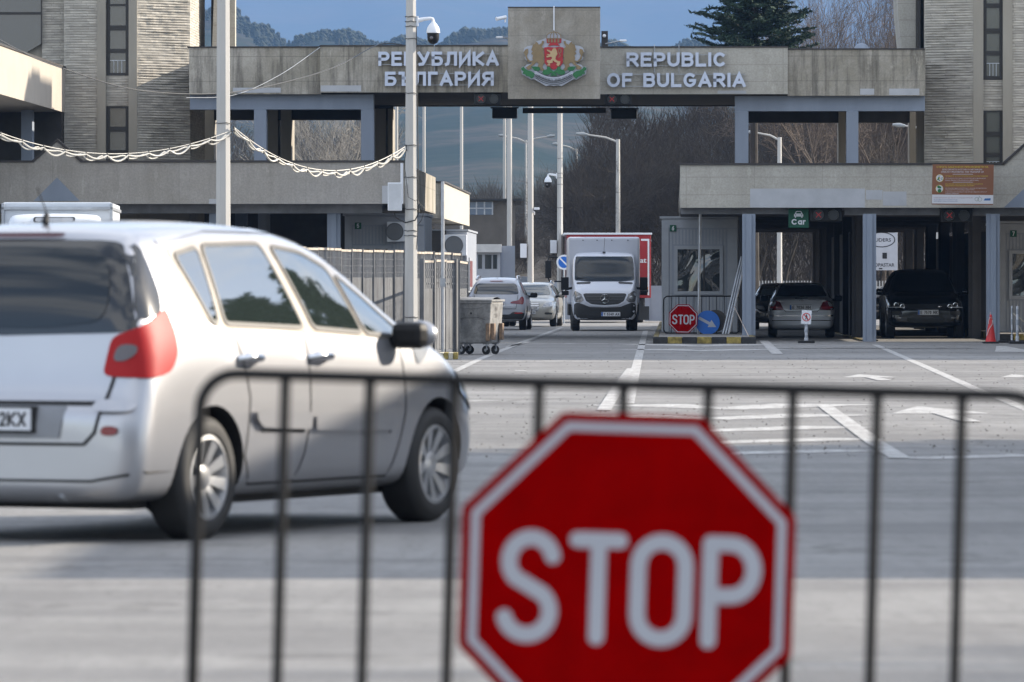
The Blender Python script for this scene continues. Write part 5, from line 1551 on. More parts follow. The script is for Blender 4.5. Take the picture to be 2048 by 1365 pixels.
# ---- silver people carrier in the foreground
M_dkseal = mat('rubber seal', (.03, .028, .025), .5)
def people_carrier():
    p0 = Vector((PX(415, 391), PY(391), 0)); dirv = Vector((.4216, .9068, 0)); right = Vector((.9068, -.4216, 0))
    # rear right wheel outer face at local (0.86, -1.36)
    loc = p0 - right * .86 + dirv * 1.36
    t = thing('silver_car', 'silver people carrier seen from behind, passing the barrier on the left', 'car', loc, -math.asin(.4216))
    P = paint('silver paint', (.40, .405, .43), .36, .72)
    st = [(-2.125, .62, .30, .48, .56, .56, .60), (-2.12, .80, .25, .60, .70, .64, .675), (-2.06, .872, .21, .70, .80, .71, .73), (-2.015, .885, .20, .80, .78, .95, .98), (-1.98, .89, .20, .95, .76, 1.16, 1.20),
          (-1.87, .895, .19, 1.02, .70, 1.40, 1.46), (-1.74, .90, .19, 1.06, .645, 1.525, 1.585), (-1.5, .902, .19, 1.08, .63, 1.555, 1.622), (-1.0, .905, .19, 1.08, .625, 1.57, 1.645), (-.4, .905, .19, 1.065, .625, 1.565, 1.645),
          (.1, .905, .19, 1.045, .62, 1.53, 1.612), (.5, .905, .19, 1.02, .63, 1.43, 1.515), (.85, .905, .19, 1.00, .66, 1.26, 1.345), (1.15, .90, .19, .985, .72, 1.08, 1.15), (1.35, .895, .19, .95, .76, .99, 1.04), (1.6, .88, .19, .87, .72, .91, .95), (1.85, .84, .20, .74, .64, .78, .82), (2.03, .74, .22, .60, .55, .64, .68), (2.11, .58, .28, .50, .48, .54, .56)]
    body, bv = loft_body(st, P, [(-1.36, .315), (1.32, .315)], .372, t, level=2)
    for s in (-1, 1):
        for wy in (-1.36, 1.32): wheel(t, s * .865, wy, .318, .215, s, 9, .21)
    Mpl = mat('pillar trim', (.30, .27, .235), .35, .3, coat=.5)
    G = mat_glass('side glass', (.02, .028, .026), .02, ior=2.3, coat=.5); GR = mat_glass('rear glass', (.012, .016, .019), .05, ior=1.4, coat=0)
    for s, vw in ((1, 'R'), (-1, 'L')):
        panel(bv, [(-1.46, 1.485), (-1.1, 1.535), (-.4, 1.54), (.1, 1.50), (.45, 1.41), (.78, 1.23), (1.02, 1.04), (1.0, 1.0), (.3, 1.03), (-.6, 1.065), (-1.20, 1.075), (-1.34, 1.12)], vw, .004, 'window_surround', Mpl, t)
        for q in ([(-1.40, 1.455), (-1.11, 1.495), (-1.22, 1.10), (-1.29, 1.11)],
                  [(-1.05, 1.505), (-.45, 1.515), (-.37, 1.512), (-.27, 1.09), (-.28, 1.075), (-1.155, 1.10)],
                  [(-.25, 1.505), (.10, 1.47), (.36, 1.385), (.43, 1.06), (.42, 1.045), (-.15, 1.072)],
                  [(.43, 1.36), (.70, 1.22), (.96, 1.045), (.93, 1.02), (.48, 1.04)]):
            panel(bv, q, vw, .009, 'side_window', G, t, rnd_=1)
            rq = rounded(q, .05); seam(bv, dense(rq + [rq[0]], .08), vw, t, .022, .011, M_dkseal, 'window_seal')
        # tail lamp, wrapping the corner
        tl_ = [(-1.78, 1.19), (-1.75, 1.08), (-1.745, .98), (-1.79, .89), (-1.90, .84), (-2.08, .84), (-2.09, .90), (-2.07, 1.02), (-1.99, 1.09), (-1.88, 1.14)]
        lamp = mat('tail lamp red', (.34, .005, .007), .5, spec=.25)
        panel(bv, [(-1.0, .84), (-.80, .83), (-.66, .86), (-.60, .95), (-.605, 1.06), (-.655, 1.19), (-.74, 1.13), (-.85, 1.08), (-.95, 1.04)], 'E' if s > 0 else 'V', .013, 'tail_lamp', lamp, t, grid=.05, rnd_=.8)
        panel(bv, [(-2.0, 1.09), (-1.86, 1.14), (-1.76, 1.17), (-1.72, 1.26), (-1.70, 1.50), (-1.80, 1.535), (-1.96, 1.25)], vw, .0065, 'rear_window_surround', mat('gloss black', (.012, .013, .014), .1, coat=.5), t, grid=.05, rnd_=.5)
        # front wing lamp
        panel(bv, [(1.62, .72), (1.70, .84), (1.95, .72), (2.06, .60), (1.9, .60)], vw, .012, 'headlight', M_chrome, t)
        # door rub strips, each with a dark line along its lower edge
        for q in ([(-.93, .665), (-.30, .635), (-.30, .545), (-.86, .565), (-.93, .61)], [(-.25, .63), (.72, .605), (.66, .52), (-.25, .54)]):
            panel(bv, q, vw, .03, 'rub_strip', P, t, rnd_=.5); seam(bv, dense([(q[-2][0] + .03, .518 if len(q) == 4 else .548), (q[1][0] - .04, .508 if len(q) == 4 else .535)]), vw, t, .018, .006)
        zz = [(-.98, .30), (-1.0, .60), (-.92, .85), (-.90, 1.08)]
        seam(bv, dense([(-.88, .27), (-.99, .42), (-.96, .72), (-1.08, 1.08)]), vw, t)
        seam(bv, dense([(-.27, 1.07), (-.27, .62), (-.31, .42), (-.38, .27)]), vw, t)
        seam(bv, dense([(.86, 1.0), (.88, .62), (.80, .40), (.74, .27)]), vw, t)
        seam(bv, dense([(-.88, .27), (.74, .27)]), vw, t)
        seam(bv, dense([(-1.5, 1.52), (-.9, 1.59), (.0, 1.585), (.5, 1.47)]), vw, t, .02, .006, P, 'roof_gutter')
        for y in (-.97, -.16):
            b = MB(); loc_ = bv.ray_cast(Vector((s * 3, y, .925)), Vector((-s, 0, 0)))[0]
            b.tube([(loc_.x, y - .11, .92), (loc_.x + s * .045, y - .07, .93), (loc_.x + s * .05, y + .06, .925), (loc_.x, y + .11, .915)], [.018, .022, .022, .018], 8)
            b.build('door_handle', M_chrome, t, smooth=70)
        mo = mirror_(t, s * .84, .80, 1.03, s, .20, .145, M_blkpaint)
        b = MB(); b.sphere((s * .995, .86, 1.035), 1, 14, 8, .105, .06, .075); b.build('mirror_cap', P, mo, smooth=70)
        panel(bv, [(1.02, 1.03), (1.3, .97), (1.16, .90), (1.05, .86)], vw, .006, 'wing_trim', mat('dark trim', (.10, .12, .15), .4), t)
    # lower lens areas of the tail lamps, seen from behind
    for sg in (-1, 1):
        m_ = lambda pts: [(x * sg, z) for x, z in pts]
        panel(bv, m_([(.675, .915), (.75, .915), (.80, .95), (.80, 1.0), (.70, 1.0)]), 'B', .018, 'reversing_lamp', mat('clear lens grey', (.10, .09, .10), .3), t, grid=.05)
        panel(bv, m_([(.655, .545), (.745, .545), (.755, .59), (.665, .595)]), 'B', .015, 'reflector', mat('dark red lens', (.20, .01, .015), .25), t, grid=.04, rnd_=1)
        panel(bv, m_([(.60, .655), (.82, .66), (.83, .72), (.62, .715)]), 'B', .03, 'bumper_step', P, t, grid=.05)
    panel(bv, [(-.80, 1.07), (-.78, 1.09), (-.70, 1.33), (-.60, 1.51), (-.5, 1.525), (0, 1.53), (.5, 1.525), (.60, 1.51), (.70, 1.33), (.78, 1.09), (.80, 1.07), (.66, 1.06), (0, 1.045), (-.66, 1.06)], 'B', .006, 'rear_window_surround', mat('gloss black', (.012, .013, .014), .1, coat=.5), t)
    rw = panel(bv, [(-.62, 1.12), (-.60, 1.36), (-.50, 1.48), (0, 1.495), (.50, 1.48), (.60, 1.36), (.62, 1.12), (.3, 1.085), (-.3, 1.085)], 'B', .011, 'rear_window', GR, t, rnd_=2)
    panel(bv, [(-.26, 1.530), (.26, 1.530), (.26, 1.552), (-.26, 1.552)], 'B', .02, 'brake_light', mat('unlit brake lens', (.06, .006, .01), .4), t, grid=.05)
    seam(bv, dense([(-.70, 1.05), (-.69, .84), (-.62, .56), (-.56, .50), (.56, .50), (.62, .56), (.69, .84), (.70, 1.05)]), 'B', t, .016, .006)
    seam(bv, dense([(-.86, .36), (-.6, .315), (.6, .315), (.86, .36)]), 'B', t, .014, .005)
    seam(bv, dense([(-.62, .705), (.62, .705)]), 'B', t, .02, .006)
    panel(bv, [(-.42, .53), (.42, .53), (.45, .69), (-.45, .69)], 'B', .008, 'plate_recess', mat('recess grey', (.22, .23, .25), .5), t, rnd_=0)
    yb = bv.ray_cast(Vector((0, -4, .585)), Vector((0, 1, 0)))[0].y
    plate(t, 'CB 4182KX', .52, .112, None, Matrix.Translation((.01, yb - .035, .625)))
    b = MB(); b.box(-.27, .29, yb - .017, yb + .02, .555, .69); b.build('plate_holder', M_black, t)
    b = MB(); b.tube([(0, -1.52, 1.62), (0, -1.50, 1.67)], [.022, .014], 8); b.tube([(0, -1.50, 1.67), (-.0, -1.60, 1.80)], .004, 5); b.build('antenna', M_black, t)
    # dark sill and underside
    b = MB(); b.box(-.66, .66, -1.8, 1.55, .165, .21); b.build('underbody', M_black, t)
    b = MB(); b.sphere((.42, -2.04, .24), .035, 10, 6, 1, 2, 1); b.build('exhaust', M_galv, t)
    # front end
    panel(bv, [(-.55, .34), (.55, .34), (.6, .48), (-.6, .48)], 'F', .008, 'grille', M_black, t)
    panel(bv, [(-.64, 1.10), (.64, 1.10), (.60, 1.40), (.5, 1.50), (-.5, 1.50), (-.60, 1.40)], 'F', .006, 'windscreen', GR, t)
    # driver and passenger outlines are not modelled: the glass is opaque
    return t
people_carrier()
# ---- generic background cars
def saloon_stations(L, W, Hh, hood, belt, ws, rf, rr_, tail, tl_z, zb=.2, nose=.70, wt=.60, rw=.0):
    """y positions measured from the middle: ws windscreen base, rf roof front, rr_ roof rear, tail deck start; tl_z deck height"""
    h = L / 2; w_ = W / 2
    return [(-h, w_ * .70, zb + .12, nose * .80, w_ * .6, nose * .9, nose * .92), (-h + .03, w_ * .90, zb + .04, nose, w_ * .78, min(tl_z, belt) - .06, tl_z - .06), (-h + .16, w_ * .965, zb, belt - .08, w_ * .80, tl_z - .04, tl_z - .005),
            (tail, w_ * .985, zb, belt - .02, w_ * .78, max(belt, tl_z - .02), tl_z + .02), ((tail + rr_) / 2, w_ * .995, zb, belt, (w_ * .78 + wt) / 2, (tl_z + Hh) / 2, (tl_z + Hh) / 2 + .07),
            (rr_, w_, zb, belt, wt, Hh - .06, Hh - .01), ((rr_ + rf) / 2, w_, zb, belt - .01, wt, Hh - .05, Hh), (rf, w_, zb, belt - .03, wt, Hh - .08, Hh - .02), ((ws + rf) / 2, w_, zb, belt - .04, (w_ * .78 + wt) / 2, (hood + Hh) / 2 - .03, (hood + Hh) / 2 + .04),
            (ws, w_, zb, belt - .06, w_ * .76, hood - .02, hood + .015), ((ws + h) / 2, w_ * .985, zb, hood - .12, w_ * .72, hood - .07, hood - .035), (h - .28, w_ * .95, zb, nose - .04, w_ * .70, hood - .14, hood - .11), (h - .08, w_ * .86, zb + .03, nose - .10, w_ * .66, nose - .05, nose - .02), (h, w_ * .62, zb + .12, nose - .22, w_ * .5, nose - .16, nose - .14)]

def car_common(t, bv, st, W, wheels, r, P, G, side_win, mirror_yz, lamp_side=True, rims=None, simple=True, pillar=None):
    for s in (-1, 1):
        for wy in wheels: wheel(t, s * (W / 2 - .03), wy, r, r - .105, s, 5, .21, rims, 0, False)
        vw = 'R' if s > 0 else 'L'
        panel(bv, side_win, vw, .006, 'side_window', G, t, grid=.12)
        if pillar is not None:
            for q in pillar: seam(bv, dense(q), vw, t, .05, .010, M_blkpaint, 'pillar')
        mo = mirror_(t, s * (W / 2 - .04), mirror_yz[0], mirror_yz[1], s, .22, .16, M_blkpaint)
        b = MB(); b.sphere((s * (W / 2 + .10), mirror_yz[0] + .035, mirror_yz[1] + .01), 1, 12, 8, .10, .07, .075); b.build('mirror_cap', P, mo, smooth=70)

def hit(bv, x, z, view):
    d = 1 if view == 'B' else -1
    r = bv.ray_cast(Vector((x, -8 * d, z)), Vector((0, d, 0)))
    return r[0].y if r[0] is not None else None

M_dkp = mat('dark plastic', (.018, .019, .02), .55, var=.15)
M_tail = mat('dark tail lens', (.16, .005, .008), .18, coat=.6)
M_tail2 = mat('bright tail lens', (.35, .01, .012), .2, coat=.6)
M_lens = mat('headlamp lens', (.30, .31, .32), .12, .5, coat=.8)

# silver saloon seen from behind, lane six
def silver_saloon():
    s = 78.0; p = near(1610, s); t = thing('silver_saloon', 'silver saloon car seen from behind in the lane under the green Car sign', 'car', (p.x, p.y + 2.2, 0), -.045)
    P = paint('saloon silver', (.56, .59, .65), .38, .15); W = 1.73
    st = saloon_stations(4.52, W, 1.42, .93, .93, 1.02, .35, -.95, -1.60, 1.02, nose=.72, wt=.585)
    body, bv = loft_body(st, P, [(-1.40, .31), (1.32, .31)], .36, t)
    G = mat_glass('saloon glass', (.01, .012, .013), .03)
    car_common(t, bv, st, W, (-1.40, 1.32), .315, P, G, [(-1.55, 1.02), (-1.0, 1.30), (-.3, 1.335), (.3, 1.30), (.92, .99), (.9, .95), (-1.4, .97)], (.80, 1.0), pillar=[[(-.30, .96), (-.33, 1.33)], [(-1.1, .98), (-1.05, 1.28)]])
    panel(bv, [(-.66, 1.045), (-.52, 1.34), (.52, 1.34), (.66, 1.045)], 'B', .008, 'rear_window', G, t, grid=.09)
    for sg in (-1, 1):
        m_ = lambda pts: [(x * sg, z) for x, z in pts]
        panel(bv, m_([(.44, .70), (.80, .70), (.84, .78), (.83, .90), (.66, .945), (.56, .93), (.50, .82)]), 'B', .012, 'tail_lamp', M_tail, t, grid=.10)
        panel(bv, m_([(.50, .745), (.80, .745), (.80, .80), (.52, .79)]), 'B', .017, 'reversing_lamp', M_tail2, t, grid=.06)
    seam(bv, dense([(-.62, .98), (-.46, .72), (-.40, .66), (.40, .66), (.46, .72), (.62, .98)]), 'B', t, .014, .005)
    seam(bv, dense([(-.80, .56), (.80, .56)]), 'B', t, .03, .012, M_chrome, 'trim')
    seam(bv, dense([(-.80, .44), (.80, .44)]), 'B', t, .02, .008)
    y = hit(bv, 0, .79, 'B'); plate(t, 'E 7036 MH', .56, .125, None, Matrix.Translation((-.02, y - .03, .775)))
    b = MB(); y = hit(bv, 0, .955, 'B')
    b.tube([(cos(a * .3142) * .04, y - .012, .945 + sin(a * .3142) * .04) for a in range(20)], .005, 5, True)
    for a in (90, 210, 330): b.tube([(0, y - .012, .945), (cos(radians(a)) * .038, y - .012, .945 + sin(radians(a)) * .038)], .005, 4)
    b.build('badge', M_chrome, t)
    b = MB(); text(b, '220', -.62, .905, .13, .04, hit(bv, -.55, .93, 'B') - .012); text(b, 'CDI', .49, .905, .12, .04, hit(bv, .55, .93, 'B') - .012); b.build('lettering', M_chrome, t)
    b = MB(); b.box(-.16, .16, y - .03, y - .008, 1.0, 1.02); b.build('boot_trim', M_dkp, t)
silver_saloon()

def dark_saloon(px, s, dy, label, rz, face, plate_txt=None):
    p = near(px, s); t = thing('dark_saloon', label, 'car', (p.x, p.y + 2.2 + dy, 0), rz)
    P = paint('black paint', (.012, .012, .014), .25, .3); W = 1.78
    st = saloon_stations(4.5, W, 1.43, .92, .93, .98, .35, -1.0, -1.65, 1.0, nose=.70)
    body, bv = loft_body(st, P, [(-1.38, .31), (1.35, .31)], .36, t)
    G = mat_glass('saloon glass')
    car_common(t, bv, st, W, (-1.38, 1.35), .315, P, G, [(-1.5, 1.0), (-1.0, 1.30), (-.3, 1.335), (.3, 1.30), (.9, .98), (-1.4, .97)], (.75, 1.0))
    panel(bv, [(-.64, .99), (-.52, 1.33), (.52, 1.33), (.64, .99)], 'F', .008, 'windscreen', mat_glass('clearer glass', (.05, .06, .06), .04), t, grid=.1)
    for sg in (-1, 1): panel(bv, [(sg * .50, .60), (sg * .82, .64), (sg * .82, .74), (sg * .5, .70)], 'F', .012, 'headlight', M_lens, t, grid=.06)
    panel(bv, [(-.38, .58), (.38, .58), (.38, .70), (-.38, .70)], 'F', .012, 'grille', M_chrome, t, grid=.08)
    seam(bv, dense([(-2.0, .5), (2.0, .5)]), 'R', t, .03, .012, M_chrome, 'trim'); seam(bv, dense([(-2.0, .5), (2.0, .5)]), 'L', t, .03, .012, M_chrome, 'trim')
    seam(bv, dense([(-1.5, .97), (.9, .95)]), 'R', t, .025, .012, M_chrome, 'trim'); seam(bv, dense([(-1.5, .97), (.9, .95)]), 'L', t, .025, .012, M_chrome, 'trim')
dark_saloon(1566, 66.0, 0, 'dark saloon car facing the viewer, mostly hidden behind the silver saloon', pi - .03, 'F')
dark_saloon(1806, 60.0, 0, 'dark car with bright trim strips, mostly hidden behind the black off-roader', pi / 2 - .3, 'F')

# black off-roader facing the viewer
def off_roader():
    s = 79.0; p = near(1853, s); t = thing('black_off_roader', 'black off-roader facing the viewer in the dark lane', 'car', (p.x, p.y + 2.4, 0), pi - .01)
    P = paint('off-roader black', (.010, .011, .012), .22, .2); W = 1.98; Hh = 1.75
    st = [(-2.4, .8, .4, .7, .7, .9, .95), (-2.36, .95, .3, 1.0, .8, 1.1, 1.15), (-2.2, .98, .28, 1.08, .74, 1.5, 1.55), (-1.9, .99, .27, 1.12, .70, 1.66, 1.72), (-1, .99, .26, 1.12, .69, 1.70, 1.77), (-.2, .99, .26, 1.11, .69, 1.69, 1.76), (.35, .99, .26, 1.10, .70, 1.60, 1.67),
          (.80, .985, .26, 1.09, .75, 1.33, 1.40), (1.15, .98, .26, 1.06, .80, 1.13, 1.17), (1.6, .975, .27, .98, .80, 1.08, 1.11), (2.05, .96, .28, .90, .80, .99, 1.03), (2.30, .90, .30, .78, .76, .86, .92), (2.40, .80, .36, .66, .66, .74, .78), (2.42, .6, .42, .6, .5, .66, .68)]
    body, bv = loft_body(st, P, [(-1.45, .38), (1.48, .38)], .43, t)
    G = mat_glass('off-roader glass', (.008, .01, .01), .03)
    car_common(t, bv, st, W, (-1.45, 1.48), .385, P, G, [(-2.0, 1.2), (-1.8, 1.55), (-.2, 1.62), (.4, 1.5), (.95, 1.14), (-1.8, 1.15)], (.85, 1.17))
    panel(bv, [(-.76, 1.20), (-.66, 1.60), (-.5, 1.63), (.5, 1.63), (.66, 1.60), (.76, 1.20), (.4, 1.17), (-.4, 1.17)], 'F', .008, 'windscreen', G, t, grid=.1)
    panel(bv, [(-.52, .74), (.52, .74), (.56, .86), (-.56, .86)], 'F', .012, 'grille', M_dkp, t, grid=.08)
    for sg in (-1, 1):
        m_ = lambda pts: [(x * sg, z) for x, z in pts]
        hl = panel(bv, m_([(.52, .78), (.62, .77), (.93, .77), (.96, .92), (.80, .90), (.54, .875)]), 'F', .014, 'headlight', mat('smoked lens', (.05, .052, .055), .1, coat=.8), t, grid=.05)
        for (x, z, r) in ((.60, .805, .052), (.745, .845, .055)):
            y = hit(bv, x * sg, z, 'F'); b = MB(); b.T = Matrix.Translation((x * sg, y + .03, z)); b.tube([(cos(a * .3142) * r, 0, sin(a * .3142) * r) for a in range(20)], .009, 5, True); b.build('lamp_ring', M_chrome, hl)
        seam(bv, dense(m_([(.56, .775), (.92, .775)])), 'F', t, .014, .02, M_white, 'light_strip')
        panel(bv, m_([(.62, .50), (.80, .50), (.78, .54), (.64, .54)]), 'F', .014, 'fog_lamp', M_lens, t, grid=.05)
        panel(bv, m_([(.60, .58), (.86, .58), (.86, .70), (.60, .68)]), 'F', .010, 'air_vent', M_dkp, t, grid=.06)
    panel(bv, [(-.45, .40), (.45, .40), (.5, .52), (-.5, .52)], 'F', .010, 'lower_grille', M_dkp, t, grid=.08)
    y = hit(bv, 0, .70, 'F'); plate(t, 'E 7570 MK', .52, .125, None, rotM((-.05, y + .03, .655), 'F'))
    b = MB(); y = hit(bv, -.34, .80, 'F'); b.sphere((-.34, y + .012, .80), 1, 12, 6, .045, .008, .02); b.build('badge', M_chrome, t)
    b = MB(); b.box(-.5, .5, y - .2, y + .02, .62 - .055, .575); b.build('plate_lip', M_dkp, t)
off_roader()

# silver compact SUV seen from behind
def compact_suv():
    s = 66.5; p = near(1000, s); t = thing('compact_suv', 'silver compact off-roader seen from behind beside the waste container', 'car', (p.x, p.y + 2.2, 0), -.055)
    P = paint('suv silver', (.36, .38, .43), .35, .25); W = 1.80; Hh = 1.585
    st = [(-2.22, .66, .42, .60, .60, .66, .68), (-2.20, .84, .34, .72, .74, .78, .80), (-2.14, .885, .30, .90, .76, 1.0, 1.04), (-2.05, .895, .28, .98, .70, 1.26, 1.30), (-1.85, .90, .27, 1.02, .63, 1.48, 1.53), (-1.4, .90, .26, 1.03, .62, 1.53, 1.585), (-.5, .90, .26, 1.02, .62, 1.54, 1.60), (.1, .90, .26, 1.01, .62, 1.49, 1.555),
          (.6, .90, .26, .99, .68, 1.22, 1.29), (.95, .895, .26, .97, .76, 1.02, 1.06), (1.5, .88, .27, .88, .74, .96, 1.0), (2.0, .85, .28, .76, .7, .86, .89), (2.2, .70, .34, .6, .58, .68, .72)]
    body, bv = loft_body(st, P, [(-1.38, .34), (1.38, .34)], .40, t)
    G = mat_glass('suv glass', (.01, .012, .013), .03)
    car_common(t, bv, st, W, (-1.38, 1.38), .345, P, G, [(-1.9, 1.12), (-1.5, 1.40), (-.4, 1.46), (.1, 1.41), (.7, 1.04), (-1.6, 1.07)], (.62, 1.05))
    panel(bv, [(-.68, 1.09), (-.62, 1.34), (-.55, 1.40), (.55, 1.40), (.62, 1.34), (.68, 1.09), (.6, 1.08), (-.6, 1.08)], 'B', .010, 'rear_window', G, t, grid=.08)
    for sg in (-1, 1):
        m_ = lambda pts: [(x * sg, z) for x, z in pts]
        panel(bv, m_([(.42, .80), (.60, .79), (.82, .77), (.835, .93), (.79, 1.02), (.73, .99), (.69, .90), (.46, .86)]), 'B', .012, 'tail_lamp', M_tail, t, grid=.06)
        panel(bv, m_([(.55, .50), (.80, .50), (.80, .535), (.56, .53)]), 'B', .03, 'reflector', M_tail2, t, grid=.06)
        b = MB(); b.tube([(sg * .62, -1.75, 1.53), (sg * .60, -1.6, 1.62), (sg * .60, .0, 1.63), (sg * .62, .2, 1.56)], .022, 8); b.build('roof_rail', M_chrome, t, smooth=60)
    panel(bv, [(-.80, .34), (.80, .34), (.86, .52), (.5, .55), (.42, .47), (-.42, .47), (-.5, .55), (-.86, .52)], 'B', .014, 'bumper_skirt', M_dkp, t, grid=.08)
    seam(bv, dense([(-.66, 1.05), (-.60, .64), (.60, .64), (.66, 1.05)]), 'B', t, .014, .005)
    panel(bv, [(-.2, 1.455), (.2, 1.455), (.2, 1.475), (-.2, 1.475)], 'B', .015, 'brake_light', M_tail, t, grid=.06)
    y = hit(bv, 0, .77, 'B'); plate(t, 'E 6001 MP', .54, .12, None, Matrix.Translation((0, y - .03, .765)))
    b = MB(); y = hit(bv, 0, .95, 'B'); b.cyl((0, y - .02, .955), (0, y - .005, .955), .042, n=20); b.mi = 1
    b.T = Matrix.Translation((0, y - .022, .955))
    for q in (0, 2):
        b.add([(0, 0, 0)] + [(cos(radians(q * 90 + 15 * k)) * .026, 0, sin(radians(q * 90 + 15 * k)) * .026) for k in range(7)], [(0, k, k + 1) for k in range(1, 7)])
    b.build('badge', [M_ink, M_white], t)
    b = MB(); b.add([(-.02, -1.5, 1.58), (.02, -1.5, 1.58), (.0, -1.36, 1.58), (0, -1.5, 1.66)], [(0, 1, 3), (1, 2, 3), (2, 0, 3)]); b.build('antenna', P, t)
compact_suv()

# beige silver saloon facing the viewer
def beige_car():
    s = 61.0; p = near(1066, s); t = thing('beige_saloon', 'beige silver estate car facing the viewer beside the compact off-roader', 'car', (p.x, p.y + 2.3, 0), pi - .075)
    P = paint('champagne paint', (.33, .32, .29), .35, .25); W = 1.82
    st = saloon_stations(4.75, W, 1.46, .97, .96, 1.05, .40, -1.2, -1.9, 1.15, nose=.76)
    body, bv = loft_body(st, P, [(-1.4, .32), (1.40, .32)], .37, t)
    G = mat_glass('clearer glass', (.05, .06, .06), .04)
    car_common(t, bv, st, W, (-1.4, 1.40), .325, P, G, [(-1.9, 1.08), (-1.2, 1.32), (-.3, 1.37), (.35, 1.33), (.95, 1.02), (-1.6, 1.0)], (.85, 1.03))
    panel(bv, [(-.66, 1.04), (-.53, 1.37), (.53, 1.37), (.66, 1.04), (0, 1.02)], 'F', .008, 'windscreen', G, t, grid=.1)
    panel(bv, [(-.34, .50), (.34, .50), (.40, .76), (-.40, .76)], 'F', .012, 'grille', mat('slatted chrome', (.16, .16, .16), .35, .7), t, grid=.08)
    for z in (.55, .61, .67, .73): seam(bv, dense([(-.36, z), (.36, z)]), 'F', t, .018, .02, M_chrome, 'grille_slat')
    for sg in (-1, 1):
        m_ = lambda pts: [(x * sg, z) for x, z in pts]
        panel(bv, m_([(.46, .62), (.80, .66), (.88, .80), (.56, .78)]), 'F', .012, 'headlight', M_lens, t, grid=.06)
        panel(bv, m_([(.55, .40), (.80, .40), (.78, .46), (.56, .47)]), 'F', .012, 'fog_lamp', M_dkp, t, grid=.06)
        b = MB(); b.tube([(sg * .60, -1.5, 1.42), (sg * .60, -1.3, 1.49), (sg * .60, .0, 1.50), (sg * .61, .3, 1.44)], .02, 6); b.build('roof_rail', M_chrome, t, smooth=60)
    y = hit(bv, 0, .46, 'F'); plate(t, 'CB 1527KM', .52, .115, None, rotM((0, y + .03, .47), 'F'))
beige_car()

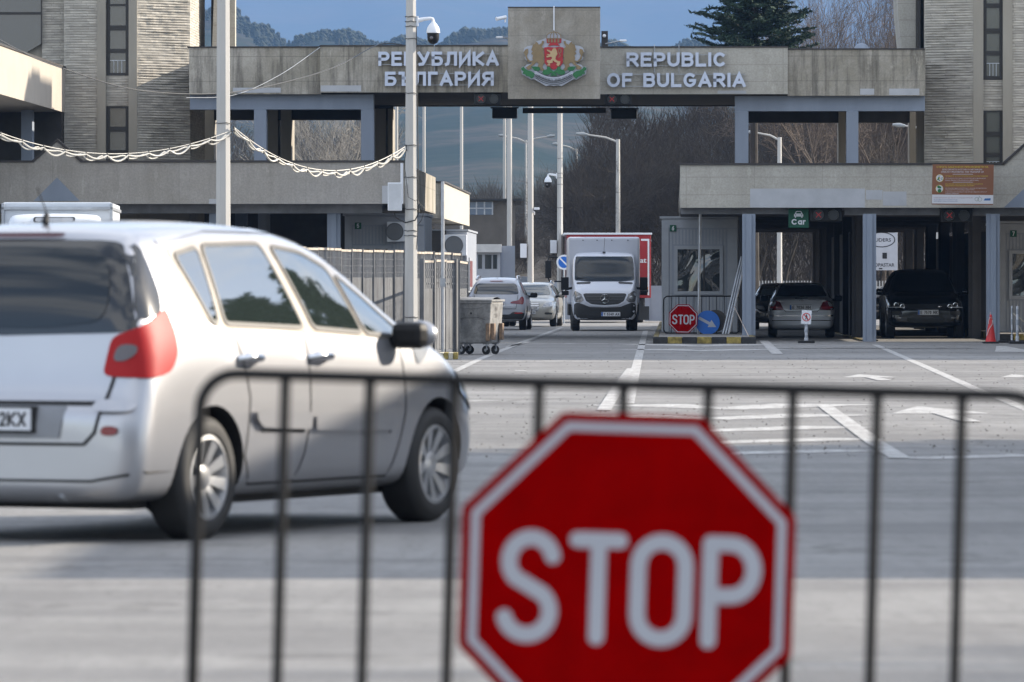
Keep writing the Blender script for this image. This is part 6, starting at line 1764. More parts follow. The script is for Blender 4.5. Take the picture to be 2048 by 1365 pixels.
# ---- box vans
def box_van(px, s, label, name, Sx=1.0, plate_txt='Y 5749 AX', badge=True):
    p = near(px, s); t = thing(name, label, 'van', (p.x, p.y + 3.0, 0), pi)
    P = mat('van white', (.50, .53, .60), .35, var=.04, vs=1, coat=.5); W = 1.99
    T_ = Matrix.Diagonal((1, 1, Sx, 1)).to_4x4()
    st = [(-.6, .92, .45, 1.3, .86, 2.18, 2.22), (.0, .96, .42, 1.32, .86, 2.25, 2.31), (.5, .98, .40, 1.32, .86, 2.28, 2.34), (1.0, .985, .38, 1.38, .93, 2.27, 2.34), (1.32, .985, .38, 1.38, .935, 2.06, 2.14), (1.62, .985, .36, 1.36, .94, 1.76, 1.82), (1.92, .98, .36, 1.32, .92, 1.48, 1.52), (2.15, .975, .35, 1.22, .88, 1.36, 1.39), (2.45, .96, .33, 1.08, .84, 1.24, 1.28), (2.68, .94, .31, .95, .80, 1.11, 1.15), (2.80, .88, .32, .74, .74, .90, .94), (2.83, .70, .38, .55, .6, .62, .64)]
    body, bv = loft_body(st, P, [(1.95, .35)], .42, t, name='cab')
    for s_ in (-1, 1):
        wheel(t, s_ * .955, 1.95, .345, .21, s_, 5, .22); wheel(t, s_ * .95, -1.75, .345, .21, s_, 5, .24)
        b = MB(); x = s_ * 1.17
        b.cbox((x, 1.62, 1.40), (.23, .15, .38)); b.cbox((x - s_ * .01, 1.62, 1.12), (.21, .13, .13))
        b.tube([(s_ * .93, 1.66, 1.28), (x, 1.64, 1.22)], .04, 8); b.build('mirror', M_blkpaint, t, bevel=.05)
        vw = 'R' if s_ > 0 else 'L'
        panel(bv, [(.55, 1.36), (.55, 1.98), (1.05, 1.98), (1.55, 1.50), (1.6, 1.34)], vw, .006, 'side_window', M_cglass, t, grid=.12)
        m_ = lambda pts: [(x * s_, z) for x, z in pts]
        h_ = panel(bv, m_([(.62, .92), (.70, .84), (.88, .85), (.915, 1.05), (.88, 1.19), (.78, 1.14), (.64, 1.04)]), 'F', .012, 'headlight', mat('van lens', (.12, .12, .125), .12, coat=.8), t, grid=.05)
        y = hit(bv, .78 * s_, .98, 'F'); b = MB(); b.sphere((.78 * s_, y + .012, .97), 1, 14, 8, .075, .03, .07); b.build('reflector', M_lens, h_, smooth=60)
        panel(bv, m_([(.40, 1.45), (.83, 1.43), (.83, 1.38), (.42, 1.39)]), 'F', .010, 'wiper_vent', M_dkp, t, grid=.08)
    G = mat_glass('van glass', (.008, .012, .015), .06, ior=1.33, coat=0)
    panel(bv, [(-.88, 1.49), (-.87, 1.95), (-.84, 2.20), (.84, 2.20), (.87, 1.95), (.88, 1.49), (.5, 1.46), (-.5, 1.46)], 'F', .008, 'windscreen', G, t, grid=.1)
    panel(bv, [(-.60, 1.10), (-.64, 1.06), (-.56, .88), (-.40, .79), (0, .755), (.40, .79), (.56, .88), (.64, 1.06), (.60, 1.10)], 'F', .018, 'grille', M_dkp, t, grid=.07)
    gr_ = [(-.63, 1.11), (-.66, 1.05), (-.57, .86), (-.40, .765), (0, .735), (.40, .765), (.57, .86), (.66, 1.05), (.63, 1.11)]
    seam(bv, dense(gr_), 'F', t, .045, .026, P, 'grille_frame')
    for z in (.85, .93, 1.01): seam(bv, dense([(-.54, z), (.54, z)]), 'F', t, .014, .024, mat('grille slat', (.06, .06, .065), .3), 'grille_slat')
    panel(bv, [(-.90, .34), (.90, .34), (.90, .80), (.80, .84), (.62, .78), (.45, .71), (0, .69), (-.45, .71), (-.62, .78), (-.80, .84), (-.90, .80)], 'F', .014, 'bumper', M_dkp, t, grid=.08)
    if badge:
        y = hit(bv, 0, .94, 'F'); b = MB(); R_ = .125
        b.T = Matrix.Translation((0, y + .05, .95)); b.tube([(cos(a * .2618) * R_, 0, sin(a * .2618) * R_) for a in range(24)], .011, 6, True)
        for a in (90, 210, 330):
            c_, s2_ = cos(radians(a)), sin(radians(a)); b.add([(c_ * R_, 0, s2_ * R_), (-s2_ * .022, 0, c_ * .022), (s2_ * .022, 0, -c_ * .022), (0, .012, 0)], [(0, 1, 3), (0, 3, 2), (0, 2, 1)])
        b.build('badge', M_chrome, t)
    y = hit(bv, 0, .50, 'F'); plate(t, plate_txt, .56, .125, None, rotM((-.17 if badge else 0, y + .035, .50), 'F'))
    b = MB(); z1 = 2.79 * Sx; b.box(-1.075, 1.075, -3.6, .55, .78, z1); b.build('box_body', P, t, bevel=.07)
    b = MB(); b.box(-1.05, 1.05, -3.55, .3, .45, .775); b.build('chassis', M_dkp, t)
    b = MB()
    for x in (-.72, -.24, .20, .62): b.cyl((x, .552, z1 - .10), (x, .565, z1 - .10), .018, n=8)
    b.tube([(.0, 1.0, 2.31), (.0, 1.0, 2.35)], .045, 8); b.tube([(.0, 1.0, 2.33), (-.02, .85, 2.76)], .006, 5); b.build('antenna', M_dkp, t)
    b = MB(); b.tube([(-.55, 1.97, 1.50), (.1, 1.90, 1.56)], .01, 5); b.tube([(.3, 1.96, 1.50), (.82, 1.88, 1.58)], .01, 5); b.build('wiper', M_black, t)
    b = MB(); b.cbox((0, 1.35, 1.86), (.2, .03, .12)); b.build('dashboard', M_dkp, t)
    return t
box_van(1210, 68.0, 'white box van facing the viewer in the middle lane', 'box_van')

# white lorry behind the silver car, only its top shows
def lorry():
    s = 100.0; p = Vector((PX(96, s), PY(s), 0)); t = thing('white_lorry', 'white box lorry behind the silver car, only its roof showing', 'lorry', (p.x, p.y + 3, 0), pi + .03)
    M1 = mat('lorry white', (.55, .58, .62), .4, var=.06, vs=2)
    b = MB(); b.box(-1.10, 1.10, -4.5, .8, .8, 3.02); b.build('box_body', M1, t, bevel=.03)
    b = MB(); b.box(-1.13, 1.13, -4.55, .86, 2.86, 2.93); b.box(-1.13, -1.07, .78, .86, .8, 3.0); b.box(1.07, 1.13, .78, .86, .8, 3.0); b.build('box_rail', M_galv, t, bevel=.01)
    st = [(.9, 1.0, .5, 1.5, .95, 2.68, 2.74), (1.6, 1.02, .45, 1.5, .95, 2.74, 2.80), (2.2, 1.02, .42, 1.5, .95, 2.66, 2.74), (2.55, 1.02, .40, 1.5, .95, 2.2, 2.3), (2.75, 1.0, .38, 1.4, .92, 1.6, 1.7), (2.85, .98, .36, 1.2, .9, 1.3, 1.35), (2.9, .9, .4, .9, .8, 1.0, 1.05)]
    body, bv = loft_body(st, M1, [(2.0, .4)], .47, t, name='cab')
    panel(bv, [(-.9, 1.45), (-.85, 2.3), (.85, 2.3), (.9, 1.45)], 'F', .008, 'windscreen', M_cglass, t, grid=.12)
    panel(bv, [(-.42, 2.58), (.42, 2.58), (.42, 2.70), (-.42, 2.70)], 'F', .01, 'roof_vent', M_dkp, t, grid=.1)
    panel(bv, [(-.38, 2.60), (.38, 2.60), (.38, 2.68), (-.38, 2.68)], 'F', .014, 'vent_glass', M_lens, t, grid=.1)
    for s_ in (-1, 1): wheel(t, s_ * 1.0, 2.0, .40, .25, s_, 5, .25); wheel(t, s_ * 1.0, -3.0, .40, .25, s_, 5, .25)
lorry()

# red lorry behind the box van
def red_lorry():
    s = 55.0; p = near(1216, s); t = thing('red_lorry', 'red box lorry with white stripes standing behind the white box van', 'lorry', (p.x, p.y + 3, 0), .0)
    M1 = mat('lorry red', (.30, .010, .014), .4, var=.08, vs=1.5)
    z1 = PZ(470, s); b = MB(); b.box(-1.50, 1.56, -3, 4.5, .9, z1); b.build('box_body', M1, t, bevel=.02)
    b = MB(); b.box(-1.6, 1.6, -3.05, 4.5, z1 + .002, z1 + .07); b.build('roof_cover', M_white, t, bevel=.01)
    b = MB(); b.box(-1.51, -1.502, -2.9, 4.4, 1.0, z1 - .05); b.build('dull_side_panel', mat('dull side red', (.07, .02, .018), .8), t)  # darker panel added to dull the lorry's reflection in car windows
    b = MB(); b.box(1.20, 1.50, -3.018, -3.003, z1 - .22, z1 - .15); b.box(1.44, 1.50, -3.018, -3.003, 1.0, z1 - .22); b.box(1.562, 1.57, -3, 4.4, z1 - .25, z1 - .17); b.build('white_stripe', M_white, t)
    b = MB(); text(b, '.at', 1.10, z1 - 1.02, .30, .16, -3.02, bold=.02); b.build('lettering', M_white, t)
    b = MB(); b.box(1.16, 1.46, -3.03, -3.004, 1.22, 1.30); b.mi = 1; b.box(1.16, 1.46, -3.03, -3.004, 1.10, 1.20); b.build('marker_board', [mat('orange marker', (.6, .2, .02), .5), M_ink], t)
    b = MB(); b.box(-1.3, 1.3, -2.8, 4.4, .45, .88); b.box(.95, 1.5, -2.9, -2.6, .1, .6); b.build('chassis', M_dkp, t)
    b = MB(); b.box(-1.36, .98, -4.4, -3.06, .55, z1 - .25); b.build('cab', mat('lorry cab grey', (.16, .165, .17), .4), t, bevel=.08)
    b = MB(); b.box(-1.2, .82, -4.43, -4.404, 1.6, 2.4); b.build('windscreen', M_cglass, t)
    for s_ in (-1, 1):
        for y in (-1.6, 3.4): wheel(t, s_ * 1.3, y, .45, .27, s_, 5, .3)
    b = MB(); b.box(-2.28, -2.06, -2.5, -2.4, 1.62, 2.25); b.tube([(-1.5, -2.4, 2.35), (-2.15, -2.45, 2.4), (-2.2, -2.45, 2.2)], .03, 6); b.tube([(-1.5, -2.4, 1.5), (-2.12, -2.45, 1.5), (-2.18, -2.45, 1.65)], .03, 6); b.build('mirror', M_blkpaint, t, bevel=.03)
red_lorry()
# ------------------------------------------------------------------ poles, cameras, cables
def wpole(px, wpx, py_top, s, label, tip=.8, group='pale concrete lamp poles', n=8, name='concrete_pole', py_base=None, xy=None):
    x, y = (PX(px, s), PY(s)) if xy is None else xy
    t = thing(name, label, 'pole', (x, y, 0), 0, group)
    r = wpx / s / 2; z = PZ(py_top, s)
    b = MB(); b.cyl((0, 0, 0), (0, 0, z), r / cos(pi / n) * .98, r * tip, n, rot=pi / n); b.build('shaft', M_pole, t, smooth=20 if n <= 8 else 60)
    return t, x, y, z, r
def band(t, z, r, k=3):
    b = MB()
    for q in range(k): b.tube([(cos(a * pi / 6) * (r + .012), sin(a * pi / 6) * (r + .012), z - q * .09 + .008 * sin(a * 2.1 + q)) for a in range(12)], .007, 4, True)
    b.build('steel_band', M_dkp, t)
def dome_cam(x, y, z, side, sc_, label):
    t = thing('dome_camera', label, 'camera', (x, y, z), 0, 'white dome cameras on poles')
    k = sc_ * side; u = abs(sc_)
    b = MB(); b.box(*sorted((0, .055 * k)), -.06 * u, .06 * u, -.13 * u, .13 * u); b.build('wall_plate', M_white, t, bevel=.008)
    b = MB(); b.tube([(.05 * k, 0, .02 * u), (.2 * k, 0, .055 * u), (.36 * k, 0, .075 * u), (.42 * k, 0, .06 * u), (.435 * k, 0, -.01 * u)], [.062 * u, .05 * u, .04 * u, .04 * u, .04 * u], 12); b.build('arm', M_white, t, smooth=60)
    c = (.435 * k, 0, -.30 * u)
    b = MB(); b.lathe([(.04 * u, .30 * u), (.05 * u, .27 * u), (.10 * u, .22 * u), (.15 * u, .14 * u), (.172 * u, .05 * u), (.175 * u, .0), (.165 * u, -.004 * u), (.001, -.004 * u)], c, 'z', 28); hd = b.build('housing', M_white, t, smooth=50)
    b = MB(); b.lathe([(.158 * u, -.006 * u), (.155 * u, -.10 * u), (.145 * u, -.19 * u), (.10 * u, -.26 * u), (.05 * u, -.285 * u), (.001, -.29 * u)], c, 'z', 28); b.build('dome', M_blkpaint, t, smooth=60)
    b = MB(); b.sphere((c[0] - .04 * u, -.125 * u, c[2] - .13 * u), .05 * u, 12, 8); b.build('lens', mat('lens glass', (.10, .09, .10), .1, coat=.7), t, smooth=60)
    return t
# two tall poles in front
t1, X1, Y1, Z1, R1 = wpole(446.5, 31, -500, 113, 'thick pale pole rising behind the roof of the silver car', .72)
band(t1, PZ(247, 113), R1 * .92, 1)
t2, X2, Y2, Z2, R2 = wpole(822, 27, -500, 108, 'tall pale pole carrying the near dome camera and a white cabinet', .60)
for z_, k in ((PZ(34, 108), 3), (PZ(78, 108), 1), (PZ(187, 108), 1), (PZ(291, 108), 1), (PZ(355, 108), 1), (PZ(419, 108), 1), (PZ(462, 108), 2), (PZ(635, 108), 1)): band(t2, z_, R2 * (1.02 - .4 * z_ / Z2), k)
dome_cam(X2 + R2 * .78, Y2, PZ(43, 108), 1, .72, 'large white dome camera high on the tall pole left of the emblem')
b = MB(); x = X2 + R2 * .95
b.tube([(x - .02, Y2 - .03, PZ(55, 108)), (x, Y2 - .03, PZ(200, 108)), (x + .015, Y2 - .03, PZ(330, 108)), (x + .01, Y2 - .03, PZ(400, 108))], .009, 5)
b.tube([(X2 - .08, Y2 - R2 - .02, PZ(291, 108)), (X2 - .12, Y2 - R2 - .02, PZ(330, 108)), (X2 - .05, Y2 - R2 - .02, PZ(395, 108)), (X2 + .09, Y2 - R2 - .03, PZ(403, 108))], .006, 5)
b.tube([(X2 - .32, Y2 - .1, PZ(424, 108)), (X2 - .28, Y2 - .1, PZ(436, 108)), (X2 - .1, Y2 - .15, PZ(446, 108)), (X2 + .08, Y2 - .15, PZ(441, 108)), (X2 + .15, Y2 - .12, PZ(425, 108)), (X2 + .13, Y2 - .1, PZ(400, 108))], .013, 6)
b.tube([(X2 + .1, Y2 - .1, PZ(400, 108)), (X2 + .25, Y2 - .1, PZ(418, 108)), (X2 + .20, Y2 - .1, PZ(440, 108)), (X2 + .13, Y2 - .1, PZ(450, 108)), (X2 + .10, Y2 - .1, PZ(500, 108))], .007, 5)
o = b.build('cable', M_dkp); tag(rebase(o, (X2, Y2, PZ(446, 108))), 'grey cables running down the tall camera pole', 'cable')
t = thing('control_cabinet', 'white metal cabinet strapped to the tall camera pole', 'cabinet', (PX(790, 108), Y2 - .05, PZ(422, 108)))
b = MB(); b.box(-.13, .13, -.14, .12, 0, .52); b.build('housing', M_white, t, bevel=.01)
b = MB(); b.box(-.118, .118, -.148, -.1405, .02, .50); b.cyl((.09, -.16, .28), (.09, -.145, .28), .012, n=8); b.build('door', mat('cabinet door', (.50, .52, .55), .5), t, bevel=.004)

# bundled cables slung between the poles
def garland(p0, p1, sag, label, loops, r=.014, seed=1):
    rr = random.Random(seed); t = thing('cable_bundle', label, 'cable', p0, 0, 'white cable bundles slung between poles')
    d = Vector(p1) - Vector(p0)
    def P(u): return d * u + Vector((0, 0, -sag * 4 * u * (1 - u)))
    M_cab = mat('white cable', (.55, .53, .48), .55, var=.1)
    b = MB(); b.tube([P(i / 40) for i in range(41)], r * .6, 5); b.build('carrier_wire', M_cab, t, smooth=60)
    for k in range(2):
        pts = []; u = 0; n = loops * 8
        for i in range(n + 1):
            u = i / n; ph = abs(sin(pi * u * loops + k * .9)) 
            pts.append(P(u) + Vector((0, .02 * k, -.03 - (.03 + .07 * ((k + int(u * loops)) % 3) / 2) * ph)))
        b = MB(); b.tube(pts, r * (1.1 if k else 1.3), 6); b.build('loose_cable', M_cab, t, smooth=60)
    b = MB()
    for i in range(loops + 1):
        p = P(i / loops); b.tube([p + Vector((0, 0, .02)), p + Vector((.01, 0, -.09))], .013, 5)
    b.build('tie', M_dkp, t)
garland((PX(-130, 118), PY(118), PZ(205, 118)), (PX(462, 113), Y1 - .05, PZ(262, 113)), .62, 'white cable bundle sagging across the left tower to the thick pole', 14, .013, 1)
garland((PX(468, 113), Y1 - .05, PZ(255, 113)), (PX(812, 108), Y2 - R2, PZ(293, 108)), .60, 'white cable bundle sagging between the two tall poles', 12, .013, 2)
def wire(pts, r, label, m=None, smooth_n=14):
    out = []
    P = [Vector(p) for p in pts]
    for i in range(len(P) - 1):
        a = P[max(i - 1, 0)]; b_ = P[i]; c = P[i + 1]; d = P[min(i + 2, len(P) - 1)]
        for k in range(smooth_n):
            u = k / smooth_n; out.append(.5 * ((2 * b_) + (-a + c) * u + (2 * a - 5 * b_ + 4 * c - d) * u * u + (-a + 3 * b_ - 3 * c + d) * u ** 3))
    out.append(P[-1]); b = MB(); b.tube(out, r, 5); o = b.build('overhead_wire', m or M_dkp, smooth=60)
    tag(rebase(o, P[0]), label, 'wire')
wire([(PX(125, 100), PY(100), PZ(137, 100)), (PX(250, 96), PY(96), PZ(176, 96)), (PX(370, 93), PY(93), PZ(188, 93)), (PX(480, 90), PY(90), PZ(183, 90)), (PX(600, 87), PY(87), PZ(157, 87)), (PX(680, 84), PY(84), PZ(130, 84)), (PX(755, 81), PY(81) - .1, PZ(91, 81)), (PX(805, 81), PY(81) - .1, PZ(90, 81))], .014, 'black wire sagging from the left wing up to the beam lettering')
wire([(PX(372, 93), PY(93), PZ(196, 93)), (PX(470, 90), PY(90), PZ(190, 90)), (PX(560, 86), PY(86), PZ(150, 86)), (PX(640, 82), PY(82), PZ(95, 82))], .006, 'thin grey wire rising to the corner of the left beam', M_galv)
wire([(PX(-40, 112), PY(112), PZ(58, 112)), (PX(60, 104), PY(104), PZ(112, 104)), (PX(128, 97), PY(97), PZ(138, 97))], .012, 'black wire following the roof edge of the left wing')

# poles beyond the gate
far = [(793, 7.5, 150, 68, 'thin pale pole right beside the tall camera pole, beyond the gate'), (848, 7, 120, 62, 'thin pale pole just right of the tall camera pole'), (923, 7, 110, 56, 'thin pale pole standing above the small cream canopy'),
       (1009, 7, 120, 44, 'thinner of two pale poles standing close together left of the middle'), (1019, 11, 130, 48, 'thicker of two pale poles standing close together left of the middle')]
for px, wp, top, s, lab in far: wpole(px, wp, top, s, lab, .85, n=12)
t3, X3, Y3, Z3, R3 = wpole(1061, 13, 100, 52, 'thick pale pole with a small grey cabinet, second from the white van', .8, n=12)
b = MB(); b.box(-.25, 0, -.15, .1, PZ(516, 52), PZ(488, 52)); o = b.build('control_cabinet', M_white, bevel=.01); o.location = (X3 - R3 - .02, Y3, 0)
tag(rebase(o, (0, 0, 0)), 'small white cabinet on the thick pole behind the beige car', 'cabinet'); o.location = (X3 - R3 - .02, Y3, 0)
b = MB(); b.box(0, .22, -.05, .05, 0, .09); b.tube([(-.02, 0, -.05), (.03, 0, -.1), (.03, 0, -.2)], .02, 5); o = b.build('security_camera', M_white, bevel=.01); o.location = (X3 + R3, Y3, PZ(420, 52)); tag(o, 'little white box camera on the thick pole above the beige car', 'camera')
t4, X4, Y4, Z4, R4 = wpole(1120, 12.5, 90, 54, 'thick pale pole immediately left of the white van carrying a round sign', .85, n=8)
for py in (317, 347, 356, 369, 416): band(t4, PZ(py, 54), R4 * .97, 1)
dome_cam(X4 - R4 * .9, Y4, PZ(352, 54), -1, .78, 'smaller white dome camera on the pole left of the white van')
t = thing('control_cabinet', 'white cabinet fixed to the pole beside the white van above the round sign', 'cabinet', (PX(1107, 54), Y4 - .05, PZ(507, 54)))
b = MB(); b.box(-.12, .12, -.1, .1, 0, .48); b.build('housing', M_white, t, bevel=.01); b = MB(); b.box(-.05, .05, -.05, .05, -.1, -.002); b.build('cable_box', M_dkp, t)
t = thing('no_parking_sign', 'round blue no parking sign with a white rim and diagonal bar, left of the van', 'sign', (PX(1128, 56), PY(56), PZ(525, 56)))
b = MB(); b.cyl((0, -.01, 0), (0, .01, 0), .27, n=36); b.build('plate', M_white, t)
b = MB(); b.T = Matrix.Identity(4); b.cyl((0, -.014, 0), (0, -.011, 0), .205, n=36); b.build('face', M_bsign, t)
b = MB(); b.T = Matrix.Rotation(radians(45), 4, 'Y'); b.box(-.20, .20, -.019, -.0145, -.025, .025); b.build('diagonal_bar', M_white, t)
b = MB(); b.cyl((0, .05, -PZ(525, 56)), (0, .05, .1), .03, n=10); b.build('post', M_galv, t)

def street_lamp(px, wp, py_top, s, arms, label, cat_h=8):
    x, y = PX(px, s), PY(s); z = PZ(py_top, s); t = thing('street_lamp', label, 'street lamp', (x, y, 0), 0, 'grey street lamps beyond the gate')
    r = wp / s / 2; b = MB(); b.cyl((0, 0, 0), (0, 0, z), r * 1.15, r * .8, 12); b.build('pole', M_pole, t, smooth=60)
    for (ax, ay) in arms:
        dx = (ax - px) / s; dz = (py_top - ay) / s; sg = 1 if dx > 0 else -1
        b = MB(); b.tube([(0, 0, z - .12), (dx * .3, 0, z + dz * .35), (dx * .75, 0, z + dz * .85)], [.045, .04, .03], 8); b.build('arm', M_pole, t, smooth=60)
        b = MB(); b.tube([(dx * .72, 0, z + dz * .82), (dx * .85, 0, z + dz * .95), (dx, 0, z + dz)], [.05, .09, .05], 8); b.build('lamp_head', M_lamp, t, smooth=60)
street_lamp(1052, 5, 281, 36, [(997, 271), (1110, 272)], 'double armed street lamp between the pale poles, furthest away')
street_lamp(1153, 4.5, 298, 38, [(1105, 288)], 'thin single armed street lamp hidden among the bare twigs')
street_lamp(1236, 9.5, 279, 47, [(1152, 268)], 'single armed street lamp rising above the white box van')
street_lamp(1559, 10, 275, 49, [(1496, 264)], 'single armed street lamp seen through the right portal opening')
street_lamp(1876, 10, 262, 50, [(1785, 250)], 'single armed street lamp behind the black off-roader')

# ------------------------------------------------------------------ buildings and fences beyond
M_ggl = mat_glass('workshop glass', (.10, .14, .20), .15)
t = thing('workshop', 'low brown workshop with a blue grey band of glazing seen left of the poles', 'building', (PX(975, 45), PY(45), 0))
s = 45; b = MB(); x0, x1 = PX(870, s), PX(1030, s); b.box(x0, x1, PY(s), PY(s) + 14, 0, PZ(402, s)); b.build('wall', mat('brown render', (.13, .115, .10), .9, var=.3, vs=.6), t, world=True)
b = MB(); b.box(x0 - .3, x1 + .3, PY(s) - .3, PY(s) + 14.3, PZ(402, s) + .002, PZ(398, s)); b.build('roof', M_dkp, t, world=True)
b = MB(); b.box(PX(938, s), PX(985, s), PY(s) - .02, PY(s) - .003, PZ(430, s), PZ(404, s)); wf = b.build('window', M_ggl, t, world=True)
b = MB()
for px in (938, 953, 969, 985): b.box(PX(px, s) - .03, PX(px, s) + .03, PY(s) - .04, PY(s) - .021, PZ(430, s), PZ(404, s))
b.box(PX(938, s), PX(985, s), PY(s) - .045, PY(s) - .041, PZ(417, s) - .025, PZ(417, s) + .025); b.build('frame', M_galv, wf, world=True)
t = thing('guard_hut', 'small pale guard hut with tall windows above the compact off-roader', 'hut', (PX(985, 52), PY(52), 0))
s = 52; b = MB(); b.box(PX(950, s), PX(1000, s), PY(s), PY(s) + 4, 0, PZ(492, s)); b.build('wall', M_boothf, t, world=True)
b = MB(); b.box(PX(948, s), PX(1003, s), PY(s) - .3, PY(s) + 4.2, PZ(505, s), PZ(489, s)); b.build('roof', mat('pale render', (.48, .48, .47), .8), t, world=True)
for a, c in ((956, 964), (970, 983), (986, 994)):
    b = MB(); b.box(PX(a, s), PX(c, s), PY(s) - .02, PY(s) - .003, PZ(538, s), PZ(510, s)); b.build('window', M_glass, t, world=True)
b = MB(); b.box(PX(1000, s) + .002, PX(1030, s), PY(s) + .5, PY(s) + 4, 0, PZ(492, s)); b.build('side_wall', M_blue, t, world=True)
def low_wall(px0, px1, s, ztop, label, m, slats=False, name='boundary_wall'):
    b = MB(); x0, x1, y = PX(px0, s), PX(px1, s), PY(s)
    if not slats:
        b.box(x0, x1, y, y + .2, 0, ztop)
        q = x0
        while q < x1: b.box(q, q + .18, y - .05, y - .002, 0, ztop + .05); q += 2.5
    else:
        q = x0
        while q < x1: b.box(q, q + .05, y, y + .03, .15, ztop); q += .12
        b.box(x0, x1, y + .031, y + .07, ztop - .3, ztop - .22); b.box(x0, x1, y + .031, y + .07, .3, .38)
    o = b.build(name, m); tag(rebase(o, ((x0 + x1) / 2, y, 0)), label, 'wall' if not slats else 'fence')
low_wall(1000, 1140, 50, 1.50, 'grey panel wall running behind the beige car', M_booth)
low_wall(1290, 1345, 52, 1.35, 'grey panel wall at the right of the red lorry', M_booth)
low_wall(1440, 2100, 50, 1.55, 'pale slatted fence at the far end of the right lanes', M_pole, True, 'slatted_fence')
low_wall(-600, 1060, 42, 1.8, 'long low concrete wall far behind the left canopy', M_booth)
for px, lab in ((1092, 'grey steel mast left'),): pass

# banner beyond the right lanes; only the visible part of the words can be read
t = thing('banner', 'white banner with an oval frame and dark lettering behind the right lanes', 'sign', near(1765, 58))
s = 58.0; y = PY(s)
b = BM(); b.box(BX(1736, s), BX(1794, s), y, y + .03, PZ(541, s), PZ(466, s)); b.build('sheet', mat('banner white', (.48, .49, .53), .6, var=.06), t, world=True)
b = BM(); vs, fs = ribbon([(BX(1762, s) + cos(i * .2094) * .46, PZ(480, s) + sin(i * .2094) * .25) for i in range(30)], .03, True); b.add([(p[0], y - .006, p[1]) for p in vs], fs)
text(b, 'UDERS', BX(1749, s), PZ(484, s), 32 / s, 7 / s, y - .005, bold=.01); text(b, 'OPASTAR', BX(1748, s), PZ(534, s), 40 / s, 7 / s, y - .005)
b.box(BX(1764, s), BX(1773, s), y - .006, y - .004, PZ(518, s), PZ(506, s)); b.box(BX(1757, s), BX(1764, s), y - .006, y - .004, PZ(539, s), PZ(536.5, s))
b.build('lettering', M_ink, t, world=True)
b = BM(); b.cyl((BX(1738, s), y + .05, 0), (BX(1738, s), y + .05, PZ(464, s)), .04); b.cyl((BX(1792, s), y + .05, 0), (BX(1792, s), y + .05, PZ(464, s)), .04); b.build('post', M_galv, t, world=True)

# ------------------------------------------------------------------ trees
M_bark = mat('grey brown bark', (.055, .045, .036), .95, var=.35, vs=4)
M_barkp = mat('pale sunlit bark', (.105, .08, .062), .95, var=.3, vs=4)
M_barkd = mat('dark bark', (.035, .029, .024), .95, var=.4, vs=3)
def bare_tree_mesh(seed, h, spread, depth=6, n0=4, up=.55, rmin=.006, start=.22):
    rr = random.Random(seed); tb = MB(); cb = MB()
    def seg(b, p, q, r0, r1, n):
        d = (q - p).normalized(); a = d.orthogonal().normalized(); c = d.cross(a); vs = []
        for P_, r in ((p, r0), (q, r1)):
            for i in range(n): t = 2 * pi * i / n; vs.append(P_ + (a * cos(t) + c * sin(t)) * r)
        b.add(vs, [(i, (i + 1) % n, n + (i + 1) % n, n + i) for i in range(n)])
    def grow(p, d, L, r, lv):
        k = 3; q = p
        for i in range(k):
            d = (d + Vector((rr.uniform(-1, 1), rr.uniform(-1, 1), rr.uniform(-.5, 1) * up)) * .16).normalized()
            q2 = q + d * L / k; r2 = r * .86
            seg(cb if lv > 0 else tb, q, q2, r, r2, 6 if lv < 2 else (4 if lv < 3 else 3)); q = q2; r = r2
            if lv < depth and (lv > 0 or i > 0):
                for _ in range(2 if lv < 3 else 2):
                    a = d.orthogonal().normalized(); a.rotate(Matrix.Rotation(rr.random() * 6.28, 3, d))
                    nd = (d * rr.uniform(.75, 1.1) + a * rr.uniform(.45, .95) * spread + Vector((0, 0, up * .35))).normalized()
                    if rr.random() < (.95 if lv < 4 else .72): grow(q, nd, L * rr.uniform(.52, .78), max(rmin, r * rr.uniform(.42, .62)), lv + 1)
    grow(Vector((0, 0, 0)), Vector((0, 0, 1)), h * .48, h * .013, 0)
    return tb, cb
def make_tree(seed, h, spread, label, m, loc, depth=5, group=None, name='bare_tree', **kw):
    t = thing(name, label, 'tree', loc, random.Random(seed).random() * 6, group)
    a, b = bare_tree_mesh(seed, h, spread, depth, **kw); print('tree', len(b.f)); a.build('trunk', m, t); b.build('crown', m, t)
    return t
make_tree(3, 9.5, 1.0, 'bare tree with a pale trunk seen through the left portal opening', mat('pale birch bark', (.27, .25, .22), .9, var=.3), (PX(684, 47), PY(47), 0), 5)
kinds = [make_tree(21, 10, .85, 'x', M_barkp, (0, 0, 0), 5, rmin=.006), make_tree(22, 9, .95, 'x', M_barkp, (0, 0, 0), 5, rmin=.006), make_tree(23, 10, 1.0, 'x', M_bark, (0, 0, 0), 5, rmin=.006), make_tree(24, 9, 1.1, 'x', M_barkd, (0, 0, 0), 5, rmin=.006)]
index_kids()
KH = [max(v.co.z for c in KIDS[k.name] for v in c.data.vertices) for k in kinds]
print('kind heights', KH)
first = [True] * 4
def place(k, loc, sc_, label, group, thin=1.0):
    o = kinds[k] if first[k] else dup(kinds[k]); first[k] = False
    rr = random.Random(int(loc[0] * 97 + loc[1] * 13)); o.location = loc; sc_ = sc_ / KH[k]; o.scale = (sc_ * thin, sc_ * thin, sc_ * rr.uniform(.97, 1.03)); o.rotation_euler = (0, 0, rr.random() * 6.28); tag(o, label, 'tree', group)
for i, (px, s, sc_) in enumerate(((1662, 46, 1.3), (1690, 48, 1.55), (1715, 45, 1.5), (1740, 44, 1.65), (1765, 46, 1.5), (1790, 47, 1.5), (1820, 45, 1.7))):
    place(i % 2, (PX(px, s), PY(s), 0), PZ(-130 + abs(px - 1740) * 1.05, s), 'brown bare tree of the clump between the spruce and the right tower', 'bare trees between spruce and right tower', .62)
rnd = random.Random(77)
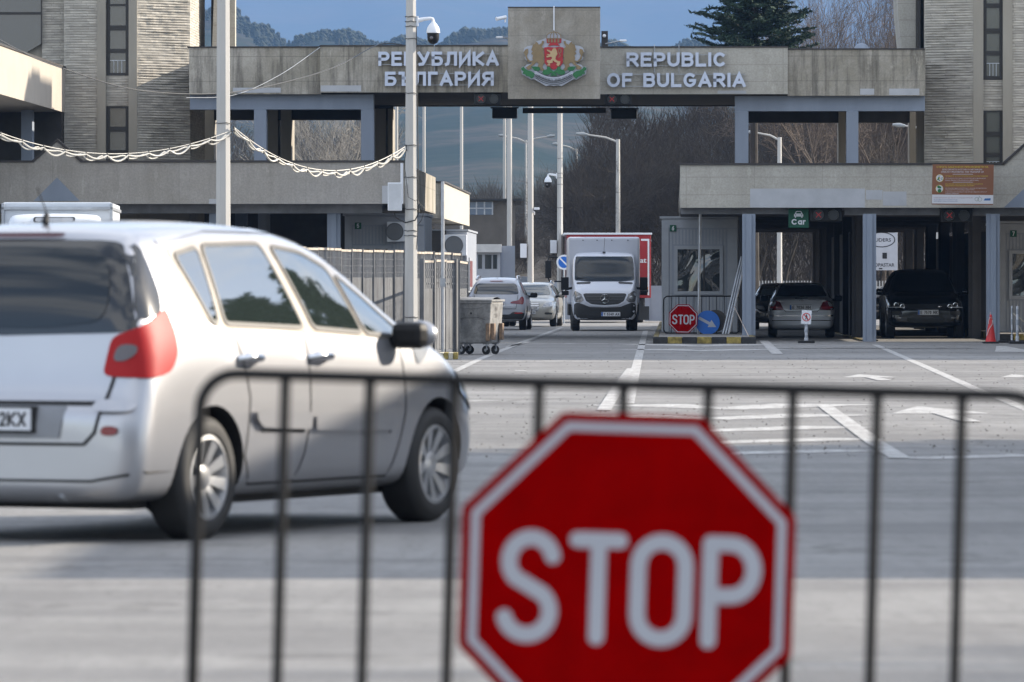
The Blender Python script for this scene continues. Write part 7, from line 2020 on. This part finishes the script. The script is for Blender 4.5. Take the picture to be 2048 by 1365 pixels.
for i in range(34):
    px = 1130 + 760 * (i + rnd.random()) / 34; s = rnd.uniform(40, 47); top = 235 + rnd.uniform(-30, 30)
    if px < 1200: top = 330 - (px - 1130) * .9
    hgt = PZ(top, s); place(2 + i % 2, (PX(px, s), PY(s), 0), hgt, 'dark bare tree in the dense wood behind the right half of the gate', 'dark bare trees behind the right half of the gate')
for i in range(14):
    px = 840 + 300 * (i + rnd.random()) / 14; s = rnd.uniform(30, 38); top = rnd.uniform(375, 430)
    place(2 + i % 2, (PX(px, s), PY(s), 0), PZ(top, s), 'grey bare tree in the low row behind the pale poles', 'grey bare trees behind the pale poles')
for i in range(9):
    px = 380 + 360 * (i + rnd.random()) / 9; s = rnd.uniform(32, 40)
    place(2 + i % 2, (PX(px, s), PY(s), 0), PZ(rnd.uniform(232, 290), s), 'grey bare tree behind the left half of the gate', 'grey bare trees behind the left half of the gate')
# wooded bank behind: reads as one mass
def thicket(name, px0, px1, s0, s1, topf, n, m, seed, w_=.03, slope=0):
    rr = random.Random(seed); b = MB()
    for i in range(n):
        s = rr.uniform(s0, s1); px = rr.uniform(px0, px1); top = PZ(topf(px), s); z = top * rr.random() ** .7 * .98
        x, y = PX(px, s), PY(s); L = rr.uniform(.5, 1.8); a = rr.gauss(0, .55); d = Vector((sin(a), rr.uniform(-.3, .3), cos(a))) * L
        p = Vector((x, y, z)); wv = Vector((w_ * rr.uniform(.5, 1.5), 0, 0)); side = Vector((0, w_ * .7, 0)); q = p + d + Vector((rr.gauss(0, .1), 0, 0))
        b.add([p - wv / 2, p + wv / 2, p + side, q], [(0, 1, 3), (1, 2, 3), (2, 0, 3)])
        if rr.random() < .6:
            mid = p + d * .5; q2 = mid + Vector((rr.uniform(-.5, .5), 0, rr.uniform(.1, .6)))
            b.add([mid - wv * .3, mid + wv * .3, mid + side * .6, q2], [(0, 1, 3), (1, 2, 3), (2, 0, 3)])
    return b.build(name, m, kind='stuff')
M_twig = mat('twig mass', (.055, .045, .038), .95, var=.45, vs=.8)
M_twig2 = mat('grey twig mass', (.10, .09, .08), .95, var=.4, vs=.8)
thicket('undergrowth', 1120, 2100, 38, 46, lambda px: 235 + 18 * sin(px * .03) + (70 if px < 1180 else 0) + (1180 - px if px < 1180 else 0) * 1.2, 34000, M_twig, 5, .03)
thicket('scrub', 840, 1180, 28, 36, lambda px: 400 + 14 * sin(px * .05) - max(0, (px - 1090)) * .5, 11000, M_twig2, 6, .035)
thicket('brushwood', 380, 800, 30, 38, lambda px: 262 + 20 * sin(px * .04), 9000, M_twig2, 7, .035)
# leaf-littered bank behind the trees
bk = MB(); vs = []; nx, ny = 60, 14
for j in range(ny + 1):
    for i in range(nx + 1):
        u = i / nx; v = j / ny; x = -6 + 60 * u; y = 315 + 60 * v + 2 * sin(x * .3); z = (7.6 * (v ** .6)) * min(1, max(0, (x + 6) / 16)) ** .8 + noise.noise(Vector((x * .2, y * .1, 0))) * .7 * v
        vs.append((x, y, z - .05))
W_ = nx + 1; bk.add(vs, [(j * W_ + i, j * W_ + i + 1, (j + 1) * W_ + i + 1, (j + 1) * W_ + i) for j in range(ny) for i in range(nx)])
struct(bk.build('wooded_bank', mat('leaf litter', (.035, .028, .022), .98, var=.5, vs=.5), smooth=180))

# spruce
def spruce(px, s, h, R_, label, seed, zs=8.6):
    rr = random.Random(seed); t = thing('spruce_tree', label, 'tree', (PX(px, s), PY(s), 0))
    b = MB(); b.cyl((0, 0, 0), (0, 0, h), .22, .03, 10); b.build('trunk', M_barkd, t)
    b = MB(); c = MB()
    z = zs
    while z < h - .2:
        f = 1 - z / h; L = R_ * min(1, f * 1.75) ** .85 + .15
        nb = 11
        for k in range(nb):
            a = rr.random() * 6.28; l = L * rr.uniform(.6, 1.12); dz = rr.uniform(-.20, .38) * l
            tip = Vector((cos(a) * l, sin(a) * l, dz)); base = Vector((0, 0, z + rr.uniform(-.15, .15)))
            b.cyl(base, base + tip, .03, .008, 4, caps=False)
            m_ = int(14 + l * 75); sd = Vector((-sin(a), cos(a), 0))
            for q in range(m_):
                u = rr.uniform(.25, 1.02); pos = base + tip * u; dn = -abs(rr.gauss(0, .10)) * (1.2 - u) 
                pos = pos + sd * rr.uniform(-.5, .5) * l * .55 * (1.15 - u) + Vector((rr.gauss(0, .05), rr.gauss(0, .05), dn * .8 + .10 * (u - .5)))
                sz = rr.uniform(.07, .20); e1 = Vector((rr.gauss(0, 1), rr.gauss(0, 1), rr.gauss(0, .5))).normalized() * sz; e2 = Vector((rr.gauss(0, 1), rr.gauss(0, 1), rr.gauss(0, .8) - .2)).normalized() * sz * .55
                c.add([pos - e1 * .5, pos + e2 * .5, pos + e1, pos - e2 * .5], [(0, 1, 2), (0, 2, 3)])
        z += .21
    b.build('branches', M_barkd, t); c.build('crown', mat('spruce needles', (.018, .042, .022), .9, c2=(.007, .020, .011), vs=1.5), t)
spruce(1508, 54, 16.2, 3.2, 'tall dark green spruce behind the beam right of the lettering', 4)
for i, (px, s, h) in enumerate(((1352, 28, 17.5), (1378, 27, 17.2))):
    pass

# ------------------------------------------------------------------ out of the frame: evergreens, and a building, canopy and bare trees added for shade
def block(x0, x1, y0, y1, z1, label, m, floors=2):
    t = thing('shade_block', label, 'building', ((x0 + x1) / 2, y0, 0), 0, 'added shade blocks on the right of the apron')
    b = MB(); b.box(x0, x1, y0, y1, 0, z1); b.build('wall', m, t, world=True)
    b = MB(); b.box(x0 - .2, x1 + .2, y0 - .2, y1 + .2, z1 + .002, z1 + .2); b.build('roof', M_cap, t, world=True)
    for f in range(floors):
        z = 1.1 + f * 3.0
        y = y0 + 1.0
        while y < y1 - 2 and z + 1.5 < z1:
            b = MB(); b.box(x0 - .03, x0 - .003, y, y + 1.5, z, z + 1.4); w2 = b.build('window', M_tglass2, t, world=True); y += 3.2
    return t
blk = block(14.0, 30.0, 117.0, 150.0, 7.0, 'two storey block added outside the frame on the right to shade the apron', M_conc2)  # unseen block, sized to shade the apron before the gate
t = thing('shade_canopy', 'flat canopy on posts added outside the frame on the right to cast a shade band', 'canopy', (18, 32, 0))  # unseen canopy, shaped for the shade band across the near road
b = MB(); b.box(8.3, 30, 31.8, 47.0, 4.6, 5.0); b.build('roof', M_conc2, t, world=True)
for x in (10.0, 19.0, 28.0):
    for y in (33.5, 44.0):
        b = MB(); b.box(x - .15, x + .15, y - .15, y + .15, 0, 4.597); b.build('post', M_blue, t, world=True)
def ever(x, y, k, label):
    o = EV[0] if not EV[1] else dup(EV[0]); EV[1] = True
    o.location = (x, y, 0); o.scale = (k * 1.6, k * 1.6, k); tag(o, label, 'tree', 'evergreens on the right of the apron')
spruce(3000, 54, 12.5, 3.2, 'x', 9, 1.0)
index_kids()
EV = [[o for o in bpy.data.objects if o.get('label') == 'x'][0], False]
rnd = random.Random(3)
for i in range(16): ever(38 + rnd.uniform(-4, 22), 50 + i * 5.0, rnd.uniform(.75, 1.15), 'broad evergreen outside the frame on the right of the apron')
for x, y, k in ((13, 50.5, .80), (18.5, 53, .95), (24.5, 55.5, 1.1)): ever(x, y, k, 'broad evergreen outside the frame on the right of the apron')
for i in range(11): ever(-24 + i * 4.6 + rnd.uniform(-1, 1), -16 - rnd.uniform(0, 6), rnd.uniform(.9, 1.2), 'broad evergreen added in the row behind the viewer to darken reflections')  # unseen row added so the silver car's rear reflects something dark
for x, y, h_ in ((13.5, 23.5, 7.5), (17, 27, 9.5), (21, 29, 10), (12, 20.5, 6), (26, 32.5, 11)): place(2, (x, y, 0), h_, 'bare tree added outside the frame on the right to streak the near road with shadow', 'added shadow trees right of the near road')  # unseen trees added for streaky shadows on the near road
for o in bpy.data.objects:
    if o.get('label') == 'x': print('UNPLACED', o.name)
